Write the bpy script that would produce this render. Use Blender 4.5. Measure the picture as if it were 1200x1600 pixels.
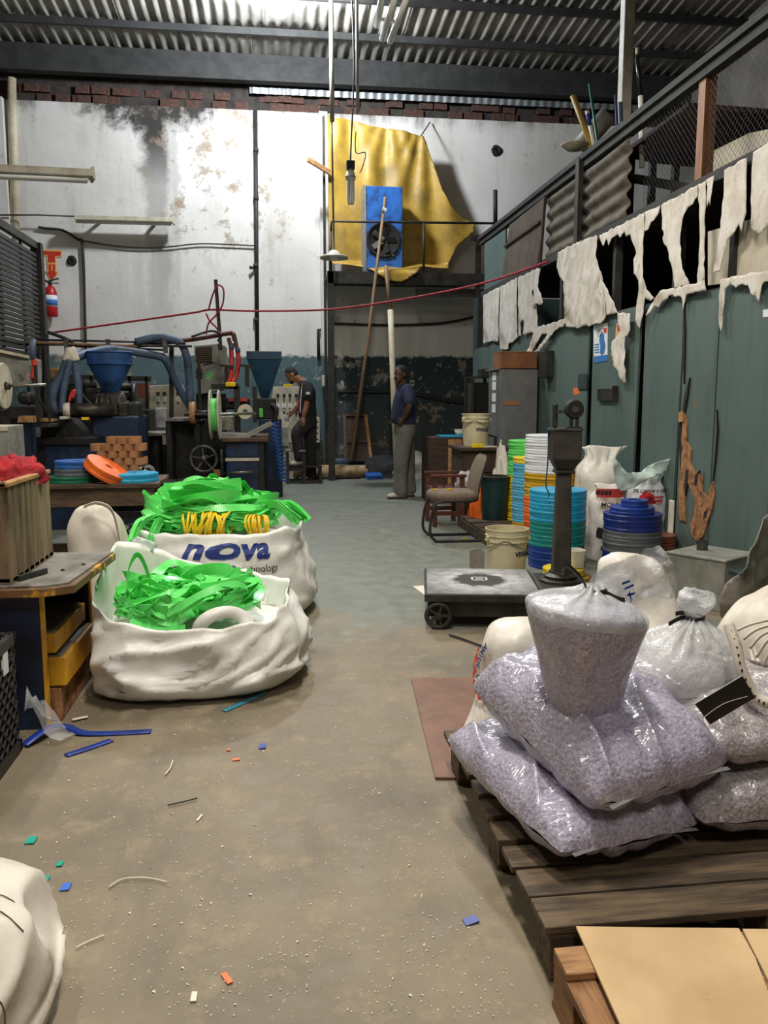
import bpy, bmesh, math, random
from mathutils import Vector, Matrix, noise as mnoise
from mathutils.geometry import delaunay_2d_cdt

scene = bpy.context.scene
for o in list(bpy.data.objects):
    bpy.data.objects.remove(o)
COL = scene.collection
R = math.radians
PI = math.pi
random.seed(7)

# ------------------------------------------------------------------ camera
FPX = 1290.0                       # focal length in pixels of a 1200 x 1600 frame
CAM = Vector((0.0, 0.0, 1.32))
PITCH = math.atan2(178.0, FPX)
YAW = R(7.34)
cam_data = bpy.data.cameras.new('camera')
cam_data.sensor_fit = 'VERTICAL'
cam_data.sensor_height = 36.0
cam_data.sensor_width = 27.0
cam_data.lens = FPX / 1600.0 * 36.0
cam_data.clip_start = 0.05
cam_data.clip_end = 200
cam = bpy.data.objects.new('camera', cam_data)
COL.objects.link(cam)
cam.location = CAM
cam.rotation_euler = (PI / 2 - PITCH, 0, -YAW)
scene.camera = cam

# ------------------------------------------------------------------ world, lights, exposure
world = bpy.data.worlds.new('world')
scene.world = world
world.use_nodes = True
world.node_tree.nodes['Background'].inputs[0].default_value = (0.75, 0.82, 0.9, 1)
world.node_tree.nodes['Background'].inputs[1].default_value = 0.25
scene.view_settings.view_transform = 'Standard'
scene.view_settings.look = 'None'
scene.view_settings.gamma = 1.0
scene.view_settings.exposure = 0.0
scene.view_settings.use_curve_mapping = False

def area_light(name, loc, sx, sy, power, color, rot=(0, 0, 0)):
    l = bpy.data.lights.new(name, 'AREA')
    l.shape = 'RECTANGLE'
    l.size = sx
    l.size_y = sy
    l.energy = power
    l.color = color
    o = bpy.data.objects.new(name, l)
    COL.objects.link(o)
    o.location = loc
    o.rotation_euler = rot
    return o

WARM = (1.0, 0.93, 0.82)
COOL = (0.93, 0.97, 1.0)
NEUT = (1.0, 0.97, 0.92)
# fluorescent battens hung along the aisle (their housings are built below)
AISLE_LAMPS = [(0.2, 2.2, 4.9), (0.2, -1.2, 4.9), (-2.6, 4.2, 4.9), (0.9, 6.4, 4.9)]
AISLE_POWER = [165, 95, 95, 120]
for (lx, ly, lz), pw in zip(AISLE_LAMPS, AISLE_POWER):
    area_light('batten_light', (lx, ly, lz - 0.09), 0.25, 1.25, pw, WARM)
# the discharge lamp under the roof carries its own light (built with the lamp below)

# ------------------------------------------------------------------ projecting photo measurements to places
_fw = Vector((math.sin(YAW) * math.cos(PITCH), math.cos(YAW) * math.cos(PITCH), -math.sin(PITCH)))
_rt = Vector((math.cos(YAW), -math.sin(YAW), 0))
_up = _rt.cross(_fw)

def ray(px, py):
    return _rt * ((px - 600) / FPX) + _up * ((800 - py) / FPX) + _fw

def G(px, py, z=0.0):
    d = ray(px, py)
    return CAM + d * ((z - CAM.z) / d.z)

def PY(px, py, y):
    d = ray(px, py)
    return CAM + d * (y / d.y)

def PX(px, py, x):
    d = ray(px, py)
    return CAM + d * (x / d.x)

# ------------------------------------------------------------------ materials
def lin(c):
    return tuple(((v / 255.0) / 12.92 if v / 255.0 <= 0.04045 else ((v / 255.0 + 0.055) / 1.055) ** 2.4) for v in c) + (1.0,)

MATS = {}

def mat(name, c1, c2=None, scale=6.0, rough=0.6, metal=0.0, bump=0.0, bscale=None, lo=0.4, hi=0.62,
        stretch=(1, 1, 1), coat=0.0, coat_rough=0.1, detail=5.0, c3=None, s3=3.0, lo3=0.55, hi3=0.7, rvar=0.0, sub=0.0,
        alpha=1.0, emit=None, spec=0.5, voronoi=False):
    m = bpy.data.materials.new(name)
    m.use_nodes = True
    nt = m.node_tree
    b = nt.nodes['Principled BSDF']
    b.inputs['Base Color'].default_value = lin(c1)
    b.inputs['Roughness'].default_value = rough
    b.inputs['Metallic'].default_value = metal
    b.inputs['Coat Weight'].default_value = coat
    b.inputs['Coat Roughness'].default_value = coat_rough
    b.inputs['Specular IOR Level'].default_value = spec
    b.inputs['Alpha'].default_value = alpha
    if sub:
        b.inputs['Subsurface Weight'].default_value = sub
        b.inputs['Subsurface Radius'].default_value = (0.03, 0.03, 0.03)
    if emit:
        b.inputs['Emission Color'].default_value = lin(c1)
        b.inputs['Emission Strength'].default_value = emit
    L = nt.links.new
    tc = nt.nodes.new('ShaderNodeTexCoord')
    mp = nt.nodes.new('ShaderNodeMapping')
    mp.inputs['Scale'].default_value = stretch
    L(tc.outputs['Object'], mp.inputs['Vector'])
    if c2 is not None:
        if voronoi:
            nz = nt.nodes.new('ShaderNodeTexVoronoi')
            nz.inputs['Scale'].default_value = scale
            fac = nz.outputs['Color']
        else:
            nz = nt.nodes.new('ShaderNodeTexNoise')
            nz.inputs['Scale'].default_value = scale
            nz.inputs['Detail'].default_value = detail
            nz.inputs['Roughness'].default_value = 0.62
            fac = nz.outputs['Fac']
        L(mp.outputs['Vector'], nz.inputs['Vector'])
        rp = nt.nodes.new('ShaderNodeMapRange')
        rp.inputs['From Min'].default_value = lo
        rp.inputs['From Max'].default_value = hi
        L(fac, rp.inputs['Value'])
        mx = nt.nodes.new('ShaderNodeMix')
        mx.data_type = 'RGBA'
        mx.inputs[6].default_value = lin(c1)
        mx.inputs[7].default_value = lin(c2)
        L(rp.outputs['Result'], mx.inputs[0])
        out = mx.outputs[2]
        if c3 is not None:
            n3 = nt.nodes.new('ShaderNodeTexNoise')
            n3.inputs['Scale'].default_value = s3
            n3.inputs['Detail'].default_value = 6
            n3.inputs['Roughness'].default_value = 0.65
            L(mp.outputs['Vector'], n3.inputs['Vector'])
            r3 = nt.nodes.new('ShaderNodeMapRange')
            r3.inputs['From Min'].default_value = lo3
            r3.inputs['From Max'].default_value = hi3
            L(n3.outputs['Fac'], r3.inputs['Value'])
            m3 = nt.nodes.new('ShaderNodeMix')
            m3.data_type = 'RGBA'
            L(r3.outputs['Result'], m3.inputs[0])
            L(out, m3.inputs[6])
            m3.inputs[7].default_value = lin(c3)
            out = m3.outputs[2]
        L(out, b.inputs['Base Color'])
        if rvar:
            rr = nt.nodes.new('ShaderNodeMapRange')
            rr.inputs['To Min'].default_value = rough - rvar
            rr.inputs['To Max'].default_value = rough + rvar
            L(fac, rr.inputs['Value'])
            L(rr.outputs['Result'], b.inputs['Roughness'])
    if bump:
        bz = nt.nodes.new('ShaderNodeTexNoise')
        bz.inputs['Scale'].default_value = bscale or scale * 3
        bz.inputs['Detail'].default_value = 5
        L(mp.outputs['Vector'], bz.inputs['Vector'])
        bp = nt.nodes.new('ShaderNodeBump')
        bp.inputs['Strength'].default_value = 1.0
        bp.inputs['Distance'].default_value = bump
        L(bz.outputs['Fac'], bp.inputs['Height'])
        L(bp.outputs['Normal'], b.inputs['Normal'])
        if coat:
            L(bp.outputs['Normal'], b.inputs['Coat Normal'])
    MATS[name] = m
    return m

def film_mat(name, opacity=0.3, rough=0.12, tint=(235, 238, 242), bump=0.004, bscale=18):
    m = bpy.data.materials.new(name)
    m.use_nodes = True
    nt = m.node_tree
    L = nt.links.new
    b = nt.nodes['Principled BSDF']
    b.inputs['Base Color'].default_value = lin(tint)
    b.inputs['Roughness'].default_value = rough
    tr = nt.nodes.new('ShaderNodeBsdfTransparent')
    tr.inputs['Color'].default_value = (0.93, 0.94, 0.95, 1)
    mx = nt.nodes.new('ShaderNodeMixShader')
    fr = nt.nodes.new('ShaderNodeTexNoise')
    fr.inputs['Scale'].default_value = 9
    tc = nt.nodes.new('ShaderNodeTexCoord')
    L(tc.outputs['Object'], fr.inputs['Vector'])
    rp = nt.nodes.new('ShaderNodeMapRange')
    rp.inputs['From Min'].default_value = 0.3
    rp.inputs['From Max'].default_value = 0.7
    rp.inputs['To Min'].default_value = opacity * 0.6
    rp.inputs['To Max'].default_value = min(1.0, opacity * 1.5)
    L(fr.outputs['Fac'], rp.inputs['Value'])
    L(rp.outputs['Result'], mx.inputs[0])
    L(tr.outputs[0], mx.inputs[1])
    L(b.outputs[0], mx.inputs[2])
    L(mx.outputs[0], nt.nodes['Material Output'].inputs['Surface'])
    bz = nt.nodes.new('ShaderNodeTexNoise')
    bz.inputs['Scale'].default_value = bscale
    bz.inputs['Detail'].default_value = 3
    L(tc.outputs['Object'], bz.inputs['Vector'])
    bp = nt.nodes.new('ShaderNodeBump')
    bp.inputs['Distance'].default_value = bump
    L(bz.outputs['Fac'], bp.inputs['Height'])
    L(bp.outputs['Normal'], b.inputs['Normal'])
    MATS[name] = m
    return m

mat('black_metal', (38, 37, 35), (58, 54, 48), 9, 0.55, 0.3, 0.002)
mat('dark_grey_metal', (66, 66, 64), (44, 44, 42), 10, 0.5, 0.5, 0.001)
mat('iron_grey', (96, 95, 92), (62, 60, 56), 14, 0.5, 0.6, 0.002)
mat('steel', (170, 168, 160), (120, 116, 108), 16, 0.35, 0.9)
mat('white_metal', (214, 208, 194), (180, 172, 156), 5, 0.5, 0.0, c3=(120, 108, 92), s3=12, lo3=0.62, hi3=0.75)
mat('cream_panel', (202, 194, 172), (176, 168, 146), 7, 0.55, 0, 0.001, c3=(110, 98, 80), s3=9, lo3=0.62, hi3=0.74)
mat('grey_panel', (150, 150, 142), (122, 122, 114), 6, 0.55, 0.1, 0.001, c3=(84, 80, 72), s3=8, lo3=0.6, hi3=0.72)
mat('locker_grey', (122, 122, 122), (106, 107, 108), 4, 0.5, 0.2)
mat('machine_blue', (26, 48, 80), (15, 29, 50), 4, 0.5, 0.1, 0.001, c3=(20, 22, 26), s3=5, lo3=0.52, hi3=0.68)
mat('hopper_blue', (40, 84, 142), (26, 60, 106), 3, 0.45, 0.05, 0.0005, c3=(20, 32, 50), s3=6, lo3=0.58, hi3=0.74)
mat('hopper_teal', (34, 78, 104), (24, 58, 80), 3, 0.5, 0.05, 0.0005, c3=(22, 34, 44), s3=6, lo3=0.58, hi3=0.74)
mat('machine_dark', (40, 40, 38), (24, 24, 22), 8, 0.5, 0.3, 0.003, c3=(72, 62, 48), s3=14, lo3=0.6, hi3=0.72)
mat('oily_iron', (72, 68, 60), (40, 38, 34), 12, 0.45, 0.5, 0.003)
mat('rubber', (26, 26, 26), (36, 35, 33), 10, 0.7)
mat('hose_blue', (76, 96, 122), (56, 70, 90), 5, 0.55, 0, c3=(56, 60, 66), s3=8, lo3=0.56, hi3=0.7)
mat('red_hose', (206, 62, 52), (180, 44, 40), 8, 0.5)
mat('red_rope', (176, 34, 52), (140, 26, 40), 20, 0.6)
mat('red_paint', (190, 32, 32), (160, 22, 24), 6, 0.35)
mat('blue_paint', (40, 96, 176), (30, 74, 142), 5, 0.5)
mat('yellow_paint', (222, 168, 34), (196, 138, 24), 5, 0.5, c3=(120, 80, 30), s3=10, lo3=0.6, hi3=0.72)
mat('desk_blue', (22, 40, 70), (14, 26, 46), 3, 0.55, c3=(20, 22, 26), s3=6)
mat('desk_edge', (112, 84, 50), (84, 60, 36), 5, 0.6, c3=(206, 152, 40), s3=4, lo3=0.56, hi3=0.62)
mat('worn_top', (136, 132, 124), (98, 94, 86), 5, 0.6, 0, 0.001, c3=(70, 60, 48), s3=7)
mat('wood_dark', (70, 50, 38), (46, 34, 27), 6, 0.65, 0, 0.002, stretch=(1, 8, 8))
mat('wood_table', (98, 74, 54), (64, 48, 36), 5, 0.65, 0, 0.002, stretch=(1, 6, 6), c3=(40, 32, 26), s3=4)
mat('wood_red', (92, 46, 32), (62, 32, 24), 6, 0.5, stretch=(1, 6, 6))
mat('wood_post', (140, 94, 56), (108, 72, 42), 5, 0.6, stretch=(8, 8, 1))
mat('wood_light', (186, 140, 90), (150, 108, 66), 5, 0.65, 0, 0.002, stretch=(6, 1, 6))
mat('wood_raw', (176, 126, 82), (120, 82, 52), 16, 0.8, 0, 0.006, stretch=(3, 1, 1), bscale=30, c3=(70, 46, 30), s3=20, lo3=0.55, hi3=0.66)
mat('pallet_wood', (104, 87, 66), (68, 56, 44), 5, 0.75, 0, 0.003, stretch=(1, 9, 9), c3=(56, 46, 38), s3=3, lo3=0.5, hi3=0.66)
mat('pallet_light', (170, 128, 84), (126, 90, 56), 5, 0.7, 0, 0.003, stretch=(1, 9, 9), c3=(92, 62, 40), s3=3, lo3=0.55, hi3=0.7)
mat('pallet_side', (150, 108, 68), (110, 76, 46), 5, 0.7, 0, 0.003, stretch=(9, 1, 9), c3=(82, 56, 36), s3=3, lo3=0.55, hi3=0.7)
mat('crate_wood', (140, 124, 96), (98, 82, 58), 3.2, 0.8, 0, 0.003, stretch=(3, 3, 0.5), c3=(62, 50, 36), s3=5, lo3=0.47, hi3=0.64)
mat('cardboard', (206, 178, 136), (194, 164, 122), 4, 0.85, c3=(150, 116, 78), s3=7, lo3=0.64, hi3=0.74)
mat('cardboard_brown', (168, 118, 76), (140, 96, 60), 6, 0.85)
mat('box_brown', (136, 88, 56), (114, 72, 46), 4, 0.8)
mat('hardboard', (124, 88, 68), (104, 74, 58), 4, 0.55, 0, 0.0, c3=(146, 116, 94), s3=5, lo3=0.56, hi3=0.74, rvar=0.1)
mat('woven_white', (218, 212, 200), (196, 188, 174), 4, 0.6, 0, 0.003, bscale=14, sub=0.1, c3=(140, 128, 108), s3=5, lo3=0.58, hi3=0.76)
mat('bigbag_white', (238, 238, 234), (220, 219, 213), 3, 0.42, 0, 0.006, bscale=9, sub=0.1, c3=(160, 150, 134), s3=2.6, lo3=0.6, hi3=0.78)
mat('sack_white', (232, 228, 220), (212, 206, 196), 5, 0.4, 0, 0.006, bscale=16, sub=0.1)
mat('torn_fabric', (214, 208, 198), (186, 178, 164), 5, 0.75, 0, 0.004, bscale=20, c3=(112, 98, 82), s3=4, lo3=0.56, hi3=0.74, sub=0.05)
mat('rag_red', (168, 18, 30), (120, 10, 20), 8, 0.9, 0, 0.004)
mat('rag_grey', (150, 144, 134), (96, 92, 86), 9, 0.9, 0, 0.004)
mat('rag_dark', (40, 40, 42), (26, 26, 28), 9, 0.85, 0, 0.004)
mat('strap_green', (112, 232, 120), (88, 216, 98), 6, 0.32)
mat('coil_yellow', (240, 204, 24), (224, 180, 16), 8, 0.35)
mat('spool_cyan', (40, 164, 208), (34, 150, 196), 6, 0.4)
mat('spool_teal', (20, 136, 132), (16, 120, 120), 6, 0.4)
mat('spool_blue', (26, 62, 148), (22, 50, 126), 6, 0.4)
mat('spool_white', (228, 230, 234), (216, 218, 224), 6, 0.4)
mat('spool_gold', (206, 160, 32), (188, 142, 26), 6, 0.4)
mat('spool_orange', (236, 110, 34), (222, 94, 26), 6, 0.4)
mat('spool_sky', (92, 176, 214), (80, 162, 202), 6, 0.4)
mat('spool_yellow', (236, 206, 44), (220, 188, 34), 6, 0.4)
mat('spool_green', (104, 220, 104), (88, 204, 90), 6, 0.4)
mat('spool_grey', (96, 100, 106), (80, 84, 90), 6, 0.45)
mat('spool_navy', (24, 46, 120), (20, 38, 100), 6, 0.35)
mat('spool_brown', (132, 82, 48), (104, 60, 36), 6, 0.5)
mat('spool_darkgreen', (22, 104, 78), (18, 88, 66), 6, 0.4)
mat('bucket_cream', (206, 196, 162), (184, 172, 138), 4, 0.5, c3=(110, 98, 78), s3=6, lo3=0.6, hi3=0.76)
mat('ink_blue', (34, 54, 128), None, rough=0.6)
mat('ink_red', (206, 52, 46), (190, 70, 62), 30, rough=0.6)
mat('ink_black', (28, 28, 30), None, rough=0.6)
mat('ink_white', (226, 226, 222), None, rough=0.6)
mat('ink_violet', (36, 38, 84), None, rough=0.6)
mat('bin_green', (22, 58, 56), (16, 44, 42), 5, 0.5)
mat('tub_white', (228, 224, 208), (216, 210, 192), 5, 0.4)
mat('chair_fabric', (122, 108, 94), (102, 90, 78), 40, 0.9, 0, 0.001)
mat('tarp_yellow', (186, 150, 58), (158, 126, 50), 3, 0.5, 0, 0.004, bscale=10, c3=(124, 104, 52), s3=2.2, lo3=0.5, hi3=0.72)
mat('tarp_grey', (152, 146, 136), (120, 115, 106), 5, 0.6, 0, 0.006, bscale=14, c3=(64, 60, 54), s3=5)
mat('ac_blue', (44, 108, 186), (34, 88, 160), 4, 0.5, c3=(26, 30, 38), s3=4, lo3=0.5, hi3=0.66)
mat('lamp_shade', (196, 192, 176), (168, 162, 146), 6, 0.5)
mat('lamp_glass', (238, 238, 232), None, rough=0.2)
mat('conduit', (50, 48, 46), (36, 34, 33), 8, 0.6)
mat('pipe_cream', (206, 196, 168), (176, 162, 132), 4, 0.55)
mat('pole_wood', (140, 110, 80), (108, 84, 60), 5, 0.7, stretch=(8, 8, 1))
mat('log_wood', (196, 172, 136), (160, 130, 96), 5, 0.8, 0, 0.004, c3=(92, 66, 46), s3=9, lo3=0.56, hi3=0.66)
mat('skin_dark', (84, 54, 40), (72, 46, 34), 9, 0.5)
mat('skin_mid', (170, 116, 86), (150, 100, 74), 9, 0.5)
mat('hair_black', (24, 21, 20), (32, 28, 26), 40, 0.8)
mat('cloth_navy', (34, 40, 70), (26, 30, 54), 6, 0.9, 0, 0.006, bscale=14)
mat('cloth_black', (26, 26, 28), (36, 34, 36), 6, 0.9, 0, 0.006, bscale=14)
mat('cloth_grey', (112, 110, 106), (94, 92, 88), 5, 0.9, 0, 0.01, bscale=12)
mat('cloth_dark', (48, 45, 44), (36, 34, 34), 5, 0.9, 0, 0.008, bscale=12)
mat('cloth_crimson', (140, 26, 50), (110, 20, 40), 8, 0.9)
mat('shoe_light', (196, 186, 168), (160, 148, 130), 14, 0.6)
mat('sole_dark', (52, 46, 42), None, rough=0.8)
mat('lettering_cream', (226, 214, 180), None, rough=0.6)
mat('crate_black', (28, 24, 24), (38, 32, 32), 8, 0.5)
mat('tape_blue', (34, 64, 160), (26, 48, 130), 8, 0.4)
mat('chip_cyan', (70, 150, 176), (60, 136, 162), 8, 0.5)
mat('chip_teal', (20, 160, 140), None, rough=0.5)
mat('chip_blue', (60, 110, 210), None, rough=0.5)
mat('chip_orange', (236, 120, 70), None, rough=0.5)
mat('chip_white', (226, 218, 200), None, rough=0.6)
mat('asbestos', (156, 152, 144), (124, 120, 112), 3, 0.85, 0, 0.004, stretch=(1.0, 0.35, 1), bscale=20, c3=(82, 79, 74), s3=1.6, lo3=0.50, hi3=0.70)
mat('asbestos_brown', (106, 98, 86), (80, 74, 64), 4, 0.85, 0, 0.004, bscale=20, c3=(52, 47, 41), s3=3)
mat('beam_dark', (52, 52, 50), (38, 38, 37), 5, 0.8, 0, 0.002)
mat('zinc', (156, 160, 160), (128, 132, 132), 6, 0.5, 0.5)
mat('brick_red', (96, 62, 50), (60, 44, 38), 9, 0.9, 0, 0.004, c3=(30, 27, 26), s3=5, lo3=0.46, hi3=0.62)
mat('mortar_dark', (62, 56, 50), (40, 37, 34), 7, 0.95, 0, 0.004)
mat('deep_black', (24, 23, 22), (32, 30, 28), 7, 0.9)  # near-black; often stands in for shade inside cracks, holes and the closed room
mat('brown_panel', (92, 80, 68), (74, 64, 54), 4, 0.75, c3=(56, 48, 40), s3=3)
mat('rust_sheet', (88, 56, 42), (62, 42, 33), 3, 0.85, c3=(44, 34, 29), s3=4)
mat('cream_board', (198, 190, 170), (180, 170, 150), 3, 0.7)
mat('plastic_violet', (166, 160, 188), (140, 134, 166), 4, 0.5)
mat('poster_white', (222, 226, 228), None, rough=0.6)
mat('poster_blue', (52, 112, 178), None, rough=0.6)
mat('poster_tan', (206, 170, 130), None, rough=0.6)
mat('sign_red', (196, 52, 36), None, rough=0.5)
mat('sign_yellow', (226, 180, 90), None, rough=0.5)
mat('glossy_black', (26, 26, 26), (34, 33, 32), 8, 0.35)
mat('dust_white', (206, 204, 200), None, rough=0.9)
mat('plate_green', (44, 58, 54), (36, 48, 45), 4, 0.7)  # dark green of the patch plate
film_mat('film_clear', 0.22, 0.1, bump=.01, bscale=24)
film_mat('film_milky', 0.5, 0.12, bump=0.02, bscale=22)
film_mat('film_white', 0.42, 0.14, bump=0.02, bscale=16)

def flakes_mat(name, a, b_, c, wr=(1, 1, 1)):
    """shredded plastic seen through a shiny polythene skin"""
    m = bpy.data.materials.new(name)
    m.use_nodes = True
    nt = m.node_tree
    L = nt.links.new
    b = nt.nodes['Principled BSDF']
    tc = nt.nodes.new('ShaderNodeTexCoord')
    vo = nt.nodes.new('ShaderNodeTexVoronoi')
    vo.inputs['Scale'].default_value = 240
    n0 = nt.nodes.new('ShaderNodeTexNoise')
    n0.inputs['Scale'].default_value = 95
    n0.inputs['Detail'].default_value = 6
    L(tc.outputs['Object'], n0.inputs['Vector'])
    L(tc.outputs['Object'], vo.inputs['Vector'])
    cr = nt.nodes.new('ShaderNodeMapRange')
    cr.inputs['From Min'].default_value = 0.30
    cr.inputs['From Max'].default_value = 0.72
    L(n0.outputs['Fac'], cr.inputs['Value'])
    mx = nt.nodes.new('ShaderNodeMix')
    mx.data_type = 'RGBA'
    mx.inputs[6].default_value = lin(a)
    mx.inputs[7].default_value = lin(b_)
    L(cr.outputs['Result'], mx.inputs[0])
    sep = nt.nodes.new('ShaderNodeSeparateColor')
    L(vo.outputs['Color'], sep.inputs[0])
    c2 = nt.nodes.new('ShaderNodeMapRange')
    c2.inputs['From Min'].default_value = 0.8
    c2.inputs['From Max'].default_value = 1.3
    L(sep.outputs[0], c2.inputs['Value'])
    m2 = nt.nodes.new('ShaderNodeMix')
    m2.data_type = 'RGBA'
    L(c2.outputs['Result'], m2.inputs[0])
    L(mx.outputs[2], m2.inputs[6])
    m2.inputs[7].default_value = lin(c)
    L(m2.outputs[2], b.inputs['Base Color'])
    b.inputs['Roughness'].default_value = 0.55
    b.inputs['Coat Weight'].default_value = 1.0
    b.inputs['Coat IOR'].default_value = 1.7
    b.inputs['Coat Roughness'].default_value = 0.2
    mp = nt.nodes.new('ShaderNodeMapping')
    mp.inputs['Scale'].default_value = wr
    L(tc.outputs['Object'], mp.inputs['Vector'])
    bz = nt.nodes.new('ShaderNodeTexNoise')
    bz.inputs['Scale'].default_value = 8
    bz.inputs['Detail'].default_value = 2.5
    bz.inputs['Distortion'].default_value = 1.2
    L(mp.outputs['Vector'], bz.inputs['Vector'])
    bp = nt.nodes.new('ShaderNodeBump')
    bp.inputs['Distance'].default_value = 0.02
    bp.inputs['Strength'].default_value = 1.0
    L(bz.outputs['Fac'], bp.inputs['Height'])
    L(bp.outputs['Normal'], b.inputs['Coat Normal'])
    b2 = nt.nodes.new('ShaderNodeBump')
    b2.inputs['Distance'].default_value = 0.006
    L(n0.outputs['Fac'], b2.inputs['Height'])
    L(b2.outputs['Normal'], b.inputs['Normal'])
    MATS[name] = m

flakes_mat('flakes_violet', (186, 181, 202), (134, 128, 154), (220, 218, 230), (1, 2.4, 1))
flakes_mat('flakes_grey', (178, 171, 174), (128, 120, 126), (226, 222, 222), (2.2, 1, 1))
flakes_mat('flakes_white', (214, 210, 210), (168, 162, 164), (238, 236, 236), (1, 1, 2))

# ------------------------------------------------------------------ mesh helpers
WM = {}     # object -> world matrix at build time

class MB:
    def __init__(s):
        s.v = []
        s.f = []

    def add(s, vs, fs):
        b = len(s.v)
        s.v += [Vector(p) for p in vs]
        s.f += [tuple(i + b for i in f) for f in fs]
        return s

    def box(s, x0, x1, y0, y1, z0, z1):
        vs = [(x0, y0, z0), (x1, y0, z0), (x1, y1, z0), (x0, y1, z0), (x0, y0, z1), (x1, y0, z1), (x1, y1, z1), (x0, y1, z1)]
        return s.add(vs, [(0, 3, 2, 1), (4, 5, 6, 7), (0, 1, 5, 4), (1, 2, 6, 5), (2, 3, 7, 6), (3, 0, 4, 7)])

    def obox(s, c, sx, sy, sz, rz=0.0, rx=0.0, ry=0.0):
        m = Matrix.Translation(Vector(c)) @ Matrix.Rotation(rz, 4, 'Z') @ Matrix.Rotation(ry, 4, 'Y') @ Matrix.Rotation(rx, 4, 'X')
        b = len(s.v)
        s.box(-sx / 2, sx / 2, -sy / 2, sy / 2, -sz / 2, sz / 2)
        for i in range(b, len(s.v)):
            s.v[i] = m @ s.v[i]
        return s

    def bar(s, p, q, w, h, upv=(0, 0, 1)):
        p = Vector(p)
        q = Vector(q)
        d = (q - p).normalized()
        u = Vector(upv)
        if abs(d.dot(u)) > 0.98:
            u = Vector((0, 1, 0))
        a = d.cross(u).normalized() * (w / 2)
        c = a.cross(d).normalized() * (h / 2)
        vs = [p - a - c, p + a - c, p + a + c, p - a + c, q - a - c, q + a - c, q + a + c, q - a + c]
        return s.add(vs, [(0, 1, 2, 3), (7, 6, 5, 4), (0, 4, 5, 1), (1, 5, 6, 2), (2, 6, 7, 3), (3, 7, 4, 0)])

    def tube(s, pts, r, n=8, cap=True, sq=1.0):
        pts = [Vector(p) for p in pts]
        if not isinstance(r, (list, tuple)):
            r = [r] * len(pts)
        b = len(s.v)
        nrm = None
        for i, p in enumerate(pts):
            if i == 0:
                t = pts[1] - pts[0]
            elif i == len(pts) - 1:
                t = pts[-1] - pts[-2]
            else:
                t = (pts[i + 1] - pts[i]).normalized() + (pts[i] - pts[i - 1]).normalized()
            t.normalize()
            if nrm is None:
                a = Vector((0, 0, 1)) if abs(t.z) < 0.9 else Vector((1, 0, 0))
                nrm = (a - t * a.dot(t)).normalized()
            else:
                nrm = (nrm - t * nrm.dot(t)).normalized()
            bi = t.cross(nrm)
            for k in range(n):
                an = 2 * PI * k / n
                s.v.append(p + (nrm * math.cos(an) + bi * (math.sin(an) * sq)) * r[i])
        for i in range(len(pts) - 1):
            for k in range(n):
                a0 = b + i * n + k
                a1 = b + i * n + (k + 1) % n
                s.f.append((a0, a1, a1 + n, a0 + n))
        if cap:
            s.f.append(tuple(b + k for k in range(n))[::-1])
            e = b + (len(pts) - 1) * n
            s.f.append(tuple(e + k for k in range(n)))
        return s

    def cyl(s, p, q, r, r2=None, n=16):
        return s.tube([p, q], [r, r if r2 is None else r2], n)

    def lathe(s, prof, c=(0, 0, 0), n=24, axis='Z', closed=False):
        c = Vector(c)
        b = len(s.v)
        for (r, z) in prof:
            for k in range(n):
                a = 2 * PI * k / n
                x, y = r * math.cos(a), r * math.sin(a)
                if axis == 'Z':
                    s.v.append(c + Vector((x, y, z)))
                elif axis == 'X':
                    s.v.append(c + Vector((z, x, y)))
                else:
                    s.v.append(c + Vector((x, z, -y)))
        m = len(prof)
        for i in range(m if closed else m - 1):
            for k in range(n):
                a0 = b + i * n + k
                a1 = b + i * n + (k + 1) % n
                j = (i + 1) % m
                s.f.append((a0, a1, b + j * n + (k + 1) % n, b + j * n + k))
        if not closed:
            if prof[0][0] > 1e-6:
                s.f.append(tuple(b + k for k in range(n))[::-1])
            if prof[-1][0] > 1e-6:
                s.f.append(tuple(b + (m - 1) * n + k for k in range(n)))
        return s

    def torus(s, c, rad, r, axis='Z', n=28, m=8):
        prof = [(rad + r * math.cos(2 * PI * i / m), r * math.sin(2 * PI * i / m)) for i in range(m)]
        return s.lathe(prof, c, n, axis, closed=True)

    def prism(s, poly, fn, th):
        """poly of 2-d points, fn(u, v, w) -> world; extruded from w = 0 to th"""
        b = len(s.v)
        n = len(poly)
        s.v += [Vector(fn(u, v, 0)) for u, v in poly] + [Vector(fn(u, v, th)) for u, v in poly]
        s.f.append(tuple(b + i for i in range(n))[::-1])
        s.f.append(tuple(b + n + i for i in range(n)))
        for i in range(n):
            j = (i + 1) % n
            s.f.append((b + i, b + j, b + n + j, b + n + i))
        return s

    def grid(s, nx, ny, fn):
        b = len(s.v)
        for j in range(ny + 1):
            for i in range(nx + 1):
                s.v.append(Vector(fn(i / nx, j / ny)))
        for j in range(ny):
            for i in range(nx):
                a = b + j * (nx + 1) + i
                s.f.append((a, a + 1, a + nx + 2, a + nx + 1))
        return s

    def sheet(s, poly, sp, fn):
        """outline filled with small triangles; fn(u, v) -> world"""
        pts = []
        n = len(poly)
        for i in range(n):
            a = Vector(poly[i])
            c = Vector(poly[(i + 1) % n])
            k = max(1, int((c - a).length / sp))
            for j in range(k):
                pts.append(a + (c - a) * (j / k))
        m = len(pts)
        edges = [(i, (i + 1) % m) for i in range(m)]
        xs = [p.x for p in pts]
        ys = [p.y for p in pts]
        y = min(ys) + sp * 0.5
        row = 0
        while y < max(ys):
            x = min(xs) + sp * (0.5 if row % 2 else 0.2)
            while x < max(xs):
                pts.append(Vector((x + random.uniform(-.15, .15) * sp, y + random.uniform(-.15, .15) * sp)))
                x += sp
            y += sp * 0.9
            row += 1
        vs, es, fs, *_ = delaunay_2d_cdt(pts, edges, [list(range(m))], 1, 1e-6)
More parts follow.
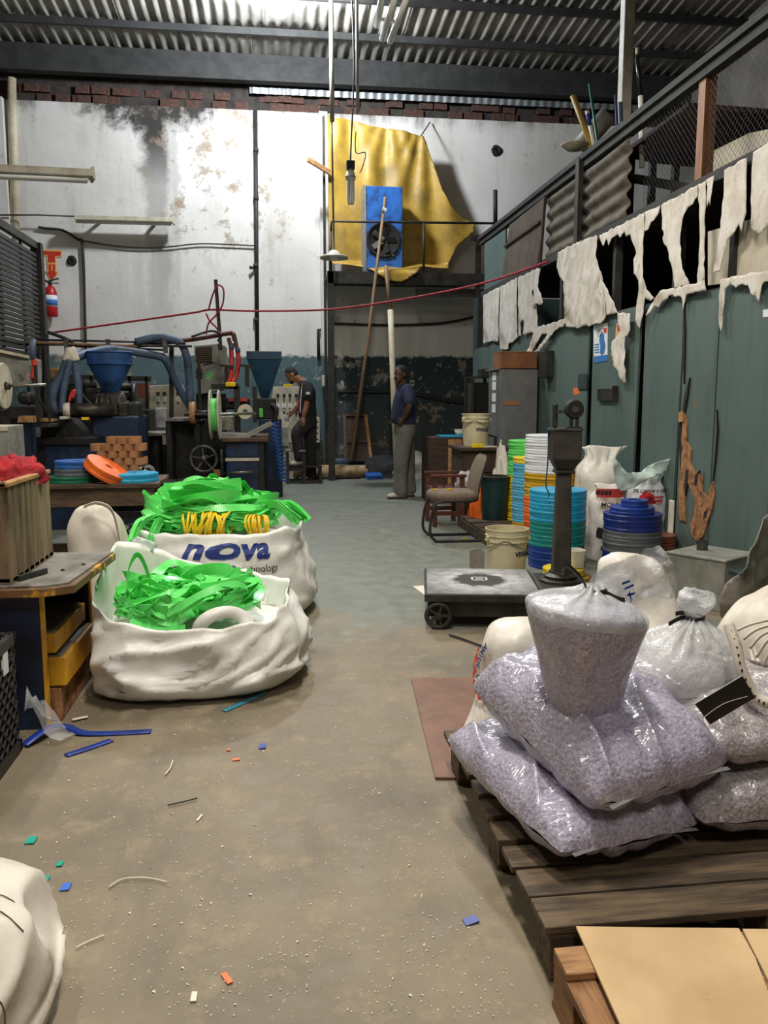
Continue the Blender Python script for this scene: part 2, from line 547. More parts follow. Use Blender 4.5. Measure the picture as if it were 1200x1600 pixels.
        return s.add([fn(p.x, p.y) for p in vs], [tuple(f) for f in fs])

    def build(s, name, m, parent=None, smooth=False, bevel=0.0, solid=0.0, sub=0, remesh=0.0, smooth_iter=0, label=None, fixn=True):
        me = bpy.data.meshes.new(name)
        if parent is None:
            xs = [p.x for p in s.v]
            ys = [p.y for p in s.v]
            loc = Vector(((min(xs) + max(xs)) / 2, (min(ys) + max(ys)) / 2, min(p.z for p in s.v)))
            wm = Matrix.Translation(loc)
        else:
            wm = WM[parent]
        inv = wm.inverted()
        me.from_pydata([inv @ p for p in s.v], [], s.f)
        if fixn:
            bm = bmesh.new()
            bm.from_mesh(me)
            bmesh.ops.recalc_face_normals(bm, faces=bm.faces)
            bm.to_mesh(me)
            bm.free()
        if smooth:
            for p in me.polygons:
                p.use_smooth = True
        me.materials.append(MATS[m] if isinstance(m, str) else m)
        o = bpy.data.objects.new(name, me)
        COL.objects.link(o)
        if parent is None:
            o.location = loc
        else:
            o.parent = parent
        WM[o] = wm
        if remesh:
            md = o.modifiers.new('remesh', 'REMESH')
            md.mode = 'VOXEL'
            md.voxel_size = remesh
            md.use_smooth_shade = True
        if smooth_iter:
            md = o.modifiers.new('smooth', 'SMOOTH')
            md.factor = 0.5
            md.iterations = smooth_iter
        if bevel:
            md = o.modifiers.new('bevel', 'BEVEL')
            md.width = bevel
            md.segments = 2
            md.limit_method = 'ANGLE'
        if solid:
            md = o.modifiers.new('solid', 'SOLIDIFY')
            md.thickness = solid
            md.offset = 0
        if sub:
            md = o.modifiers.new('sub', 'SUBSURF')
            md.levels = sub
            md.render_levels = sub
        if smooth and not remesh:
            pass
        if label:
            o['label'] = label
        return o

def tag(o, label=None, cat=None, group=None, kind=None):
    if label:
        o['label'] = label
    if cat:
        o['category'] = cat
    if group:
        o['group'] = group
    if kind:
        o['kind'] = kind
    return o

def thing(name, label, cat, loc=(0, 0, 0), rz=0.0, group=None):
    o = bpy.data.objects.new(name, None)
    COL.objects.link(o)
    o.location = loc
    o.rotation_euler = (0, 0, rz)
    o.empty_display_size = 0.1
    WM[o] = Matrix.Translation(Vector(loc)) @ Matrix.Rotation(rz, 4, 'Z')
    return tag(o, label, cat, group)

def local(o, *p):
    return WM[o] @ Vector(p)

def kids(o):
    return [c for c in bpy.data.objects if c.parent == o]

def dup(root, loc, rz=0.0, label=None, group=None, ch=None):
    r = root.copy()
    COL.objects.link(r)
    r.location = loc
    r.rotation_euler = (0, 0, rz)
    WM[r] = Matrix.Translation(Vector(loc)) @ Matrix.Rotation(rz, 4, 'Z')
    if label:
        r['label'] = label
    if group:
        r['group'] = group
    for c in (ch if ch is not None else kids(root)):
        d = c.copy()
        COL.objects.link(d)
        d.parent = r
    return r

def nz(x, y, z, s=1.0):
    return mnoise.noise(Vector((x * s, y * s, z * s)))

def letters(text, size, m, parent, fn, name='lettering', shear=0.0, th=0.001, bold=0.0, align='CENTER'):
    """flat lettering turned into a thin mesh; fn(u, v, w) places it"""
    cu = bpy.data.curves.new('text', 'FONT')
    cu.body = text
    cu.size = size
    cu.align_x = align
    cu.align_y = 'CENTER'
    cu.shear = shear
    cu.offset = bold
    cu.resolution_u = 3
    to = bpy.data.objects.new('text', cu)
    COL.objects.link(to)
    dg = bpy.context.evaluated_depsgraph_get()
    me = bpy.data.meshes.new_from_object(to.evaluated_get(dg))
    bm = bmesh.new()
    bm.from_mesh(me)
    bmesh.ops.triangulate(bm, faces=bm.faces)
    bmesh.ops.subdivide_edges(bm, edges=[e for e in bm.edges if e.calc_length() > size * 0.25], cuts=2)
    bmesh.ops.triangulate(bm, faces=bm.faces)
    mb = MB()
    bm.verts.index_update()
    mb.add([fn(v.co.x, v.co.y, th) for v in bm.verts], [tuple(v.index for v in f.verts) for f in bm.faces])
    bm.free()
    bpy.data.objects.remove(to)
    bpy.data.meshes.remove(me)
    bpy.data.curves.remove(cu)
    return mb.build(name, m, parent)

ORD = ['topmost', 'second', 'third', 'fourth', 'fifth', 'sixth', 'seventh', 'eighth', 'ninth', 'tenth', 'eleventh', 'twelfth', 'thirteenth', 'fourteenth', 'fifteenth', 'sixteenth', 'seventeenth', 'eighteenth']

def superell(a, e):
    c, s_ = math.cos(a), math.sin(a)
    return (math.copysign(abs(c) ** (2 / e), c), math.copysign(abs(s_) ** (2 / e), s_))

def rings(mb, lst, n=48, e=2.4, wr=0.01, ws=6.0, seed=0.0, rot=0.0, pleat=None):
    """closed soft body: lst of (x, y, z, rx, ry[, pleat amplitude])"""
    b = len(mb.v)
    for it in lst:
        x, y, z, rx, ry = it[:5]
        pl = it[5] if len(it) > 5 else 0.0
        for k in range(n):
            a = 2 * PI * k / n
            cx, cy = superell(a, e)
            q = 1 + pl * math.cos(a * (pleat or 12) + seed)
            px, py = cx * rx * q, cy * ry * q
            d = wr * (nz(px + seed, py, z, ws) + 0.5 * nz(px, py + seed, z * 0.6, ws * 2.3))
            L = math.hypot(px, py) + 1e-6
            px += px / L * d
            py += py / L * d
            co, si = math.cos(rot), math.sin(rot)
            mb.v.append(Vector((x + px * co - py * si, y + px * si + py * co, z + d * 0.6)))
    m = len(lst)
    for i in range(m - 1):
        for k in range(n):
            a0 = b + i * n + k
            a1 = b + i * n + (k + 1) % n
            mb.f.append((a0, a1, a1 + n, a0 + n))
    mb.f.append(tuple(b + k for k in range(n))[::-1])
    mb.f.append(tuple(b + (m - 1) * n + k for k in range(n)))
    return mb

def lerp_rings(keys, sub=5):
    out = []
    for i in range(len(keys) - 1):
        for j in range(sub):
            t = j / sub
            t2 = t * t * (3 - 2 * t) if False else t
            a = list(keys[i]) + [0] * (6 - len(keys[i]))
            b = list(keys[i + 1]) + [0] * (6 - len(keys[i + 1]))
            p0 = list(keys[max(0, i - 1)]) + [0] * (6 - len(keys[max(0, i - 1)]))
            p3 = list(keys[min(len(keys) - 1, i + 2)]) + [0] * (6 - len(keys[min(len(keys) - 1, i + 2)]))
            r = []
            for k in range(6):
                m1 = (b[k] - p0[k]) * 0.5
                m2 = (p3[k] - a[k]) * 0.5
                v = (2 * t**3 - 3 * t**2 + 1) * a[k] + (t**3 - 2 * t**2 + t) * m1 + (-2 * t**3 + 3 * t**2) * b[k] + (t**3 - t**2) * m2
                if k in (3, 4):
                    v = max(v, 0.004)
                r.append(v)
            out.append(tuple(r))
    k = list(keys[-1]) + [0] * (6 - len(keys[-1]))
    out.append(tuple(k))
    return out

def pillow(mb, c, L, W, H, rz=0, rx=0, ry=0, wr=0.012, seed=0.0, p=3.6, n=40, flat=0.35, corner=-0.07, ridge=0.0, fold=0.0):
    m = Matrix.Translation(Vector(c)) @ Matrix.Rotation(rz, 4, 'Z') @ Matrix.Rotation(ry, 4, 'Y') @ Matrix.Rotation(rx, 4, 'X')
    for sgn in (1, -1):
        def fn(u, v):
            a, b = u * 2 - 1, v * 2 - 1
            h = max(0.0, (1 - abs(a) ** p)) ** 0.46 * max(0.0, (1 - abs(b) ** p)) ** 0.46
            pin = 1 - 0.015 * (1 - a * a) * (abs(b) ** 2)
            pin2 = 1 - 0.015 * (1 - b * b) * (abs(a) ** 2)
            x = a * L / 2 * pin2 * (1 + corner * abs(a * b) ** 3)
            y = b * W / 2 * pin * (1 + corner * abs(a * b) ** 3)
            hh = H / 2 if sgn > 0 else H / 2 * (1 - flat)
            d = wr * (nz(x + seed, y - seed, sgn, 5) + 0.6 * nz(x - seed, y * 2, sgn + seed, 11))
            edge = max(abs(a), abs(b))
            d += fold * ((1 - abs(nz(x * 3.0 + seed, y * 8.0 + x * 3, sgn, 1.0))) ** 5 - .3)
            if ridge and edge > 0.55:
                d += ridge * (edge - 0.55) * math.sin((a * 17 if abs(b) > abs(a) else b * 17) + seed)
            return m @ Vector((x, y, sgn * (h * hh) + d * (0.25 + h)))
        mb.grid(n, n, fn)
    return mb

def weld(o, d=0.0008):
    md = o.modifiers.new('weld', 'WELD')
    md.merge_threshold = d
    return o

def smoothpath(pts, k=8):
    pts = [Vector(p) for p in pts]
    out = []
    for i in range(len(pts) - 1):
        p0 = pts[max(0, i - 1)]
        p1, p2 = pts[i], pts[i + 1]
        p3 = pts[min(len(pts) - 1, i + 2)]
        for j in range(k):
            t = j / k
            out.append(0.5 * ((2 * p1) + (p2 - p0) * t + (2 * p0 - 5 * p1 + 4 * p2 - p3) * t * t + (3 * p1 - p0 - 3 * p2 + p3) * t**3))
    out.append(pts[-1])
    return out

# ================================================================== THE SETTING
YB = 14.6       # back wall
XR = 3.1        # green plywood partition on the right

def N(nt, t, **kw):
    n = nt.nodes.new(t)
    for k, v in kw.items():
        setattr(n, k, v)
    return n

def mathn(nt, op, a, b=None, clamp=False):
    n = nt.nodes.new('ShaderNodeMath')
    n.operation = op
    n.use_clamp = clamp
    for i, x in enumerate((a, b)):
        if x is None:
            continue
        if isinstance(x, (int, float)):
            n.inputs[i].default_value = x
        else:
            nt.links.new(x, n.inputs[i])
    return n.outputs[0]

def maprange(nt, v, a, b, c=0.0, d=1.0, smooth=False):
    n = nt.nodes.new('ShaderNodeMapRange')
    if smooth:
        n.interpolation_type = 'SMOOTHSTEP'
    nt.links.new(v, n.inputs['Value'])
    n.inputs['From Min'].default_value = a
    n.inputs['From Max'].default_value = b
    n.inputs['To Min'].default_value = c
    n.inputs['To Max'].default_value = d
    return n.outputs[0]

def mixc(nt, f, a, b):
    n = nt.nodes.new('ShaderNodeMix')
    n.data_type = 'RGBA'
    if isinstance(f, (int, float)):
        n.inputs[0].default_value = f
    else:
        nt.links.new(f, n.inputs[0])
    for i, x in ((6, a), (7, b)):
        if isinstance(x, tuple):
            n.inputs[i].default_value = x
        else:
            nt.links.new(x, n.inputs[i])
    return n.outputs[2]

def noisen(nt, vec, scale, detail=5, rough=0.6):
    n = nt.nodes.new('ShaderNodeTexNoise')
    n.inputs['Scale'].default_value = scale
    n.inputs['Detail'].default_value = detail
    n.inputs['Roughness'].default_value = rough
    nt.links.new(vec, n.inputs['Vector'])
    return n.outputs['Fac']

def setup(name):
    m = bpy.data.materials.new(name)
    m.use_nodes = True
    nt = m.node_tree
    g = nt.nodes.new('ShaderNodeNewGeometry')
    sp = nt.nodes.new('ShaderNodeSeparateXYZ')
    nt.links.new(g.outputs['Position'], sp.inputs[0])
    MATS[name] = m
    return m, nt, nt.nodes['Principled BSDF'], g.outputs['Position'], sp.outputs

def scaled(nt, vec, s):
    n = nt.nodes.new('ShaderNodeMapping')
    n.inputs['Scale'].default_value = s
    nt.links.new(vec, n.inputs['Vector'])
    return n.outputs[0]

# ---- floor: bare concrete near, worn grey-green paint farther in, lots of scuffs
m, nt, b, pos, xyz = setup('floor_concrete')
n1 = noisen(nt, pos, 1.1, 6)
n2 = noisen(nt, pos, 7, 8, 0.7)
n3 = noisen(nt, scaled(nt, pos, (1, 0.35, 1)), 3.5, 6)
n4 = noisen(nt, pos, 45, 3, 0.6)
conc = mixc(nt, maprange(nt, n1, 0.35, 0.65), lin((134, 121, 99)), lin((104, 95, 79)))
conc = mixc(nt, maprange(nt, n2, 0.52, 0.72, 0, 0.7), conc, lin((158, 146, 121)))
conc = mixc(nt, maprange(nt, n3, 0.52, 0.72, 0, 0.65), conc, lin((92, 84, 71)))
paint = mixc(nt, maprange(nt, n2, 0.4, 0.7), lin((112, 120, 112)), lin((128, 132, 122)))
paint = mixc(nt, maprange(nt, n3, 0.58, 0.75, 0, 0.5), paint, lin((92, 96, 90)))
edge = mathn(nt, 'ADD', xyz[1], mathn(nt, 'MULTIPLY', mathn(nt, 'SUBTRACT', n1, 0.5), 5.0))
edge = mathn(nt, 'ADD', edge, mathn(nt, 'MULTIPLY', mathn(nt, 'SUBTRACT', n2, 0.5), 2.0))
fac = maprange(nt, edge, 4.0, 5.4, 0, 0.9, True)
col = mixc(nt, fac, conc, paint)
col = mixc(nt, maprange(nt, n4, 0.66, 0.72, 0, 0.5), col, lin((176, 166, 142)))
col = mixc(nt, maprange(nt, noisen(nt, pos, 30, 3), 0.7, 0.75, 0, 0.7), col, lin((64, 58, 50)))
nt.links.new(col, b.inputs['Base Color'])
rg = mathn(nt, 'SUBTRACT', maprange(nt, n2, 0.3, 0.7, 0.5, 0.75), mathn(nt, 'MULTIPLY', fac, 0.16))
nt.links.new(rg, b.inputs['Roughness'])
bp = N(nt, 'ShaderNodeBump')
bp.inputs['Distance'].default_value = 0.002
nt.links.new(n2, bp.inputs['Height'])
nt.links.new(bp.outputs[0], b.inputs['Normal'])

# ---- back wall: whitewash with soot, damp streaks and peeling teal dado
m, nt, b, pos, xyz = setup('back_wall_paint')
n1 = noisen(nt, pos, 0.9, 6)
n2 = noisen(nt, pos, 3.2, 9, 0.68)
n3 = noisen(nt, scaled(nt, pos, (1, 1, 0.16)), 2.4, 6, 0.62)
n5 = noisen(nt, pos, 9, 6, 0.7)
white = mixc(nt, maprange(nt, n1, 0.35, 0.7), lin((226, 223, 217)), lin((208, 204, 196)))
white = mixc(nt, maprange(nt, n3, 0.52, 0.76, 0, 0.55), white, lin((170, 163, 152)))
white = mixc(nt, maprange(nt, n2, 0.62, 0.68, 0, 0.7), white, lin((150, 138, 120)))
# soot run below the roof gutter: a blot at the top with a streak running down
def streak(xc, half, z0, z1, k):
    w = mathn(nt, 'ADD', xyz[0], mathn(nt, 'MULTIPLY', mathn(nt, 'SUBTRACT', n2, 0.5), 0.5))
    d = mathn(nt, 'ABSOLUTE', mathn(nt, 'SUBTRACT', w, xc))
    a = maprange(nt, d, half * 0.3, half, 1, 0, True)
    h = maprange(nt, xyz[2], z0, z1, 0, 1, True)
    return mathn(nt, 'MULTIPLY', mathn(nt, 'MULTIPLY', a, h), k)
sx = PY(240, 250, YB).x
dx = mathn(nt, 'MULTIPLY', mathn(nt, 'SUBTRACT', xyz[0], sx), 0.62)
dz = mathn(nt, 'MULTIPLY', mathn(nt, 'SUBTRACT', xyz[2], 6.15), 1.25)
dd = mathn(nt, 'SQRT', mathn(nt, 'ADD', mathn(nt, 'MULTIPLY', dx, dx), mathn(nt, 'MULTIPLY', dz, dz)))
dd = mathn(nt, 'ADD', dd, mathn(nt, 'MULTIPLY', mathn(nt, 'SUBTRACT', n2, 0.5), 1.5))
blot = maprange(nt, dd, 0.34, 0.82, 1, 0, True)
soot = mathn(nt, 'MAXIMUM', blot, streak(sx + 0.02, 0.34, 3.9, 5.7, 1.0))
soot = mathn(nt, 'MAXIMUM', soot, streak(sx + 0.02, 0.28, 1.2, 5.0, 0.5))
soot = mathn(nt, 'MAXIMUM', soot, streak(sx + 0.32, 0.10, 1.8, 5.6, 0.30))
band = mathn(nt, 'MULTIPLY', maprange(nt, mathn(nt, 'ADD', xyz[2], mathn(nt, 'MULTIPLY', n2, 0.6)), 6.1, 6.45, 0, 0.8, True), maprange(nt, n3, 0.42, 0.6))
soot = mathn(nt, 'MAXIMUM', soot, band)
white = mixc(nt, soot, white, lin((52, 48, 44)))
# brown flaking right of the streak
fx = mathn(nt, 'SUBTRACT', xyz[0], sx + 1.0)
fz = mathn(nt, 'SUBTRACT', xyz[2], 5.0)
fd = mathn(nt, 'SQRT', mathn(nt, 'ADD', mathn(nt, 'MULTIPLY', fx, fx), mathn(nt, 'MULTIPLY', fz, fz)))
flake = mathn(nt, 'MULTIPLY', maprange(nt, fd, 0.9, 1.7, 1, 0, True), maprange(nt, n2, 0.53, 0.6))
white = mixc(nt, mathn(nt, 'MULTIPLY', flake, 0.75), white, lin((150, 130, 106)))
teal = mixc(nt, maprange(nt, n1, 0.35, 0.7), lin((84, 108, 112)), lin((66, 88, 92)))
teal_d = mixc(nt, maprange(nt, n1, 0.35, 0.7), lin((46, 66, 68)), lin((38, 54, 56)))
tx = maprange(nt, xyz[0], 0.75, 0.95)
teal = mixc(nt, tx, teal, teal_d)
bare = maprange(nt, mathn(nt, 'ADD', n2, mathn(nt, 'MULTIPLY', mathn(nt, 'SUBTRACT', n5, 0.5), 0.35)), 0.585, 0.62)
bare2 = maprange(nt, n5, 0.60, 0.64)
teal = mixc(nt, mathn(nt, 'MULTIPLY', bare, 0.85), teal, lin((142, 134, 118)))
teal = mixc(nt, mathn(nt, 'MULTIPLY', bare2, maprange(nt, n1, 0.42, 0.6)), teal, lin((196, 194, 186)))
low = mathn(nt, 'MULTIPLY', maprange(nt, xyz[2], 0.4, 1.7, 1, 0), maprange(nt, n1, 0.3, 0.6))
teal = mixc(nt, mathn(nt, 'MULTIPLY', low, 0.6), teal, lin((86, 84, 78)))
zz = mathn(nt, 'ADD', xyz[2], mathn(nt, 'MULTIPLY', mathn(nt, 'SUBTRACT', n5, 0.5), 0.22))
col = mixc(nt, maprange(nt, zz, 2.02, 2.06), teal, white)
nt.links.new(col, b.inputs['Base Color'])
b.inputs['Roughness'].default_value = 0.8
bp = N(nt, 'ShaderNodeBump')
bp.inputs['Distance'].default_value = 0.012
nt.links.new(n2, bp.inputs['Height'])
nt.links.new(bp.outputs[0], b.inputs['Normal'])

# ---- green plywood
m, nt, b, pos, xyz = setup('green_ply')
n1 = noisen(nt, pos, 1.2, 6)
n2 = noisen(nt, scaled(nt, pos, (1, 1, 0.12)), 9, 6, 0.6)
n3 = noisen(nt, pos, 14, 5, 0.65)
col = mixc(nt, maprange(nt, n1, 0.3, 0.7), lin((76, 94, 90)), lin((90, 108, 102)))
col = mixc(nt, maprange(nt, n2, 0.5, 0.75, 0, 0.5), col, lin((60, 76, 73)))
col = mixc(nt, maprange(nt, n3, 0.70, 0.74, 0, 0.8), col, lin((52, 60, 56)))
col = mixc(nt, mathn(nt, 'MULTIPLY', maprange(nt, noisen(nt, pos, 4.3, 4), 0.71, 0.73, 0, 0.8), 1.0), col, lin((150, 88, 58)))
nt.links.new(col, b.inputs['Base Color'])
b.inputs['Roughness'].default_value = 0.62
bp = N(nt, 'ShaderNodeBump')
bp.inputs['Distance'].default_value = 0.004
nt.links.new(n2, bp.inputs['Height'])
nt.links.new(bp.outputs[0], b.inputs['Normal'])

def struct(name, mb, m, parent=None, **kw):
    o = mb.build(name, m, parent, **kw)
    if parent is None:
        o['kind'] = 'structure'
    return o

floor = struct('floor', MB().box(-5.6, 7.2, -4, YB + 0.2, -0.12, 0), 'floor_concrete')
mat('plain_wall', (128, 122, 112), (104, 99, 90), 2, 0.85)
wall_back = struct('wall_back', MB().box(-5.6, 7.2, YB, YB + 0.2, 0, 6.04), 'back_wall_paint')
wall_left = struct('wall_left', MB().box(-5.8, -5.6, -4, YB + 0.2, 0, 8.6), 'plain_wall')
wall_front = struct('wall_front', MB().box(-5.8, 7.4, -4.2, -4, 0, 8.8), 'plain_wall')
wall_outer = struct('wall_outer_right', MB().box(7.2, 7.4, -4, YB + 0.2, 0, 8.6), 'plain_wall')
# masonry pier beside the post
struct('trim_1', MB().box(0.78, 0.92, YB - 0.10, YB, 0, 6.04), 'back_wall_paint')

# brick course between whitewash and roof
bw = struct('wall_back_upper', MB().box(-5.6, 7.2, YB + 0.06, YB + 0.2, 6.04, 6.95), 'mortar_dark')
proto = None
for r in range(2):
    for i in range(54):
        x = -5.5 + i * 0.235 + (0.117 if r % 2 else 0)
        if x < -5.2 or x > 6.6:
            continue
        if proto is None:
            proto = MB().box(-0.108, 0.108, -0.06, 0.06, -0.06, 0.06).build('brick', 'brick_red', bw, bevel=0.006)
            o = proto
        else:
            o = proto.copy()
            COL.objects.link(o)
        o.location = Vector((x, YB + 0.08 - random.random() * 0.02, 6.105 + r * 0.137))
        o.rotation_euler = (0, 0, random.uniform(-.03, .03))

# roof: fibre-cement sheets over steel purlins, falling towards the back wall
SL = 0.10
def roofz(y):
    return 6.86 + SL * (YB - y)
ceil_ = struct('ceiling', MB().box(-5.7, 7.3, -4.1, YB + 0.3, 8.95, 9.05), 'beam_dark')
rows = [(YB + 0.25, 13.72), (13.84, 12.7), (12.82, 11.6), (11.72, 10.4)]
shp = {}
for ri, (ya, yb) in enumerate(rows):
    for i in range(12):
        x0 = -5.7 + i * 1.07 + (0.2 if ri % 2 else 0)
        if ri not in shp:
            mb = MB()
            n = 52
            def fn(u, v, ya=ya, yb=yb):
                x = u * 1.13
                y = ya + (yb - ya) * v
                return (x, y - yb, roofz(y) - roofz(yb) + 0.028 * math.cos(2 * PI * x / 0.178) - 0.03 * v)
            mb.grid(n, 3, fn)
            o = mb.build('roof_sheet', 'asbestos', ceil_, smooth=True, solid=0.008)
            shp[ri] = o
        else:
            o = shp[ri].copy()
            COL.objects.link(o)
        o.data = shp[ri].data
        o.matrix_parent_inverse.identity()
        # mesh was built in the ceiling's local frame with its own small coordinates
        o.location = Vector((x0, yb, roofz(yb) - random.random() * 0.02 + (0.012 if i % 2 else 0)))
for o in list(shp.values()):
    pass
mb = MB()
def fn(u, v):
    x = -5.7 + 13 * u
    y = 10.6 - 14.7 * v
    return (x, y, roofz(y) + 0.028 * math.cos(2 * PI * x / 0.178))
mb.grid(420, 2, fn)
o = mb.build('roof_sheets_far', 'asbestos', ceil_, smooth=True)
for yy, hh in ((13.62, 0.10), (12.62, 0.10), (11.5, 0.10), (9.6, 0.12), (7.4, 0.12), (5.2, 0.12), (3.0, 0.12), (0.8, 0.12), (-1.4, 0.12)):
    MB().box(-5.6, 7.2, yy - 0.03, yy + 0.03, roofz(yy) - 0.05 - hh, roofz(yy) - 0.05).build('purlin', 'beam_dark', ceil_)
# the wall plate / gutter beam in front of the bricks
MB().box(-5.6, 7.2, YB - 0.30, YB - 0.12, 6.40, 6.66).build('wall_plate', 'beam_dark', ceil_)
MB().box(-5.6, 7.2, YB - 0.24, YB - 0.18, 6.66, 6.82).build('gutter', 'beam_dark', ceil_)
# pale ribbed strip under the beam on the right half
mb = MB()
x0 = PY(390, 150, YB - 0.1).x
mb.grid(260, 1, lambda u, v: (x0 + (6.8 - x0) * u, YB - 0.06 + 0.008 * math.cos(u * 320), 6.28 + 0.10 * v))
mb.build('ribbed_strip', 'zinc', ceil_, smooth=False, solid=0.004)

# ---- right partition: stud frame with plywood boards, torn sheeting above, sheeted balcony rail
def ry(px):
    return PX(px, 600, XR).y
ZW = 2.10
ZR = 2.88
ZT = 3.72
Y0 = 2.6
YE = ry(738)
mb = MB()
for px in (742, 800, 868, 948, 1040, 1125):
    y = ry(px)
    mb.box(XR + 0.03, XR + 0.10, y - 0.03, y + 0.03, 0, ZR)
mb.box(XR + 0.03, XR + 0.10, Y0, YE, ZW - 0.08, ZW)
mb.box(XR - 0.01, XR + 0.10, Y0, YE - 0.5, ZR - 0.05, ZR + 0.03)
mb.box(XR + 0.01, XR + 0.09, Y0, YE - 0.3, ZT - 0.09, ZT + 0.02)
mb.box(XR - 0.02, XR + 0.03, Y0, YE - 0.3, ZT - 0.02, ZT + 0.03)
wall_right = struct('wall_right', mb, 'beam_dark')
# boards with open joints
bounds = [YE, ry(762), ry(818), ry(917), ry(996), ry(1063), ry(1118), ry(1212), 3.4, Y0]
gaps = [0.02, 0.03, 0.15, 0.13, 0.03, 0.02, 0.01, 0.01]
for i in range(len(bounds) - 1):
    ya = bounds[i] - (gaps[i - 1] if i > 0 else 0)
    yb = bounds[i + 1]
    zt = ZW + random.uniform(-0.02, 0.03)
    if i == 0:
        zt = ZW - 0.02
    lean = 0.04 if i in (2, 3, 4) else 0.0
    mb = MB()
    vs = [(XR, yb + lean, 0), (XR, ya, 0), (XR, ya + lean * 0.6, zt), (XR, yb - lean * 0.3, zt)]
    vs2 = [(XR + 0.02, p[1], p[2]) for p in vs]
    mb.add(vs + vs2, [(0, 1, 2, 3), (7, 6, 5, 4), (0, 4, 5, 1), (1, 5, 6, 2), (2, 6, 7, 3), (3, 7, 4, 0)])
    mb.build('plywood_board', 'green_ply', wall_right)
# end face of the partition, closed towards the hall
MB().box(XR, 7.2, YE - 0.02, YE, 0, ZR).build('end_board', 'green_ply', wall_right)
MB().box(XR + 0.1, 7.2, Y0, YE - 0.3, ZR - 0.02, ZR + 0.02).build('balcony_floor', 'wood_dark', wall_right)
MB().box(5.0, 5.05, Y0, YE - 0.3, 0, ZR - 0.02).build('inner_wall', 'deep_black', wall_right)  # coloured near-black to stand in for the darkness of the unlit room
MB().box(XR + 0.1, 5.0, Y0, Y0 + 0.05, 0, ZR - 0.02).build('inner_wall', 'deep_black', wall_right)
# cream board behind the torn sheeting at the near end
def onr(off=0.0):
    return lambda px, py, w=0: PX(px, py, XR + off - w)
MB().prism([(1106, 362), (1215, 330), (1215, 432), (1106, 446)], lambda u, v, w: PX(u, v, XR + 0.06) + Vector((w, 0, 0)), 0.015).build('cream_board', 'cream_board', wall_right)
# balcony rail infill
def pr(name, poly, m, off, th, **kw):
    return MB().prism(poly, lambda u, v, w: PX(u, v, XR + off) + Vector((w, 0, 0)), th).build(name, m, wall_right, **kw)
pr('rail_board', [(757, 381), (790, 358), (790, 440), (757, 462)], 'green_ply', 0.02, 0.02)
pr('rail_board', [(796, 352), (853, 306), (838, 422), (782, 444)], 'brown_panel', 0.0, 0.02)
mbb = MB()
mbb.bar(PX(788, 385, XR - 0.02), PX(843, 346, XR - 0.02), 0.02, 0.03)
mbb.bar(PX(852, 305, XR - 0.02), PX(843, 425, XR - 0.02), 0.03, 0.03)
mbb.build('batten', 'wood_dark', wall_right)
def corr_sheet(pxa, pxb, zlo, zhi, tilt):
    ya, yb = PX(pxa, 380, XR).y, PX(pxb, 380, XR).y
    mb = MB()
    def fn(u, v):
        z = zlo + (zhi - zlo) * v
        y = ya + (yb - ya) * u
        zz = z + tilt * (u - 0.5)
        return (XR + 0.045 + 0.022 * math.cos(2 * PI * v * (zhi - zlo) / 0.15), y, zz)
    mb.grid(6, 60, fn)
    mb.build('corrugated_sheet', 'asbestos_brown', wall_right, smooth=True, solid=0.008)
corr_sheet(850, 903, ZR, ZT - 0.06, 0.0)
corr_sheet(904, 972, ZR, ZT - 0.12, 0.03)
yp = PX(905, 300, XR).y
MB().box(XR - 0.03, XR + 0.02, yp - 0.05, yp + 0.05, ZR - 0.1, ZT).build('rail_post', 'black_metal', wall_right)
# balcony post of rough timber and wire mesh between the rails
yp = PX(1088, 200, XR).y
MB().box(XR + 0.03, XR + 0.12, yp - 0.05, yp + 0.05, ZR, ZT - 0.08).build('rail_post', 'wood_post', wall_right)
mb = MB()
ya, yb = Y0, PX(1000, 200, XR).y
sp = 0.055
k = ya - 0.9
while k < yb:
    for sgn in (1, -1):
        a = (k, ZR + 0.05) if sgn > 0 else (k, ZT - 0.1)
        c = (k + 0.68, ZT - 0.1) if sgn > 0 else (k + 0.68, ZR + 0.05)
        y1, z1 = a
        y2, z2 = c
        if y1 < ya:
            t = (ya - y1) / (y2 - y1)
            z1 += (z2 - z1) * t
            y1 = ya
        if y2 > yb:
            t = (yb - y1) / (y2 - y1)
            z2 = z1 + (z2 - z1) * t
            y2 = yb
        if y2 - y1 > 0.02:
            mb.bar((XR + 0.05, y1, z1), (XR + 0.05, y2, z2), 0.0016, 0.0016, (1, 0, 0))
    k += sp
mb.build('wire_mesh', 'conduit', wall_right)['kind'] = 'stuff'

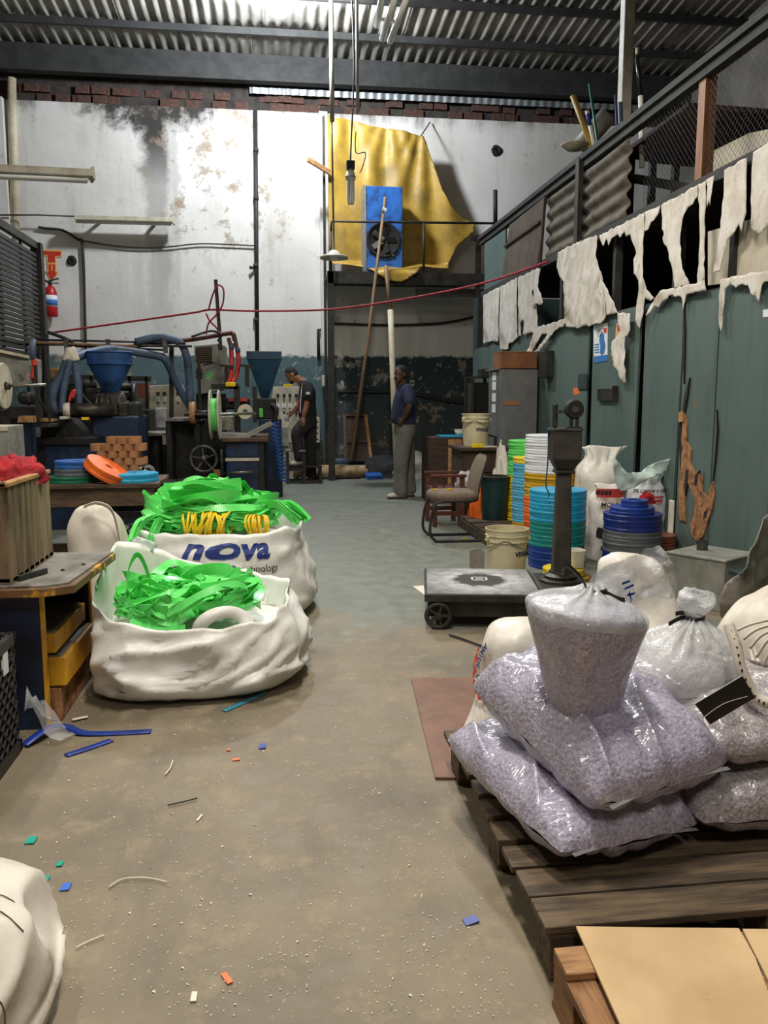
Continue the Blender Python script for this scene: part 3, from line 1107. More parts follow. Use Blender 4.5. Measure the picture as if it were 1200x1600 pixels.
# torn wood of the near board: raw chipboard standing proud with black cracks
def poly_on_wall(name, poly, m, off, th):
    return pr(name, poly, m, off, th)
raw = [(1064, 690), (1067, 648), (1072, 650), (1073, 690), (1079, 702), (1078, 720), (1086, 742), (1090, 735), (1094, 748), (1098, 738), (1097, 768), (1104, 775), (1113, 752), (1116, 770), (1113, 792), (1106, 812), (1098, 838), (1088, 846), (1080, 836), (1078, 818), (1084, 806), (1086, 782), (1074, 752), (1072, 742), (1070, 770), (1070, 815), (1061, 812), (1060, 782)]
poly_on_wall('broken_chipboard', raw, 'wood_raw', -0.012, 0.011)
poly_on_wall('wood_chip', [(1060, 644), (1067, 642), (1067, 658), (1060, 660)], 'wood_light', -0.02, 0.019)
for cr in ([(1066, 640), (1070, 615), (1077, 590), (1074, 618), (1069, 645)],
           [(1119, 640), (1121, 672), (1117, 720), (1113, 752), (1116, 716), (1119, 676)],
           [(1071, 735), (1076, 733), (1075, 748), (1070, 775), (1069, 755)],
           [(1100, 800), (1106, 795), (1103, 808), (1098, 812)],
           [(1086, 742), (1092, 735), (1088, 760), (1084, 757)],
           [(1063, 660), (1065, 700), (1063, 740), (1061, 700)],
           [(1068, 470), (1070, 520), (1068, 600), (1066, 540)]):
    poly_on_wall('crack', cr, 'deep_black', -0.0135, 0.014)  # black slips laid on the board, standing in for the dark inside holes
# small iron hatch, patch plate, paint marks on the boards
hb = MB()
a, c = PX(938, 608, XR), PX(962, 626, XR)
hb.box(XR - 0.03, XR, c.y, a.y, c.z, a.z)
hb.bar(PX(961, 603, XR - 0.03), PX(961, 628, XR - 0.03), 0.05, 0.02)
hb.build('iron_latch', 'black_metal', wall_right)
a, c = PX(905, 585, XR), PX(918, 608, XR)
MB().box(XR - 0.012, XR, c.y, a.y, c.z, a.z).build('patch_plate', 'plate_green', wall_right)
pr('paint_mark', [(896, 606), (905, 605), (905, 616), (896, 617)], 'chip_orange', -0.002, 0.002)

# ================================================================== TORN SHEETING over the openings of the right partition
def torn(name, poly, label, off=0.03, seed=0.0, cat='curtain', group='torn white sheeting along the partition', amp=0.02):
    yz = [(lambda p: (p.y, p.z))(PX(u, v, XR)) for u, v in poly]
    zt = max(p[1] for p in yz)
    zb = min(p[1] for p in yz)
    def fn(y, z):
        w = amp * (nz(y * 3 + seed, z * 0.7, seed, 2.2) + 0.5 * nz(y * 3, z * 1.3, seed, 6) + 0.25 * nz(y, z, seed, 22))
        hang = (zt - z) / max(0.05, zt - zb)
        return (XR - off - w * (0.3 + 0.7 * hang) - 0.02 * math.sin(hang * 3) * nz(y, 0, seed, 3), y, z)
    # ragged edge
    rag = []
    n = len(yz)
    for i in range(n):
        a, c = Vector(yz[i]), Vector(yz[(i + 1) % n])
        L = (c - a).length
        k = max(1, int(L / 0.045))
        for j in range(k):
            p = a + (c - a) * (j / k)
            if j:
                p = p + Vector((random.uniform(-1, 1), random.uniform(-1, 1))) * 0.009
            rag.append((p.x, p.y))
    o = MB().sheet(rag, 0.028, fn).build(name, 'torn_fabric', smooth=True, solid=0.003)
    return tag(o, label, cat, group)

torn('torn_sheet', [(758, 462), (784, 448), (783, 490), (782, 534), (770, 533), (758, 537)], 'far-end whole strip of grimy white sheeting on the partition', seed=1)
torn('torn_sheet', [(785, 448), (812, 434), (811, 480), (814, 528), (800, 536), (796, 546), (784, 546), (784, 495)], 'white sheeting strip with a rounded tongue hanging below the others', seed=2)
torn('torn_sheet', [(813, 434), (846, 419), (842, 446), (835, 456), (841, 476), (842, 508), (845, 516), (830, 521), (821, 523), (824, 506), (821, 499), (817, 506), (818, 524), (815, 526)], 'white sheeting strip with a small slit hole above the steel locker', seed=3)
torn('torn_flap', [(846, 420), (852, 420), (848, 448), (858, 472), (852, 477), (846, 474), (837, 478), (842, 462), (843, 445)], 'crumpled white flap hanging at the left edge of first black opening', off=0.06, seed=4)
torn('torn_fringe', [(846, 511), (868, 505), (890, 497), (891, 506), (873, 517), (858, 537), (840, 556), (838, 553), (856, 531), (862, 523), (852, 522), (842, 540), (832, 558), (824, 567), (822, 563), (833, 540), (838, 524)], 'shredded white fringe with two thin tails under the first black opening', off=0.045, seed=5)
torn('torn_sheet', [(880, 394), (890, 388), (912, 378), (941, 368), (938, 396), (944, 420), (950, 452), (956, 496), (944, 506), (912, 512), (891, 511), (890, 470), (889, 440), (882, 434), (878, 418)], 'largest intact sheet of wrinkled white sheeting, above the posters', off=0.05, seed=6, amp=0.04)
torn('torn_flap', [(944, 432), (950, 442), (962, 468), (972, 489), (962, 491), (952, 492), (948, 470), (942, 448)], 'triangular white rag beside the largest sheet', off=0.04, seed=7)
torn('torn_fringe', [(942, 368), (968, 355), (992, 343), (1014, 332), (1014, 366), (1012, 400), (1012, 432), (1016, 452), (1028, 466), (1022, 470), (1014, 466), (1012, 490), (1007, 514), (1002, 500), (1003, 476), (1007, 452), (1006, 438), (997, 428), (995, 405), (1000, 396), (994, 380), (990, 366), (984, 370), (981, 362), (975, 372), (972, 366), (962, 372), (957, 384), (953, 373), (948, 385), (944, 377)], 'ragged white valance ending in a long narrow strip, second opening', off=0.035, seed=8)
torn('torn_flap', [(1014, 331), (1026, 327), (1038, 321), (1037, 332), (1030, 344), (1024, 348), (1020, 357), (1014, 362)], 'small ragged white scrap at the top of the third opening', off=0.035, seed=9)
torn('torn_sheet', [(1039, 321), (1066, 307), (1096, 289), (1096, 306), (1082, 324), (1071, 346), (1068, 380), (1073, 420), (1083, 444), (1062, 451), (1058, 436), (1057, 425), (1054, 412), (1048, 386), (1042, 372), (1045, 366), (1041, 358), (1041, 340)], 'white sheeting waisted in the middle between two black openings', seed=10)
torn('torn_strip', [(1097, 288), (1110, 282), (1109, 320), (1106, 380), (1105, 438), (1094, 450), (1097, 420), (1099, 380), (1098, 330)], 'narrow full-height white strip beside the cream board', seed=11)
torn('torn_flap', [(1110, 281), (1123, 275), (1121, 296), (1117, 322), (1114, 312), (1111, 325)], 'short white scrap next to the narrow full-height strip', seed=12)
torn('torn_sheet', [(1138, 266), (1174, 247), (1173, 290), (1172, 332), (1164, 364), (1160, 350), (1150, 368), (1142, 376), (1138, 396), (1131, 424), (1119, 426), (1120, 412), (1125, 388), (1130, 360), (1136, 308)], 'white sheeting tapering down to a ragged tip over the cream board', seed=13)
torn('torn_sheet', [(1184, 238), (1200, 228), (1230, 211), (1230, 360), (1204, 352), (1197, 362), (1188, 366), (1181, 356), (1182, 300)], 'white sheeting cut by the right edge of the picture', seed=14)
torn('torn_fringe', [(1134, 437), (1160, 431), (1190, 426), (1215, 421), (1215, 440), (1204, 440), (1199, 446), (1196, 474), (1190, 462), (1184, 460), (1180, 446), (1168, 444), (1158, 450), (1150, 444), (1141, 452), (1138, 474), (1134, 522), (1130, 496), (1131, 462)], 'white fringe below the cream board with a dangling thread', off=0.04, seed=15)
torn('torn_fringe', [(1018, 494), (1024, 476), (1040, 454), (1060, 450), (1090, 444), (1109, 438), (1112, 454), (1096, 456), (1080, 461), (1076, 488), (1073, 464), (1054, 462), (1050, 468), (1042, 472), (1036, 480), (1028, 480)], 'white fringe lying along the board top under the third opening', off=0.04, seed=16)
torn('torn_strip', [(974, 488), (994, 490), (994, 516), (986, 526), (985, 560), (986, 598), (980, 598), (976, 580), (966, 562), (965, 534), (976, 526), (980, 516), (974, 504)], 'crumpled white rag dangling over the tan poster', off=0.05, seed=17, amp=0.04)

# posters on the boards
def wallquad(px0, py0, px1, py1, py0b=None, py1b=None):
    return [(px0, py0), (px1, py0b or py0), (px1, py1b or py1), (px0, py1)]
def pprism(parent, name, poly, m, off, th):
    return MB().prism(poly, lambda u, v, w: PX(u, v, XR - off) + Vector((w, 0, 0)), th).build(name, m, parent)
t = thing('poster', 'white and blue poster with a standing figure on green board', 'poster', PX(938, 566, XR - 0.002))
pprism(t, 'sheet', [(927, 508), (949, 504), (949, 564), (928, 567)], 'poster_white', 0.004, 0.003)
pprism(t, 'blue_band', [(928, 557), (949, 554), (949, 564), (928, 567)], 'poster_blue', 0.0055, 0.001)
pprism(t, 'figure', [(938, 522), (941, 519), (944, 523), (944, 530), (946, 540), (944, 552), (940, 555), (937, 552), (938, 540), (936, 532)], 'poster_blue', 0.0055, 0.001)
pprism(t, 'pale_disc', [(933, 516), (938, 513), (941, 518), (939, 526), (934, 528), (932, 522)], 'film_milky', 0.0055, 0.001)
pprism(t, 'red_emblem', [(943, 513), (948, 512), (948, 519), (944, 521)], 'ink_red', 0.0055, 0.001)
for i in range(4):
    pprism(t, 'text_line', [(929, 538 + i * 4), (936, 537 + i * 4), (936, 539 + i * 4), (929, 540 + i * 4)], 'poster_blue', 0.0055, 0.001)
t = thing('poster', 'tan poster with a red square, half hidden by a white rag', 'poster', PX(963, 555, XR - 0.002))
pprism(t, 'sheet', [(963, 506), (974, 504), (974, 553), (954, 556), (957, 540), (961, 530)], 'poster_tan', 0.004, 0.003)
pprism(t, 'red_square', [(964, 508), (973, 506), (973, 517), (965, 518)], 'sign_red', 0.0055, 0.001)
tag(MB().prism([(1192, 484), (1206, 482), (1206, 494), (1192, 496)], lambda u, v, w: PX(u, v, XR - 0.004) + Vector((w, 0, 0)), 0.003).build('paper_label', 'poster_white'), 'small white paper label on the green board at right edge', 'label')

# ================================================================== THINGS ON THE BALCONY
tag(MB().box(3.55, 3.66, 8.55, 8.67, 2.9, 7.0).build('steel_column', 'white_metal', bevel=0.01), 'tall pale steel column rising from the balcony to the roof', 'column')
def rod(name, a, c, r, m, label, cat, r2=None, n=10):
    return tag(MB().cyl(a, c, r, r2, n).build(name, m, smooth=True), label, cat)
def rod_at(pa, pb, ya, yb, r, m, label, cat='rod', zend=2.9, **kw):
    a, c = PY(pa[0], pa[1], ya), PY(pb[0], pb[1], yb)
    d = (c - a)
    e = a + d * ((zend - a.z) / d.z) if d.z < -0.05 else c
    return rod(cat, a, e, r, m, label, cat, **kw)
t0 = thing('cardboard_tube', 'long yellow cardboard tube with dark tip leaning above the balcony rail', 'tube', PY(925, 240, 9.2))
a, c = PY(895, 149, 9.2), PY(918, 212, 9.2)
e = a + (c - a) * 2.2
MB().cyl(a, e, 0.032, n=12).build('tube', 'tarp_yellow', t0, smooth=True)
MB().cyl(a + (a - c) * 0.02, a + (c - a) * 0.03, 0.02, n=10).build('tip', 'ink_black', t0, smooth=True)
rod_at((921, 131), (930, 196), 8.9, 8.9, 0.014, 'spool_darkgreen', 'thin green rod leaning above the balcony rail', 'rod')
t0 = thing('plastic_tube', 'white tube with blue sleeve between the yellow tube and green rod', 'tube', PY(930, 240, 9.1))
a, c = PY(917, 173, 9.1), PY(926, 215, 9.1)
e = a + (c - a) * 2.5
MB().cyl(a, e, 0.022, n=12).build('tube', 'tub_white', t0, smooth=True)
MB().cyl(a + (c - a) * .12, a + (c - a) * .55, 0.0235, n=12).build('sleeve', 'ink_blue', t0, smooth=True)
rod_at((962, 148), (966, 240), 8.2, 8.2, 0.014, 'ink_violet', 'dark blue rod standing beside the pale steel column', 'rod')
rod_at((969, 160), (972, 240), 8.1, 8.1, 0.022, 'hose_blue', 'grey-blue plastic pipe beside the pale steel column', 'pipe')
t0 = thing('lamp_tube', 'slim white lamp tube with black end standing behind the rail', 'tube', PY(1004, 262, 7.6))
a, b1, c = PY(995, 86, 7.6), PY(1001, 150, 7.6), PY(1003, 262, 7.6)
MB().cyl(a, b1, 0.018, n=10).build('black_end', 'glossy_black', t0, smooth=True)
MB().cyl(b1, c, 0.024, n=10).build('tube', 'lamp_glass', t0, smooth=True)
MB().cyl(a + Vector((0, 0, .06)), a, 0.014, n=10).build('cap', 'tub_white', t0, smooth=True)
# split grey gutter pipe and a cream dish lying on the rail
mb = MB()
a, c = PY(905, 232, 9.4), PY(952, 178, 9.2)
d = (c - a).normalized()
u = d.cross(Vector((0, 1, 0))).normalized()
w = d.cross(u)
mb.grid(2, 12, lambda s_, t_: a + d * (s_ * (c - a).length) + u * (0.1 * math.cos(PI * (t_ * 1.2 - .1))) + w * (0.1 * math.sin(PI * (t_ * 1.2 - .1))))
tag(mb.build('split_pipe', 'grey_panel', smooth=True, solid=0.01), 'half-round grey pipe sticking out past the balcony rail', 'pipe')
mb = MB()
mb.lathe([(0.0, 0), (0.08, 0.01), (0.15, 0.06), (0.155, 0.065), (0.08, 0.02), (0, 0.012)], PY(898, 236, 9.1), 20)
tag(mb.build('cream_dish', 'cream_panel', smooth=True), 'shallow cream dish on the balcony rail', 'dish')
# dark deck on legs with its underside showing
t0 = thing('storage_deck', 'dark brown deck on steel legs behind the wire mesh', 'shelf', (4.4, 7.2, 2.9))
zd = 3.62
dk = [G(970, 245, zd), G(1030, 256, zd), G(1092, 262, zd), G(1330, 268, zd), G(1400, 215, zd), G(1330, 188, zd), G(1200, 178, zd), G(1075, 168, zd)]
MB().prism([(p.x, p.y) for p in dk], lambda u, v, w: (u, v, zd + w), 0.04).build('deck', 'rust_sheet', t0)
for px, py in ((986, 248), (1056, 257), (1020, 252)):
    p = G(px, py, zd)
    MB().box(p.x - .03, p.x + .03, p.y - 0.03, p.y + 0.03, 2.9, zd).build('leg', 'beam_dark', t0)
a = G(978, 248, zd)
MB().bar(Vector((a.x, a.y, 3.45)), Vector((a.x + 0.9, a.y - 1.2, 2.95)), 0.06, 0.08).build('brace', 'beam_dark', t0)
# pale board leaning behind the mesh, rusty sheet standing on the deck
tag(MB().prism([(1094, 246), (1170, 208), (1230, 196), (1230, 260), (1094, 272)], lambda u, v, w: PX(u, v, 3.5) + Vector((w, 0, 0)), 0.02).build('pale_board', 'cream_board'), 'pale board standing behind the wire mesh on the balcony', 'board')
tag(MB().box(6.3, 6.35, 3.2, 9.4, 2.9, 6.2).build('rusty_sheet', 'rust_sheet'), 'reddish brown sheet wall behind the wire mesh on the balcony', 'sheet')

# ================================================================== ON THE BACK WALL
def wall_pipe(name, pts, r, m, label, cat='pipe', y=YB - 0.05, n=10, smooth_k=0):
    P = [PY(a, c, y) for a, c in pts]
    if smooth_k:
        P = smoothpath(P, smooth_k)
    return tag(MB().tube(P, r, n).build(name, m, smooth=True), label, cat)

wall_pipe('drain_pipe', [(18, 122), (24, 372)], 0.07, 'pipe_cream', 'cream drain pipe at the far left of the back wall')
tag(MB().box(PY(8, 160, 14.5).x - .19, PY(8, 160, 14.5).x - .03, YB - 0.16, YB, 0, 6.03).build('wall_pier', 'back_wall_paint'), 'stained vertical pier beside the cream drain pipe', 'pier')
t = thing('conduit', 'long black conduit running down the white wall left of the yellow tarp', 'pipe', PY(400, 545, YB - 0.06))
MB().tube([PY(399, 172, YB - 0.06), PY(402, 548, YB - 0.06)], 0.035, 10).build('pipe', 'conduit', t, smooth=True)
for yy in (235, 310, 415, 500):
    MB().tube([PY(400, yy - 3, YB - 0.06), PY(400, yy + 3, YB - 0.06)], 0.045, 10).build('coupling', 'conduit', t, smooth=True)
MB().cyl(PY(391, 418, YB - 0.12), PY(398, 418, YB - 0.06), 0.03, 0.02).build('knob', 'conduit', t, smooth=True)
wall_pipe('conduit', [(60, 355), (72, 357), (98, 360), (122, 374), (128, 378), (131, 420), (134, 545)], 0.022, 'conduit', 'black conduit dropping beside the fire extinguisher', smooth_k=4)
wall_pipe('cable', [(128, 376), (170, 383), (215, 387), (260, 386), (310, 381), (355, 382), (398, 384)], 0.012, 'conduit', 'thin grey cable sagging across the white wall', smooth_k=5)
wall_pipe('cable', [(0, 336), (60, 336), (116, 338)], 0.012, 'conduit', 'straight dark cable feeding the cream light fitting', y=14.4)
wall_pipe('cable', [(498, 560), (497, 516), (514, 514)], 0.03, 'conduit', 'black pipe elbow between hopper and the steel post', smooth_k=0)
wall_pipe('cable', [(512, 505), (600, 508), (690, 505), (750, 493)], 0.022, 'conduit', 'black cable crossing the wall under the platform', smooth_k=5)
wall_pipe('cable', [(528, 612), (615, 612), (650, 616), (700, 626), (740, 630)], 0.03, 'conduit', 'thick black cable along the dark teal wall behind the standing man', smooth_k=5)
for i, (px, py, r) in enumerate(((776, 235, 0.07), (112, 408, 0.06))):
    mb = MB()
    mb.lathe([(r * 1.4, 0.0), (r, -0.03), (r * 0.5, -0.03), (r * 0.3, 0.0), (0, 0.0)], PY(px, py, YB), 12, 'Y')
    for v in mb.v:
        v += Vector((nz(v.x, v.z, i, 20), 0, nz(v.z, v.x, i, 20))) * 0.03
    tag(mb.build('wall_hole', 'deep_black', smooth=True), ['dark broken hole in the plaster right of the yellow tarp', 'dark broken hole in the plaster beside the extinguisher sign'][i], 'hole')

# fire extinguisher with its red arrow sign
p = PY(81, 495, 14.45)
t = thing('fire_extinguisher', 'red fire extinguisher with white and blue label on back wall', 'extinguisher', p)
r = 0.10
z0 = p.z
ztop = PY(81, 446, 14.45).z
cx, cy = p.x, 14.45
MB().lathe([(0.0, z0), (r * .9, z0), (r, z0 + .02), (r, ztop - .12), (r * .75, ztop - .04), (r * .3, ztop), (0, ztop)], (cx, cy, 0), 20).build('cylinder', 'red_paint', t, smooth=True)
lb = MB().lathe([(r * 1.01, z0 + .16), (r * 1.012, z0 + .34)], (cx, cy, 0), 20)
lb.build('label_band', 'poster_white', t, smooth=True)
MB().lathe([(r * 1.02, z0 + .18), (r * 1.022, z0 + .27)], (cx, cy, 0), 20).build('blue_band', 'poster_blue', t, smooth=True)
MB().lathe([(r * .3, ztop), (r * .3, ztop + .05), (r * .2, ztop + .07), (0, ztop + .07)], (cx, cy, 0), 12).build('valve', 'dark_grey_metal', t, smooth=True)
MB().bar((cx - .04, cy, ztop + .06), (cx + .14, cy - .02, ztop + .11), 0.03, 0.02).bar((cx - .04, cy, ztop + .04), (cx + .14, cy - .02, ztop + .03), 0.03, 0.015).build('handle', 'dark_grey_metal', t)
MB().tube(smoothpath([(cx, cy, ztop + .04), (cx - .12, cy - .03, ztop + .08), (cx - .17, cy - .05, ztop - .05), (cx - .16, cy - .05, z0 + .42)], 5), 0.018, 8).build('hose', 'rubber', t, smooth=True)
MB().cyl((cx - .16, cy - .05, z0 + .5), (cx - .15, cy - .05, z0 + .26), 0.025, 0.045).build('nozzle', 'red_paint', t, smooth=True)
MB().box(cx - .05, cx + .05, cy + .08, YB, z0 + .3, z0 + .36).build('bracket', 'dark_grey_metal', t)
t = thing('extinguisher_sign', 'red T-shaped arrow sign with yellow border above the extinguisher', 'sign', PY(80, 440, YB - 0.01))
def sgn(name, poly, m, off, th=0.004):
    return MB().prism(poly, lambda u, v, w: PY(u, v, YB - off) + Vector((0, w, 0)), th).build(name, m, t)
sgn('sign_plate', [(63, 390), (97, 391), (97, 401), (88, 402), (88, 412), (73, 412), (73, 400), (63, 399)], 'sign_yellow', 0.012)
sgn('red_t', [(65, 392), (95, 393), (95, 399), (86, 400), (86, 410), (75, 410), (75, 398), (65, 397)], 'sign_red', 0.016)
sgn('arrow_plate', [(74, 412), (88, 412), (88, 424), (92, 425), (81, 441), (70, 423), (74, 423)], 'sign_yellow', 0.012)
sgn('red_arrow', [(76, 413), (86, 413), (86, 425), (89, 427), (81, 438), (73, 425), (76, 425)], 'sign_red', 0.016)
sgn('pale_mark', [(80, 414), (82, 414), (82, 423), (80, 423)], 'sign_yellow', 0.019)

# red line strung across the hall
P = smoothpath([PY(72, 521, 11.6), PY(180, 506, 11.6), PY(300, 489, 11.4), PY(330, 484, 11.3), PY(400, 486, 11.2), PY(520, 483, 11.0), PY(640, 466, 10.5), PY(760, 441, 9.8), PX(858, 408, XR - 0.05)], 6)
t = thing('red_line', 'red line strung across the hall to the torn sheeting', 'rope', PY(330, 484, 11.3))
MB().tube(P, 0.013, 6).build('line', 'red_rope', t, smooth=True)
P = smoothpath([PY(326, 484, 11.3), PY(332, 462, 11.2), PY(340, 446, 11.2), PY(349, 452, 11.2), PY(348, 475, 11.2), PY(338, 492, 11.2), PY(326, 505, 11.2), PY(322, 522, 11.2)], 6)
MB().tube(P, 0.011, 6).build('loop', 'red_rope', t, smooth=True)
P = smoothpath([PY(322, 490, 11.3), PY(328, 502, 11.2), PY(338, 512, 11.2), PY(344, 524, 11.2)], 6)
MB().tube(P, 0.011, 6).build('tail', 'red_rope', t, smooth=True)
tag(MB().bar(PY(337, 437, 11.3), PY(345, 545, 11.3), 0.045, 0.045).build('mast', 'conduit'), 'thin steel mast carrying the red line loop', 'mast')

# ---- platform with tarp and cooler
YP = 13.3
t = thing('wall_platform', 'black steel platform bracketed high on the back wall under the tarp', 'platform', (PY(520, 700, YP).x, YP, 0))
a, c = PY(516, 428, YP), PY(752, 437, YP)
xa, xb = PY(512, 428, YP).x, PY(758, 437, YP).x
zt_, zb_ = PY(520, 424, YP).z, PY(520, 443, YP).z
MB().box(xa, xb, YP - .05, YP + .03, zb_, zt_).build('edge_beam', 'black_metal', t)
MB().box(xa, xb, YP + .03, YB, zt_ - .05, zt_ - .02).build('deck', 'black_metal', t)
MB().box(xa - .01, xa + .09, YP - .05, YP + .05, 0, zt_).build('post', 'black_metal', t)
for px in (747,):
    x = PY(px, 400, YP).x
    MB().box(x - .04, x + .04, YP - .04, YP + .04, PY(px, 560, YP).z, PY(px, 368, YP).z).build('post', 'black_metal', t)
MB().box(PY(735, 370, YP).x, PY(758, 370, YP).x, YP - .03, YP + .03, PY(740, 376, YP).z, PY(740, 369, YP).z).build('top_rail', 'black_metal', t)
MB().box(PY(650, 440, YP).x, xb, YP, YP + .05, PY(640, 462, YP).z, PY(640, 450, YP).z).build('lower_beam', 'black_metal', t)
# guard rail
MB().tube([PY(517, 362, 13.1), PY(518, 346, 13.1), PY(600, 347, 13.1), PY(775, 349, 13.1)], 0.018, 8).build('guard_rail', 'conduit', t, smooth=True)
MB().tube([PY(517, 362, 13.1), PY(517, 424, 13.1)], 0.018, 8).build('rail_post', 'conduit', t, smooth=True)
MB().tube([PY(662, 348, 13.1), PY(662, 426, 13.1)], 0.018, 8).build('rail_post', 'conduit', t, smooth=True)
MB().tube([PY(774, 297, 13.1), PY(774, 352, 13.1)], 0.035, 8).build('rail_post', 'conduit', t, smooth=True)
tag(MB().box(PY(509, 300, 13.95).x - .04, PY(512, 300, 13.95).x - .03, 14.0, 14.1, 0, PY(512, 176, 13.85).z).build('steel_post', 'black_metal'), 'slim black steel post at the left edge of the tarp', 'post')
# tarp
HP = [(512, 180, 0.0), (545, 182, 0.2), (608, 200, 0.3), (662, 212, 0.6)]
HPw = [PY(px, py, 14.0) for px, py, _ in HP]
outl = [(511, 179), (520, 186), (540, 183), (575, 196), (608, 201), (640, 207), (662, 212), (668, 226), (676, 252), (690, 298), (706, 326), (726, 341), (743, 349), (741, 362), (728, 374), (712, 388), (702, 410), (694, 424), (668, 424), (648, 424), (636, 440), (615, 452), (594, 449), (578, 438), (566, 424), (540, 418), (518, 414), (514, 380), (513, 300)]
pol = [(lambda p: (p.x, p.z))(PY(u, v, 14.0)) for u, v in outl]
def tarp_fn(x, z):
    ws, acc = 0.0, 0.0
    for i, h in enumerate(HPw):
        dx_, dz_ = x - h.x, max(0.0, h.z - z)
        an = math.atan2(dx_, dz_ + 0.35)
        g = math.exp(-abs(dx_) / (0.18 + .25 * dz_)) + 1e-4
        acc += g * math.sin(an * (13, 11, 15, 19)[i] + 1.7 * i) * min(1.0, .25 + dz_ / 1.2)
        ws += g
    w = 0.07 * acc / ws + 0.05 * nz(x, z * 0.3, 0, 1.3) + 0.03 * math.sin(x * 11 + z * 1.2)
    zlow = PY(600, 420, 14.0).z
    if z < zlow + 0.1:
        w -= 0.85 * min(1, (zlow + 0.1 - z) / 0.25) * 1.0
    return (x, 14.0 + w, z)
tarp = MB().sheet(pol, 0.045, tarp_fn).build('yellow_tarp', 'tarp_yellow', smooth=True, solid=0.004)
tag(tarp, 'dirty yellow tarp hung on the back wall behind the blue cooler', 'tarp')
tag(MB().tube([PY(658, 212, 13.95), PY(672, 191, YB - 0.05)], 0.01, 6).build('tarp_cord', 'conduit'), 'short cord tying the tarp corner to the wall', 'cord')
tag(MB().bar(PY(481, 249, 13.7), PY(516, 270, 13.9), 0.05, 0.07).build('timber_stub', 'wood_light'), 'short timber stub poking out left of the yellow tarp', 'timber')
# blue cooler
Yc = 13.45
x0, x1 = PY(569, 300, Yc).x, PY(629, 300, Yc).x
z0, z1 = zt_ - 0.02, PY(600, 291, Yc).z
t = thing('air_cooler', 'tall blue steel fan unit standing in front of the yellow tarp', 'cooler', ((x0 + x1) / 2, Yc, z0))
MB().box(x0, x1, Yc, Yc + .35, z0, z1).build('housing', 'ac_blue', t, bevel=0.01)
MB().box(x0 - .012, x0 + .03, Yc - .012, Yc + .36, z0, z1 + .01).build('side_panel', 'grey_panel', t)
fc = PY(599, 375, Yc)
MB().lathe([(0.0, -.01), (.23, -.01), (.25, -.03), (.27, -.03), (.28, 0)], (fc.x, Yc, fc.z), 28, 'Y').build('fan_ring', 'deep_black', t, smooth=True)
mb = MB()
for k in range(5):
    a = k * 2 * PI / 5
    mb.obox((fc.x + .12 * math.cos(a), Yc - .03, fc.z + .12 * math.sin(a)), 0.17, 0.008, 0.09, 0, 0.35, -a)
mb.build('fan_blade', 'black_metal', t)
MB().lathe([(0, -.05), (.05, -.045), (.05, -.01)], (fc.x, Yc, fc.z), 16, 'Y').build('fan_hub', 'black_metal', t, smooth=True)
for px, py in ((579, 391), (614, 398)):
    q = PY(px, py, Yc)
    MB().lathe([(0, -.03), (.025, -.03), (.03, 0)], q, 12, 'Y').build('knob', 'steel', t, smooth=True)
# poles
t = thing('timber_pole', 'long thin timber pole leaning from the floor up against the platform', 'pole', PY(549, 722, 13.1))
MB().tube([PY(548, 718, 12.95), PY(574, 540, 12.98), PY(602, 308, 13.0)], [0.03, 0.026, 0.022], 10).build('shaft', 'pole_wood', t, smooth=True)
MB().tube([PY(597, 326, 12.98), PY(603, 330, 12.98)], 0.035, 8).build('tape_wrap', 'tub_white', t)
t = thing('pvc_pole', 'cream plastic pole with a brown upper end behind the standing man', 'pole', PY(619, 735, 12.9))
MB().tube([(PY(620, 752, 12.9).x, 12.9, .0), PY(610, 484, 12.95)], 0.045, 12).build('pipe', 'pipe_cream', t, smooth=True)
MB().tube([PY(610, 486, 12.95), PY(603, 415, 13.0)], 0.03, 10).build('upper_end', 'pole_wood', t, smooth=True)

# ---- lamps
t = thing('pendant_lamp', 'old enamel pendant shade on a long pipe in front of the tarp', 'lamp', PY(522, 404, 12.2))
c = PY(522, 402, 12.2)
MB().lathe([(.02, .10), (.06, .09), (.09, .04), (.20, .015), (.205, -.02), (.19, -.02), (.08, .02), (0, .03)], c, 28).build('shade', 'lamp_shade', t, smooth=True)
MB().lathe([(0, -.05), (.05, -.04), (.06, 0), (.04, .03)], c, 16).build('bulb', 'lamp_glass', t, smooth=True)
tp = PY(518, -30, 12.2)
MB().tube([(c.x, c.y, c.z + .09), (c.x - .02, c.y, (c.z + tp.z) / 2), tp], 0.014, 8).build('stem', 'grey_panel', t, smooth=True)
MB().tube([PY(519, 190, 12.2), PY(517, -60, 12.2)], 0.032, 10).build('drop_pipe', 'white_metal', t, smooth=True)
t = thing('bulb_lamp', 'white spiral energy-saving bulb hanging from a cord before the tarp', 'lamp', PY(548, 318, 11.4))
c = PY(548, 318, 11.4)
for k in range(4):
    a = k * PI / 2 + .4
    x, y = c.x + .04 * math.cos(a), c.y + .04 * math.sin(a)
    MB().tube(smoothpath([(x, y, c.z + .30), (x, y, c.z + .04), (c.x + .028 * math.cos(a + .8), c.y + .028 * math.sin(a + .8), c.z + .02), (c.x + .03 * math.cos(a + 1.2), c.y + .03 * math.sin(a + 1.2), c.z + .3)], 4), 0.016, 8).build('glass_tube', 'lamp_glass', t, smooth=True)
MB().lathe([(0, .30), (.065, .30), (.065, .36), (.05, .40), (.035, .44), (0, .44)], c, 16).build('ballast', 'tub_white', t, smooth=True)
MB().torus((c.x, c.y, c.z + .335), .066, .006).build('green_ring', 'spool_darkgreen', t, smooth=True)
MB().box(c.x - .055, c.x + .055, c.y - .05, c.y + .05, c.z + .43, c.z + .54).build('socket', 'dark_grey_metal', t, bevel=0.01)
MB().tube(smoothpath([(c.x, c.y, c.z + .54), PY(549, 215, 11.4), PY(553, 100, 11.4), PY(548, -40, 11.4)], 6), 0.01, 6).build('cord', 'conduit', t, smooth=True)
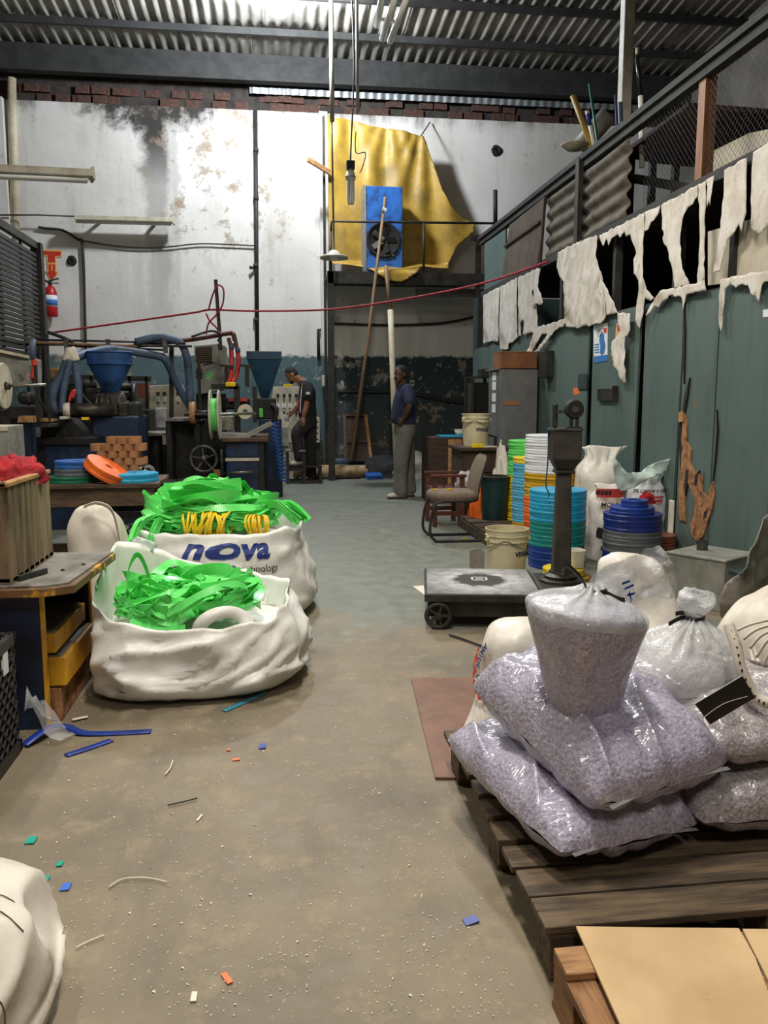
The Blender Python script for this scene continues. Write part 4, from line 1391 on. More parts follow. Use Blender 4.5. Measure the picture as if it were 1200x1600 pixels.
MB().tube(smoothpath([PY(556, 205, 11.4), PY(556, 238, 11.4), PY(571, 239, 11.4), PY(566, 262, 11.4), PY(562, 270, 11.4)], 6), 0.007, 6).build('loose_cord', 'conduit', t, smooth=True)
tag(MB().tube([PY(559, 176, 11.2), PY(557, -60, 11.2)], 0.02, 8).build('hanging_pipe', 'white_metal', smooth=True), 'thin grey pipe hanging from the roof above the energy-saving bulb', 'pipe')

mat('tube_glow', (255, 250, 238), None, rough=0.3, emit=6.0)
BAY_EMIT = 570.0
# high-bay lamp at the top of the picture: a glaring globe, the hall's strongest light
BAY = PY(436, 2, 11.9)
mat('bay_glow', (240, 247, 255), None, rough=0.3, emit=BAY_EMIT)
t = thing('bay_lamp', 'glaring round bay lamp under the roof at the top edge', 'lamp', (BAY[0], BAY[1], BAY[2] - .2))
MB().lathe([(0, -.2)] + [(.2 * math.cos(a_), .2 * math.sin(a_)) for a_ in [-PI / 2 + PI * k / 16 for k in range(1, 15)]] + [(.05, .2)], BAY, 28).build('globe', 'bay_glow', t, smooth=True)
MB().lathe([(.07, .19), (.06, .32), (0, .32)], BAY, 16).build('cap', 'dark_grey_metal', t, smooth=True)
MB().tube([(BAY[0], BAY[1], BAY[2] + .3), (BAY[0], BAY[1], roofz(BAY[1]) - .06)], 0.015, 8).build('drop_rod', 'iron_grey', t, smooth=True)

def batten(name, a, c, label, lit, m='white_metal', w=0.12, tubes=2, hang=None, group=None, hf=(.2, .8)):
    a, c = Vector(a), Vector(c)
    t = thing(name, label, 'light fitting', (a + c) / 2)
    if group:
        t['group'] = group
    MB().bar(a, c, w, 0.07).build('housing', m, t, bevel=0.006)
    d = (c - a).normalized()
    s_ = d.cross(Vector((0, 0, 1))).normalized()
    for k in range(tubes):
        off = s_ * (0.09 * (k - (tubes - 1) / 2)) + Vector((0, 0, -.062))
        MB().cyl(a + d * .04 + off, c - d * .04 + off, 0.017, n=10).build('tube', 'tube_glow' if lit else 'lamp_glass', t, smooth=True)
    for e in (a, c):
        MB().bar(e - d * 0.004, e + d * 0.02, w * 0.9, 0.12).build('end_cap', m, t)
    if hang:
        for f_ in hf:
            p = a + (c - a) * f_
            MB().tube([p + Vector((0, 0, .03)), (p.x, p.y, roofz(p.y) - .05)], 0.006, 6).build('hanger', 'iron_grey', t)
    return t
batten('batten_lamp', PY(-160, 258, 8.6), PY(143, 273, 9.2), 'white twin-tube fitting jutting in from the left edge', False, w=.2, hang=True, hf=(.1, .45))
t = batten('batten_lamp', PY(118, 341, 14.3), PY(271, 345, 14.3), 'cream single-tube fitting fixed on the white wall', False, 'cream_panel', w=.18, tubes=1)
for px in (150, 240):
    q = PY(px, 342, 14.3)
    MB().box(q.x - .02, q.x + .02, 14.3, YB, q.z - .02, q.z + .02).build('bracket', 'cream_panel', t)
t = thing('tube_cluster', 'cluster of white lamp tubes hanging at the top of the picture', 'light fitting', PY(612, 62, 8.4))
for k, (pa, pb) in enumerate((((588, 40), (604, -40)), ((597, 62), (628, -40)), ((609, 66), (650, -40)))):
    MB().cyl(PY(pa[0], pa[1], 8.2), PY(pb[0], pb[1], 7.4), 0.028, n=12).build('tube', 'lamp_glass', t, smooth=True)
MB().bar(PY(586, 28, 8.1), PY(626, 36, 8.1), 0.03, 0.02).build('clip', 'white_metal', t)
for i, (lx, ly, lz) in enumerate(AISLE_LAMPS):
    batten('aisle_lamp', (lx, ly - .62, lz), (lx, ly + .62, lz), 'lit twin-tube fitting hanging above ' + ['the near pallets', 'the camera position', 'the bulk bags', 'the scale'][i] + ', out of frame', True, w=.16, hang=True, group='lit fittings over the aisle')

# ---- far-left mesh cage and things on the floor along the back wall
t = thing('storage_cage', 'tall dark cage with horizontal bars at the left edge', 'cage', (PY(58, 450, 10.6).x, 10.0, 0))
xa = PY(57, 380, 10.6).x
zt2 = PY(57, 380, 10.6).z
MB().box(xa - .06, xa + .06, 10.54, 10.66, 0, zt2).build('corner_post', 'black_metal', t)
MB().box(xa - .03, xa + .03, 7.6, 10.6, zt2 - .08, zt2).build('top_rail', 'black_metal', t)
pb = MB().box(-.012, .012, -1.5, 1.5, -.012, .012)
first = None
nb = 26
for k in range(nb):
    z = 1.6 + (zt2 - 1.7) * k / nb
    if first is None:
        mbk = MB().box(xa - .012, xa + .012, 7.6, 10.6, z - .02, z + .02)
        first = mbk.build('bar', 'conduit', t)
        z00 = z
    else:
        o = first.copy()
        COL.objects.link(o)
        o.location.z = z - z00
for yy in (8.4, 9.2, 10.0):
    MB().box(xa - .03, xa, yy - .02, yy + .02, 0, zt2).build('upright', 'black_metal', t)
MB().box(xa - .9, xa - .86, 7.6, 10.6, 0, zt2 - .1).build('backing_sheet', 'brown_panel', t)

# log, boards, rubbish along the foot of the back wall
p = G(540, 747)
t = thing('paper_log', 'mottled pale log lying on the floor before the back wall', 'log', (p.x, 13.7, 0))
a, c = G(440, 748), G(588, 745)
MB().tube([(0.25, 13.7, .11), (0.8, 13.7, .11), (PY(586, 735, 13.7).x, 13.7, .11)], [.10, .11, .10], 16).build('log', 'log_wood', t, smooth=True)
MB().lathe([(0.10, 0), (.09, .10), (.05, .16), (0, .16)], (PY(586, 735, 13.7).x, 13.7, .11), 14, 'X').build('torn_end', 'tub_white', t, smooth=True)
tag(MB().tube([(0.3, 13.5, .03), (1.35, 13.52, .03)], 0.028, 10).build('rusty_pipe', 'wood_dark', smooth=True), 'thin rusty pipe on the floor in front of the log', 'pipe')
t = thing('leaning_door', 'old timber hatch leaning against the dark teal wall', 'hatch', PY(558, 722, 14.2))
def ln(px, py, off=0.0):
    f = (722 - py) / 77.0
    return PY(px, py, 14.15 + 0.3 * f - off)
qd = [(538, 722), (537, 648), (572, 648), (577, 720)]
MB().prism(qd, lambda u, v, w: ln(u, v) + Vector((0, w, 0)), 0.03).build('panel', 'wood_dark', t)
MB().bar(ln(571, 648, .03), ln(580, 722, .03), 0.05, 0.04).build('stile', 'wood_light', t)
MB().bar(ln(538, 648, .03), ln(540, 722, .03), 0.05, 0.04).build('stile', 'wood_table', t)
MB().bar(ln(537, 648, .03), ln(572, 648, .03), 0.05, 0.04).build('rail', 'wood_table', t)
MB().bar(ln(537, 690, .03), ln(576, 690, .03), 0.03, 0.03).build('rail', 'wood_table', t)
def blob(name, c, rx, ry_, rz_, m, label, cat, seed=0, amp=0.35, s=2.2):
    mb = MB()
    n, k = 30, 14
    def fn(u, v):
        a, ph = 2 * PI * u, PI * (v * 0.5)
        d = 1 + amp * nz(math.cos(a) * math.cos(ph) + seed, math.sin(a) * math.cos(ph), math.sin(ph), s) + amp * .4 * nz(math.cos(a) + seed, math.sin(a), v, s * 3)
        return (c[0] + rx * math.cos(a) * math.cos(ph) * d, c[1] + ry_ * math.sin(a) * math.cos(ph) * d, c[2] + rz_ * math.sin(ph) * d * (1 if v > 0 else 0))
    mb.grid(n, k, fn)
    return weld(tag(mb.build(name, m, smooth=True), label, cat), 0.002)
c = G(600, 748)
blob('black_rags', (c.x + .1, 13.75, 0), .5, .25, .32, 'rag_dark', 'heap of black rags behind the standing man', 'rags', 1)
c = G(655, 748)
blob('grey_sheeting', (c.x + .2, 13.6, 0), .6, .3, .42, 'tarp_grey', 'crumpled grey sheeting heap on floor right of the standing man', 'sheeting', 2)
tag(MB().box(PY(522, 720, 14).x, PY(546, 720, 14).x, 13.95, 14.1, 0.22, 0.30).box(PY(524, 720, 14).x, PY(544, 720, 14).x, 13.95, 14.1, 0, 0.22).build('blue_pack', 'hose_blue', bevel=.02), 'small blue pack beside the leaning timber hatch', 'pack')
tag(MB().obox((PY(585, 735, 13.35).x, 13.42, .05), .26, .16, .07, .2, .3).build('blue_scrap', 'blue_paint'), 'bright blue scrap at the end of the log', 'scrap')
# wall sockets and cables by the post
t = thing('switch_box', 'white switch box fixed beside the black steel post', 'switch', PY(508, 605, 14.2))
a, c = PY(503, 586, 14.2), PY(511, 604, 14.2)
MB().box(a.x, c.x, 14.15, 14.4, c.z, a.z).build('box', 'cream_panel', t, bevel=.01)
MB().box(c.x, c.x + .05, 14.2, 14.5, c.z - .02, a.z).build('side', 'black_metal', t)
a, c = PY(641, 594, YB), PY(647, 603, YB)
t = thing('wall_socket', 'pale wall socket on the dark teal wall beside the standing man', 'socket', (a.x, YB, c.z))
MB().box(a.x, c.x, YB - .02, YB, c.z, a.z).build('plate', 'cream_panel', t)
MB().box(a.x + .015, c.x - .015, YB - .025, YB - .02, c.z + .03, a.z - .03).build('socket_face', 'dark_grey_metal', t)
t = thing('vent_cabinet', 'low cream cabinet with louvre slots beside the black steel post', 'cabinet', PY(496, 698, 14.2))
a, c = PY(487, 652, 14.2), PY(500, 692, 14.2)
MB().box(a.x - .1, c.x, 14.2, 14.5, c.z, a.z).build('case', 'cream_panel', t, bevel=.01)
for k in range(4):
    z = a.z - .06 - .1 * k
    MB().box(a.x + .0, c.x - .03, 14.195, 14.2, z - .025, z).build('louvre', 'dark_grey_metal', t)
MB().box(a.x - .05, a.x + .02, 14.25, 14.45, 0, c.z).box(c.x - .07, c.x, 14.25, 14.45, 0, c.z).build('stand', 'black_metal', t)

# ================================================================== MACHINERY ON THE LEFT
def bx(px0, px1, py0, py1, y, depth):
    """a box whose front face covers the given photo rectangle at distance y"""
    a, c = PY(px0, py0, y), PY(px1, py1, y)
    return MB().box(a.x, c.x, y, y + depth, c.z, a.z)
def bxf(px0, px1, py0, y, depth):
    a, c = PY(px0, py0, y), PY(px1, py0, y)
    return MB().box(a.x, c.x, y, y + depth, 0, a.z)

# ---- extruder with the round blue hopper
Y1 = 8.6
t = thing('extruder', 'dark blue extruder with round conical hopper behind the workbench', 'machine', (PY(90, 700, Y1).x, Y1 + .4, 0))
base = bxf(12, 146, 694, Y1, 0.8).build('base', 'machine_blue', t, bevel=.01)
bx(45, 73, 698, 730, Y1 - .005, .05).build('opening', 'deep_black', base)
bx(12, 150, 684, 695, Y1 - .04, .9).build('deck', 'machine_dark', t, bevel=.01)
bxf(142, 215, 650, Y1 + .35, .7).build('gear_base', 'machine_blue', t, bevel=.02)
# sloped apron and scrap tray
a = PY(80, 655, Y1)
MB().prism([(60, 690), (75, 650), (110, 655), (144, 690)], lambda u, v, w: PY(u, v, Y1 + .1) + Vector((0, w, 0)), .35).build('apron', 'machine_dark', t)
bx(8, 82, 662, 667, Y1 - .25, .5).build('tray', 'steel', t)
bx(10, 78, 655, 659, Y1 - .2, .5).build('tray', 'wood_light', t)
# gear housing: ribbed drum and square blocks
g0, g1 = PY(150, 636, Y1 + .5), PY(196, 630, Y1 + .5)
MB().cyl(g0, g1, .13, n=20).build('gear_drum', 'oily_iron', t, smooth=True)
for k in range(3):
    p = g0 + (g1 - g0) * (0.1 + .18 * k)
    MB().torus(p, .125, .012, 'X').build('gear_rib', 'iron_grey', t, smooth=True)
for (p0, p1, q0, q1) in ((170, 184, 618, 650), (183, 199, 628, 652)):
    bx(p0, p1, q0, q1, Y1 + .35, .3).build('gear_block', 'oily_iron', t, bevel=.02)
bx(196, 218, 628, 660, Y1 + .45, .3).build('motor', 'machine_dark', t, bevel=.03)
# barrel with pale nozzle
p = PY(104, 641, Y1 + .2)
MB().cyl(p, p + Vector((.42, .15, 0)), .07, n=18).build('barrel', 'oily_iron', t, smooth=True)
MB().lathe([(.03, -.03), (.075, -.02), (.08, .03), (.05, .05)], p, 18, 'X').build('nozzle', 'white_metal', t, smooth=True)
MB().tube(smoothpath([PY(108, 628, Y1 + .2), PY(112, 614, Y1 + .2), PY(117, 610, Y1 + .2), PY(113, 622, Y1 + .2)], 4), .014, 8).build('red_lead', 'red_hose', t, smooth=True)
bx(0, 0.1, 0, 0.1, Y1, .01)
# hopper
hc = PY(174, 620, Y1 + .6)
zc1, zc0, zt = PY(174, 569, Y1 + .6).z, PY(174, 622, Y1 + .6).z, PY(174, 551, Y1 + .6).z
rh = (PY(209, 560, Y1 + .6).x - PY(139, 560, Y1 + .6).x) / 2
hp = MB().lathe([(.045, zc0 - .02), (.05, zc0), (rh * .97, zc1), (rh, zc1 + .01), (rh, zt), (rh - .012, zt), (rh - .012, zc1), (.03, zc0)], (hc.x, hc.y, 0), 32).build('hopper', 'hopper_blue', t, smooth=False)
MB().torus((hc.x, hc.y, zt), rh, .012).build('rim', 'hopper_blue', hp, smooth=True)
MB().torus((hc.x, hc.y, zc1), rh, .008).build('seam_ring', 'hopper_blue', hp, smooth=True)
MB().cyl((hc.x, hc.y, zc0 - .14), (hc.x, hc.y, zc0), .06, .05).build('throat', 'machine_dark', hp, smooth=True)
bx(93, 101, 651, 655, Y1 - .1, .2).build('paper_slip', 'tub_white', t)
bx(127, 138, 652, 656, Y1 + .05, .06).build('yellow_tag', 'coil_yellow', t)

# ---- greasy old machine standing behind the extruder
Yz = 11.0
t = thing('rear_machine', 'dark greasy roller machine standing behind the round blue hopper', 'machine', (PY(150, 700, Yz).x, Yz + .3, 0))
bxf(62, 232, 640, Yz, .6).build('body', 'machine_dark', t, bevel=.02)
bx(76, 130, 592, 628, Yz + .2, .25).build('gear_cover', 'oily_iron', t, bevel=.03)
bx(128, 160, 606, 641, Yz + .1, .3).build('motor_case', 'machine_dark', t, bevel=.05)
for px in (66, 96, 140, 200, 226):
    bx(px, px + 6, 588, 641, Yz + .3, .08).build('upright', 'machine_dark', t)
MB().bar(PY(60, 588, Yz + .34), PY(236, 592, Yz + .34), .08, .06).build('cross_beam', 'oily_iron', t)
for k, py in enumerate((603, 618, 632)):
    MB().cyl(PY(100, py, Yz + .25), PY(215, py + 2, Yz + .25), .05, n=14).build('roller', ['oily_iron', 'iron_grey', 'machine_dark'][k], t, smooth=True)
MB().lathe([(0, -.02), (.16, -.02), (.17, 0), (.16, .02), (0, .02)], PY(211, 618, Yz + .1), 24, 'X').build('flywheel', 'iron_grey', t)
MB().tube(smoothpath([PY(84, 592, Yz), PY(92, 604, Yz - .05), PY(118, 600, Yz - .05), PY(132, 622, Yz - .05), PY(150, 640, Yz - .05)], 5), .02, 8).build('cable', 'rubber', t, smooth=True)
bx(78, 92, 575, 592, Yz + .25, .15).build('wooden_box', 'wood_light', t, bevel=.01)
bx(150, 166, 592, 607, Yz + .1, .12).build('grey_box', 'grey_panel', t, bevel=.01)
# ---- winder at the far left
Y0w = 7.4
t = thing('disc_winder', 'winder with a large cream disc at the left edge', 'machine', (PY(20, 700, Y0w).x, Y0w + .3, 0))
c = PY(6, 603, Y0w)
rd = (PY(6, 567, Y0w).z - PY(6, 640, Y0w).z) / 2
MB().lathe([(0, -.012), (rd * .97, -.012), (rd, 0), (rd * .97, .012), (0, .012)], c, 36, 'X').build('disc', 'cream_panel', t, smooth=False)
MB().lathe([(0, .012), (.035, .012), (.03, .05), (0, .05)], c, 16, 'X').build('hub', 'oily_iron', t, smooth=True)
MB().cyl(c, PY(72, 601, Y0w), .012, n=10).build('shaft', 'steel', t, smooth=True)
bx(-14, 8, 640, 690, Y0w + .1, .2).build('bearing_stand', 'machine_dark', t, bevel=.01)
bx(52, 60, 570, 660, Y0w + .3, .06).build('upright', 'machine_dark', t)
bx(70, 76, 540, 660, Y0w + .5, .06).build('upright', 'machine_dark', t)
mb = MB()
mb.prism([(-60, 540), (0, 548), (46, 560), (47, 600), (-60, 612)], lambda u, v, w: PY(u, v, Y0w + .6) + Vector((0, w, 0)), .4)
cb = mb.build('control_case', 'grey_panel', t, bevel=.01)
MB().bar(PY(-60, 536, Y0w + .58), PY(46, 558, Y0w + .58), .06, .025).build('pale_edge', 'cream_panel', cb)
for px in (30, 35, 40):
    q = PY(px, 588, Y0w + .6)
    MB().lathe([(0, -.012), (.012, -.012), (.012, 0)], q, 10, 'Y').build('button', 'ink_black', cb)
bx(25, 47, 563, 600, Y0w + .585, .02).build('door', 'grey_panel', cb)
bx(25, 50, 612, 632, Y0w + .55, .3).build('drive_drum', 'machine_dark', t, bevel=.04)
bx(10, 54, 634, 655, Y0w + .55, .3).build('bed', 'machine_dark', t, bevel=.01)
bx(10, 58, 655, 800, Y0w + .65, .1).build('front_plate', 'machine_blue', t)
MB().prism([(27, 660), (29, 650), (51, 650), (53, 660)], lambda u, v, w: PY(u, v, Y0w + .35) + Vector((0, w, 0)), .12).build('wooden_block', 'wood_light', t)
MB().tube([PY(50, 530, Y0w + .5), PY(52, 562, Y0w + .5)], .03, 8).build('blue_joint', 'hose_blue', t, smooth=True)
MB().tube(smoothpath([PY(53, 560, Y0w + .5), PY(54, 575, Y0w + .5), PY(51, 592, Y0w + .5)], 4), .026, 8).build('orange_hose', 'red_hose', t, smooth=True)
MB().tube(smoothpath([PY(51, 592, Y0w + .5), PY(62, 625, Y0w + .5), PY(75, 650, Y0w + .6)], 4), .014, 8).build('lead', 'rubber', t, smooth=True)
t = thing('low_cabinet', 'pale grey cabinet at the left edge behind the wooden crate', 'cabinet', PY(0, 730, 6.9))
bxf(-40, 13, 666, 6.9, .4).build('case', 'grey_panel', t, bevel=.008)
bx(-40, 12, 666, 674, 6.89, .42).build('lid', 'cream_panel', t, bevel=.005)

# ---- overhead pipe rack and hoses
YR = 9.9
t = thing('pipe_rack', 'rack of dark pipes and cables running above the machines', 'pipes', PY(180, 540, YR))
for k, (pa, pb, r) in enumerate((((-20, 533), (215, 541), .018), ((-20, 537), (300, 541), .014), ((60, 531), (290, 536), .012), ((100, 540), (262, 547), .012))):
    MB().cyl(PY(pa[0], pa[1], YR + .03 * k), PY(pb[0], pb[1], YR + .03 * k), r, n=8).build('pipe', ['pole_wood', 'conduit', 'conduit', 'rubber'][k], t, smooth=True)
MB().tube(smoothpath([PY(210, 540, YR + .1), PY(300, 530, YR + .4), PY(355, 521, YR + .8), PY(364, 522, YR + .8), PY(367, 532, YR + .8)], 5), .03, 8).build('brown_pipe', 'wood_red', t, smooth=True)
MB().tube(smoothpath([PY(300, 526, YR + .3), PY(330, 517, YR + .5), PY(345, 524, YR + .6), PY(340, 533, YR + .6)], 5), .014, 8).build('cable_loop', 'rubber', t, smooth=True)
for px in (103, 168, 257):
    MB().bar(PY(px, 530, YR - .05), PY(px + 2, 552, YR - .05), .05, .03).build('clamp', 'iron_grey', t)
MB().tube(smoothpath([PY(75, 519, YR), PY(95, 526, YR), PY(115, 535, YR)], 4), .02, 8).build('black_lead', 'rubber', t, smooth=True)
MB().bar(PY(71, 522, YR + .5), PY(75, 640, YR + .5), .06, .06).build('support_leg', 'conduit', t)
MB().bar(PY(60, 535, YR + .3), PY(58, 640, YR + .3), .05, .05).build('support_leg', 'conduit', t)
MB().bar(PY(268, 540, YR + .5), PY(268, 700, YR + .5), .05, .05).build('support_leg', 'conduit', t)
def hose(name, pts, r, m, label, cat='hose', y=YR, k=6):
    P = [PY(p[0], p[1], y + (p[2] if len(p) > 2 else 0)) for p in pts]
    return tag(MB().tube(smoothpath(P, k), r, 12).build(name, m, smooth=True), label, cat)
hose('blue_hose', [(112, 560, -.9), (130, 554, -.7), (160, 547, -.4), (178, 546, -.2)], .05, 'hose_blue', 'short thick blue hose from the white fork to the hopper clamp')
hose('blue_hose', [(178, 546, -.2), (210, 550, -.1), (245, 556, 0), (258, 562, 0), (270, 585, .1), (283, 612, .2), (300, 640, .3)], .045, 'hose_blue', 'long blue hose sloping down right from the hopper clamp')
hose('blue_hose', [(212, 535, 0), (240, 528, .05), (265, 529, .05), (282, 537, .1), (291, 555, .1), (295, 585, .15), (298, 640, .2)], .045, 'hose_blue', 'blue-grey hose arching over and dropping beside the control box')
hose('blue_hose', [(107, 562, -1.0), (98, 585, -1.0), (86, 606, -1.0), (82, 625, -1.0), (88, 640, -1.0), (96, 642, -1.0)], .055, 'hose_blue', 'thick blue hose curling down left of the white fork')
hose('blue_hose', [(110, 562, -1.05), (103, 590, -1.05), (98, 620, -1.05), (97, 645, -1.05)], .035, 'hose_blue', 'straight blue hose hanging in the middle of the fork')
hose('blue_hose', [(115, 562, -1.0), (120, 585, -1.0), (123, 610, -1.0), (123, 632, -1.0)], .04, 'hose_blue', 'blue hose hanging right of the white fork')
mb = MB()
for a_, c_ in (((111, 545), (106, 565)), ((111, 545), (116, 565)), ((109, 543), (113, 556))):
    mb.cyl(PY(a_[0], a_[1], YR - 1.0), PY(c_[0], c_[1], YR - 1.0), .05, .06, 12)
tag(mb.build('hose_fork', 'white_metal', smooth=True, remesh=.012), 'whitish taped fork joining the blue hoses', 'fitting')
hose('red_hose', [(361, 543, .8), (362, 565, .8), (360, 590, .7), (354, 606, .6)], .028, 'red_hose', 'straight coral hose left of the pair above the spool')
hose('red_hose', [(371, 548, .8), (373, 566, .8), (368, 590, .8), (358, 604, .7)], .028, 'red_hose', 'curved coral hose right of the pair above the spool')
t = thing('hose_tap', 'rusty pipe branch with two blue joints feeding the coral hoses', 'fitting', PY(365, 550, YR + .8))
MB().bar(PY(357, 528, YR + .8), PY(361, 543, YR + .8), .05, .05).bar(PY(366, 524, YR + .8), PY(371, 548, YR + .8), .05, .05).bar(PY(357, 537, YR + .8), PY(370, 541, YR + .8), .04, .04).build('branch', 'wood_red', t)
for p in ((361, 543), (371, 548)):
    MB().cyl(PY(p[0], p[1] - 5, YR + .8), PY(p[0] + 1, p[1] + 3, YR + .8), .032).build('joint', 'hose_blue', t, smooth=True)

# ---- control cabinets
def ctrl(name, label, poly, y, depth, cols, rowspec, zfoot=True):
    p = PY(sum(q[0] for q in poly) / len(poly), 720, y)
    t = thing(name, label, 'cabinet', (p.x, y + depth / 2, 0))
    case = MB().prism(poly, lambda u, v, w: PY(u, v, y) + Vector((0, w, 0)), depth).build('case', 'cream_panel', t, bevel=.008)
    for px in cols:
        for (py, w, h, m, nm) in rowspec:
            q0, q1 = PY(px - w / 2, py - h / 2, y), PY(px + w / 2, py + h / 2, y)
            o = MB().box(q0.x, q1.x, y - .012, y + .005, q1.z, q0.z).build(nm, m, case)
            if nm == 'gauge':
                qm = (q0 + q1) / 2
                MB().box(qm.x - .004, qm.x + .004, y - .014, y - .012, q1.z + .01, q0.z - .02).build('needle', 'ink_black', o)
    return t, case
spec = [(615, 5, 5, 'machine_dark', 'meter'), (624, 6.5, 6.5, 'ink_white', 'gauge'), (630, 2.4, 2.4, 'ink_black', 'knob')]
t, case = ctrl('control_cabinet', 'cream control cabinet with four gauges left of the green spool', [(233, 603), (281, 600), (292, 625), (297, 640), (297, 695), (234, 695)], 11.9, .35, (247, 257, 268, 278), spec)
bxf(236, 296, 694, 11.95, .3).build('plinth', 'machine_dark', t)
bx(243, 259, 637, 668, 11.7, .15).build('glass_jar', 'film_milky', t, bevel=.02)
spec2 = [(618, 4.5, 5, 'rag_dark', 'meter'), (625, 2, 2.4, 'ink_black', 'lamp'), (634, 6, 6, 'ink_white', 'gauge'), (645, 3, 5, 'ink_black', 'switch')]
t, case = ctrl('control_cabinet', 'cream control cabinet with gauges that the bending worker operates', [(427, 604), (472, 604), (472, 692), (440, 692), (420, 652)], 13.8, .35, (434, 444, 453, 463), spec2)
bxf(442, 470, 690, 13.85, .3).build('plinth', 'cream_panel', t)
bx(440, 451, 668, 697, 13.6, .2).build('side_box', 'grey_panel', t)
bx(443, 456, 600, 604, 13.8, .15).build('yellow_box', 'coil_yellow', t)
mat('carton_red', (142, 78, 60), (116, 62, 48), 6, .8)
# red and white cartons behind
t = thing('carton', 'faded red and white carton standing left of the gauge cabinet', 'box', PY(219, 690, 12.1))
bx(206, 232, 620, 690, 12.1, .4).build('body', 'grey_panel', t)
bx(206, 232, 599, 621, 12.09, .42).build('lid', 'carton_red', t)
bxf(206, 232, 690, 12.15, .3).build('stand', 'machine_dark', t)
# grey electrical box above
t = thing('electric_box', 'grey electrical box with grille and green splash over the machines', 'box', PY(327, 616, 11.3))
MB().prism([(303, 540), (341, 537), (345, 610), (309, 617)], lambda u, v, w: PY(u, v, 11.3) + Vector((0, w, 0)), .45).build('case', 'grey_panel', t, bevel=.01)
MB().prism([(341, 537), (352, 541), (354, 603), (345, 610)], lambda u, v, w: PY(u, v, 11.32) + Vector((0, w, 0)), .4).build('side_door', 'grey_panel', t)
gr = MB().prism([(306, 543), (331, 541), (331, 566), (307, 567)], lambda u, v, w: PY(u, v, 11.285) + Vector((0, w, 0)), .02).build('grille', 'machine_dark', t)
for k in range(7):
    MB().bar(PY(306.5, 545.5 + k * 3.2, 11.28), PY(330.5, 543.5 + k * 3.2, 11.28), .012, .016).build('grille_bar', 'wood_table', gr)
mb = MB()
q = PY(327, 587, 11.29)
for k in range(8):
    a = k * PI / 4
    mb.obox((q.x + .035 * math.cos(a), 11.293, q.z + .035 * math.sin(a)), .06, .004, .012, 0, 0, -a)
mb.build('green_splash', 'strap_green', t)
bx(306, 316, 576, 592, 11.293, .01).build('grime_patch', 'machine_dark', t)
MB().bar(PY(318, 570, 11.29), PY(336, 566, 11.29), .008, .015).build('scratch', 'machine_dark', t)
bxf(306, 352, 615, 11.5, .2).build('stand', 'machine_dark', t)

# ---- take-up machine with handwheel, spool and bench
Y2 = 9.8
t = thing('take_up_machine', 'dark blue take-up bench with handwheel and green-wound spool', 'machine', (PY(380, 790, Y2).x, Y2 + .5, 0))
b_ = bxf(352, 405, 690, Y2, 1.0).build('base', 'machine_blue', t, bevel=.01)
bx(352, 405, 716, 720, Y2 - .015, .03).build('pale_strip', 'cream_panel', b_)
bx(355, 402, 693, 713, Y2 - .008, .02).build('worn_panel', 'machine_blue', b_)
a, c = PY(346, 684, Y2 - .05), PY(412, 684, Y2 - .05)
MB().box(a.x, c.x + .05, Y2 - .06, Y2 + 1.2, a.z - .05, a.z).build('bench_top', 'wood_table', t, bevel=.008)
bxf(403, 412, 688, Y2, .08).build('leg', 'machine_dark', t)
xr = PY(412, 700, Y2).x
MB().box(xr - .07, xr, Y2 + 1.1, Y2 + 1.2, 0, a.z - .05).build('leg', 'machine_dark', t)
MB().box(xr - .04, xr + .02, Y2, Y2 + 1.2, .02, .1).build('floor_rail', 'machine_dark', t)
MB().box(xr - .06, xr - .02, Y2 + .1, Y2 + 1.1, .1, a.z - .05).build('side_plate', 'machine_blue', t)
# steel tray on the bench
tz = a.z
MB().prism([(345, 684), (346, 676), (384, 678), (422, 659), (426, 664), (386, 685)], lambda u, v, w: PY(u, v, Y2 + .05) + Vector((0, w, 0)), .3).build('tray', 'grey_panel', t)
# spool
sc = PY(336, 648, Y2 - .1)
rs = (PY(336, 609, Y2 - .1).z - PY(336, 687, Y2 - .1).z) / 2
d0 = (PY(343, 648, Y2).x - PY(330, 648, Y2).x)
for sx in (-d0 / 2, d0 / 2):
    MB().lathe([(.02, -.01), (rs * .98, -.01), (rs, 0), (rs * .98, .01), (.02, .01)], sc + Vector((sx, 0, 0)), 40, 'X', closed=True).build('spool_flange', 'cream_panel', t)
MB().lathe([(0, -d0 / 2), (rs * .66, -d0 / 2), (rs * .66, d0 / 2), (0, d0 / 2)], sc, 32, 'X').build('wound_strap', 'strap_green', t, smooth=False)
MB().cyl(sc + Vector((-.35, 0, 0)), PY(400, 646, Y2 - .1), .016, n=10).build('shaft', 'steel', t, smooth=True)
MB().cyl(PY(300, 648, Y2), PY(330, 648, Y2 - .05), .05, n=14).build('drive_shaft', 'machine_dark', t, smooth=True)
MB().lathe([(0, -.03), (.12, -.03), (.13, 0), (.12, .03), (0, .03)], PY(301, 645, Y2), 24, 'X').build('brass_pulley', 'wood_light', t)
# small lower spool
sc2 = PY(347, 725, Y2 - .1)
MB().lathe([(0, -.01), (.17, -.01), (.175, 0), (.17, .01), (0, .01)], sc2, 32, 'X').build('lower_flange', 'oily_iron', t)
MB().cyl(sc2 + Vector((-.1, 0, -.11)), sc2 + Vector((0, 0, -.11)), .05).build('lower_core', 'wood_light', t, smooth=True)
MB().cyl(PY(350, 739, Y2 - .1), PY(396, 737, Y2 - .1), .014, n=8).build('lower_shaft', 'steel', t, smooth=True)
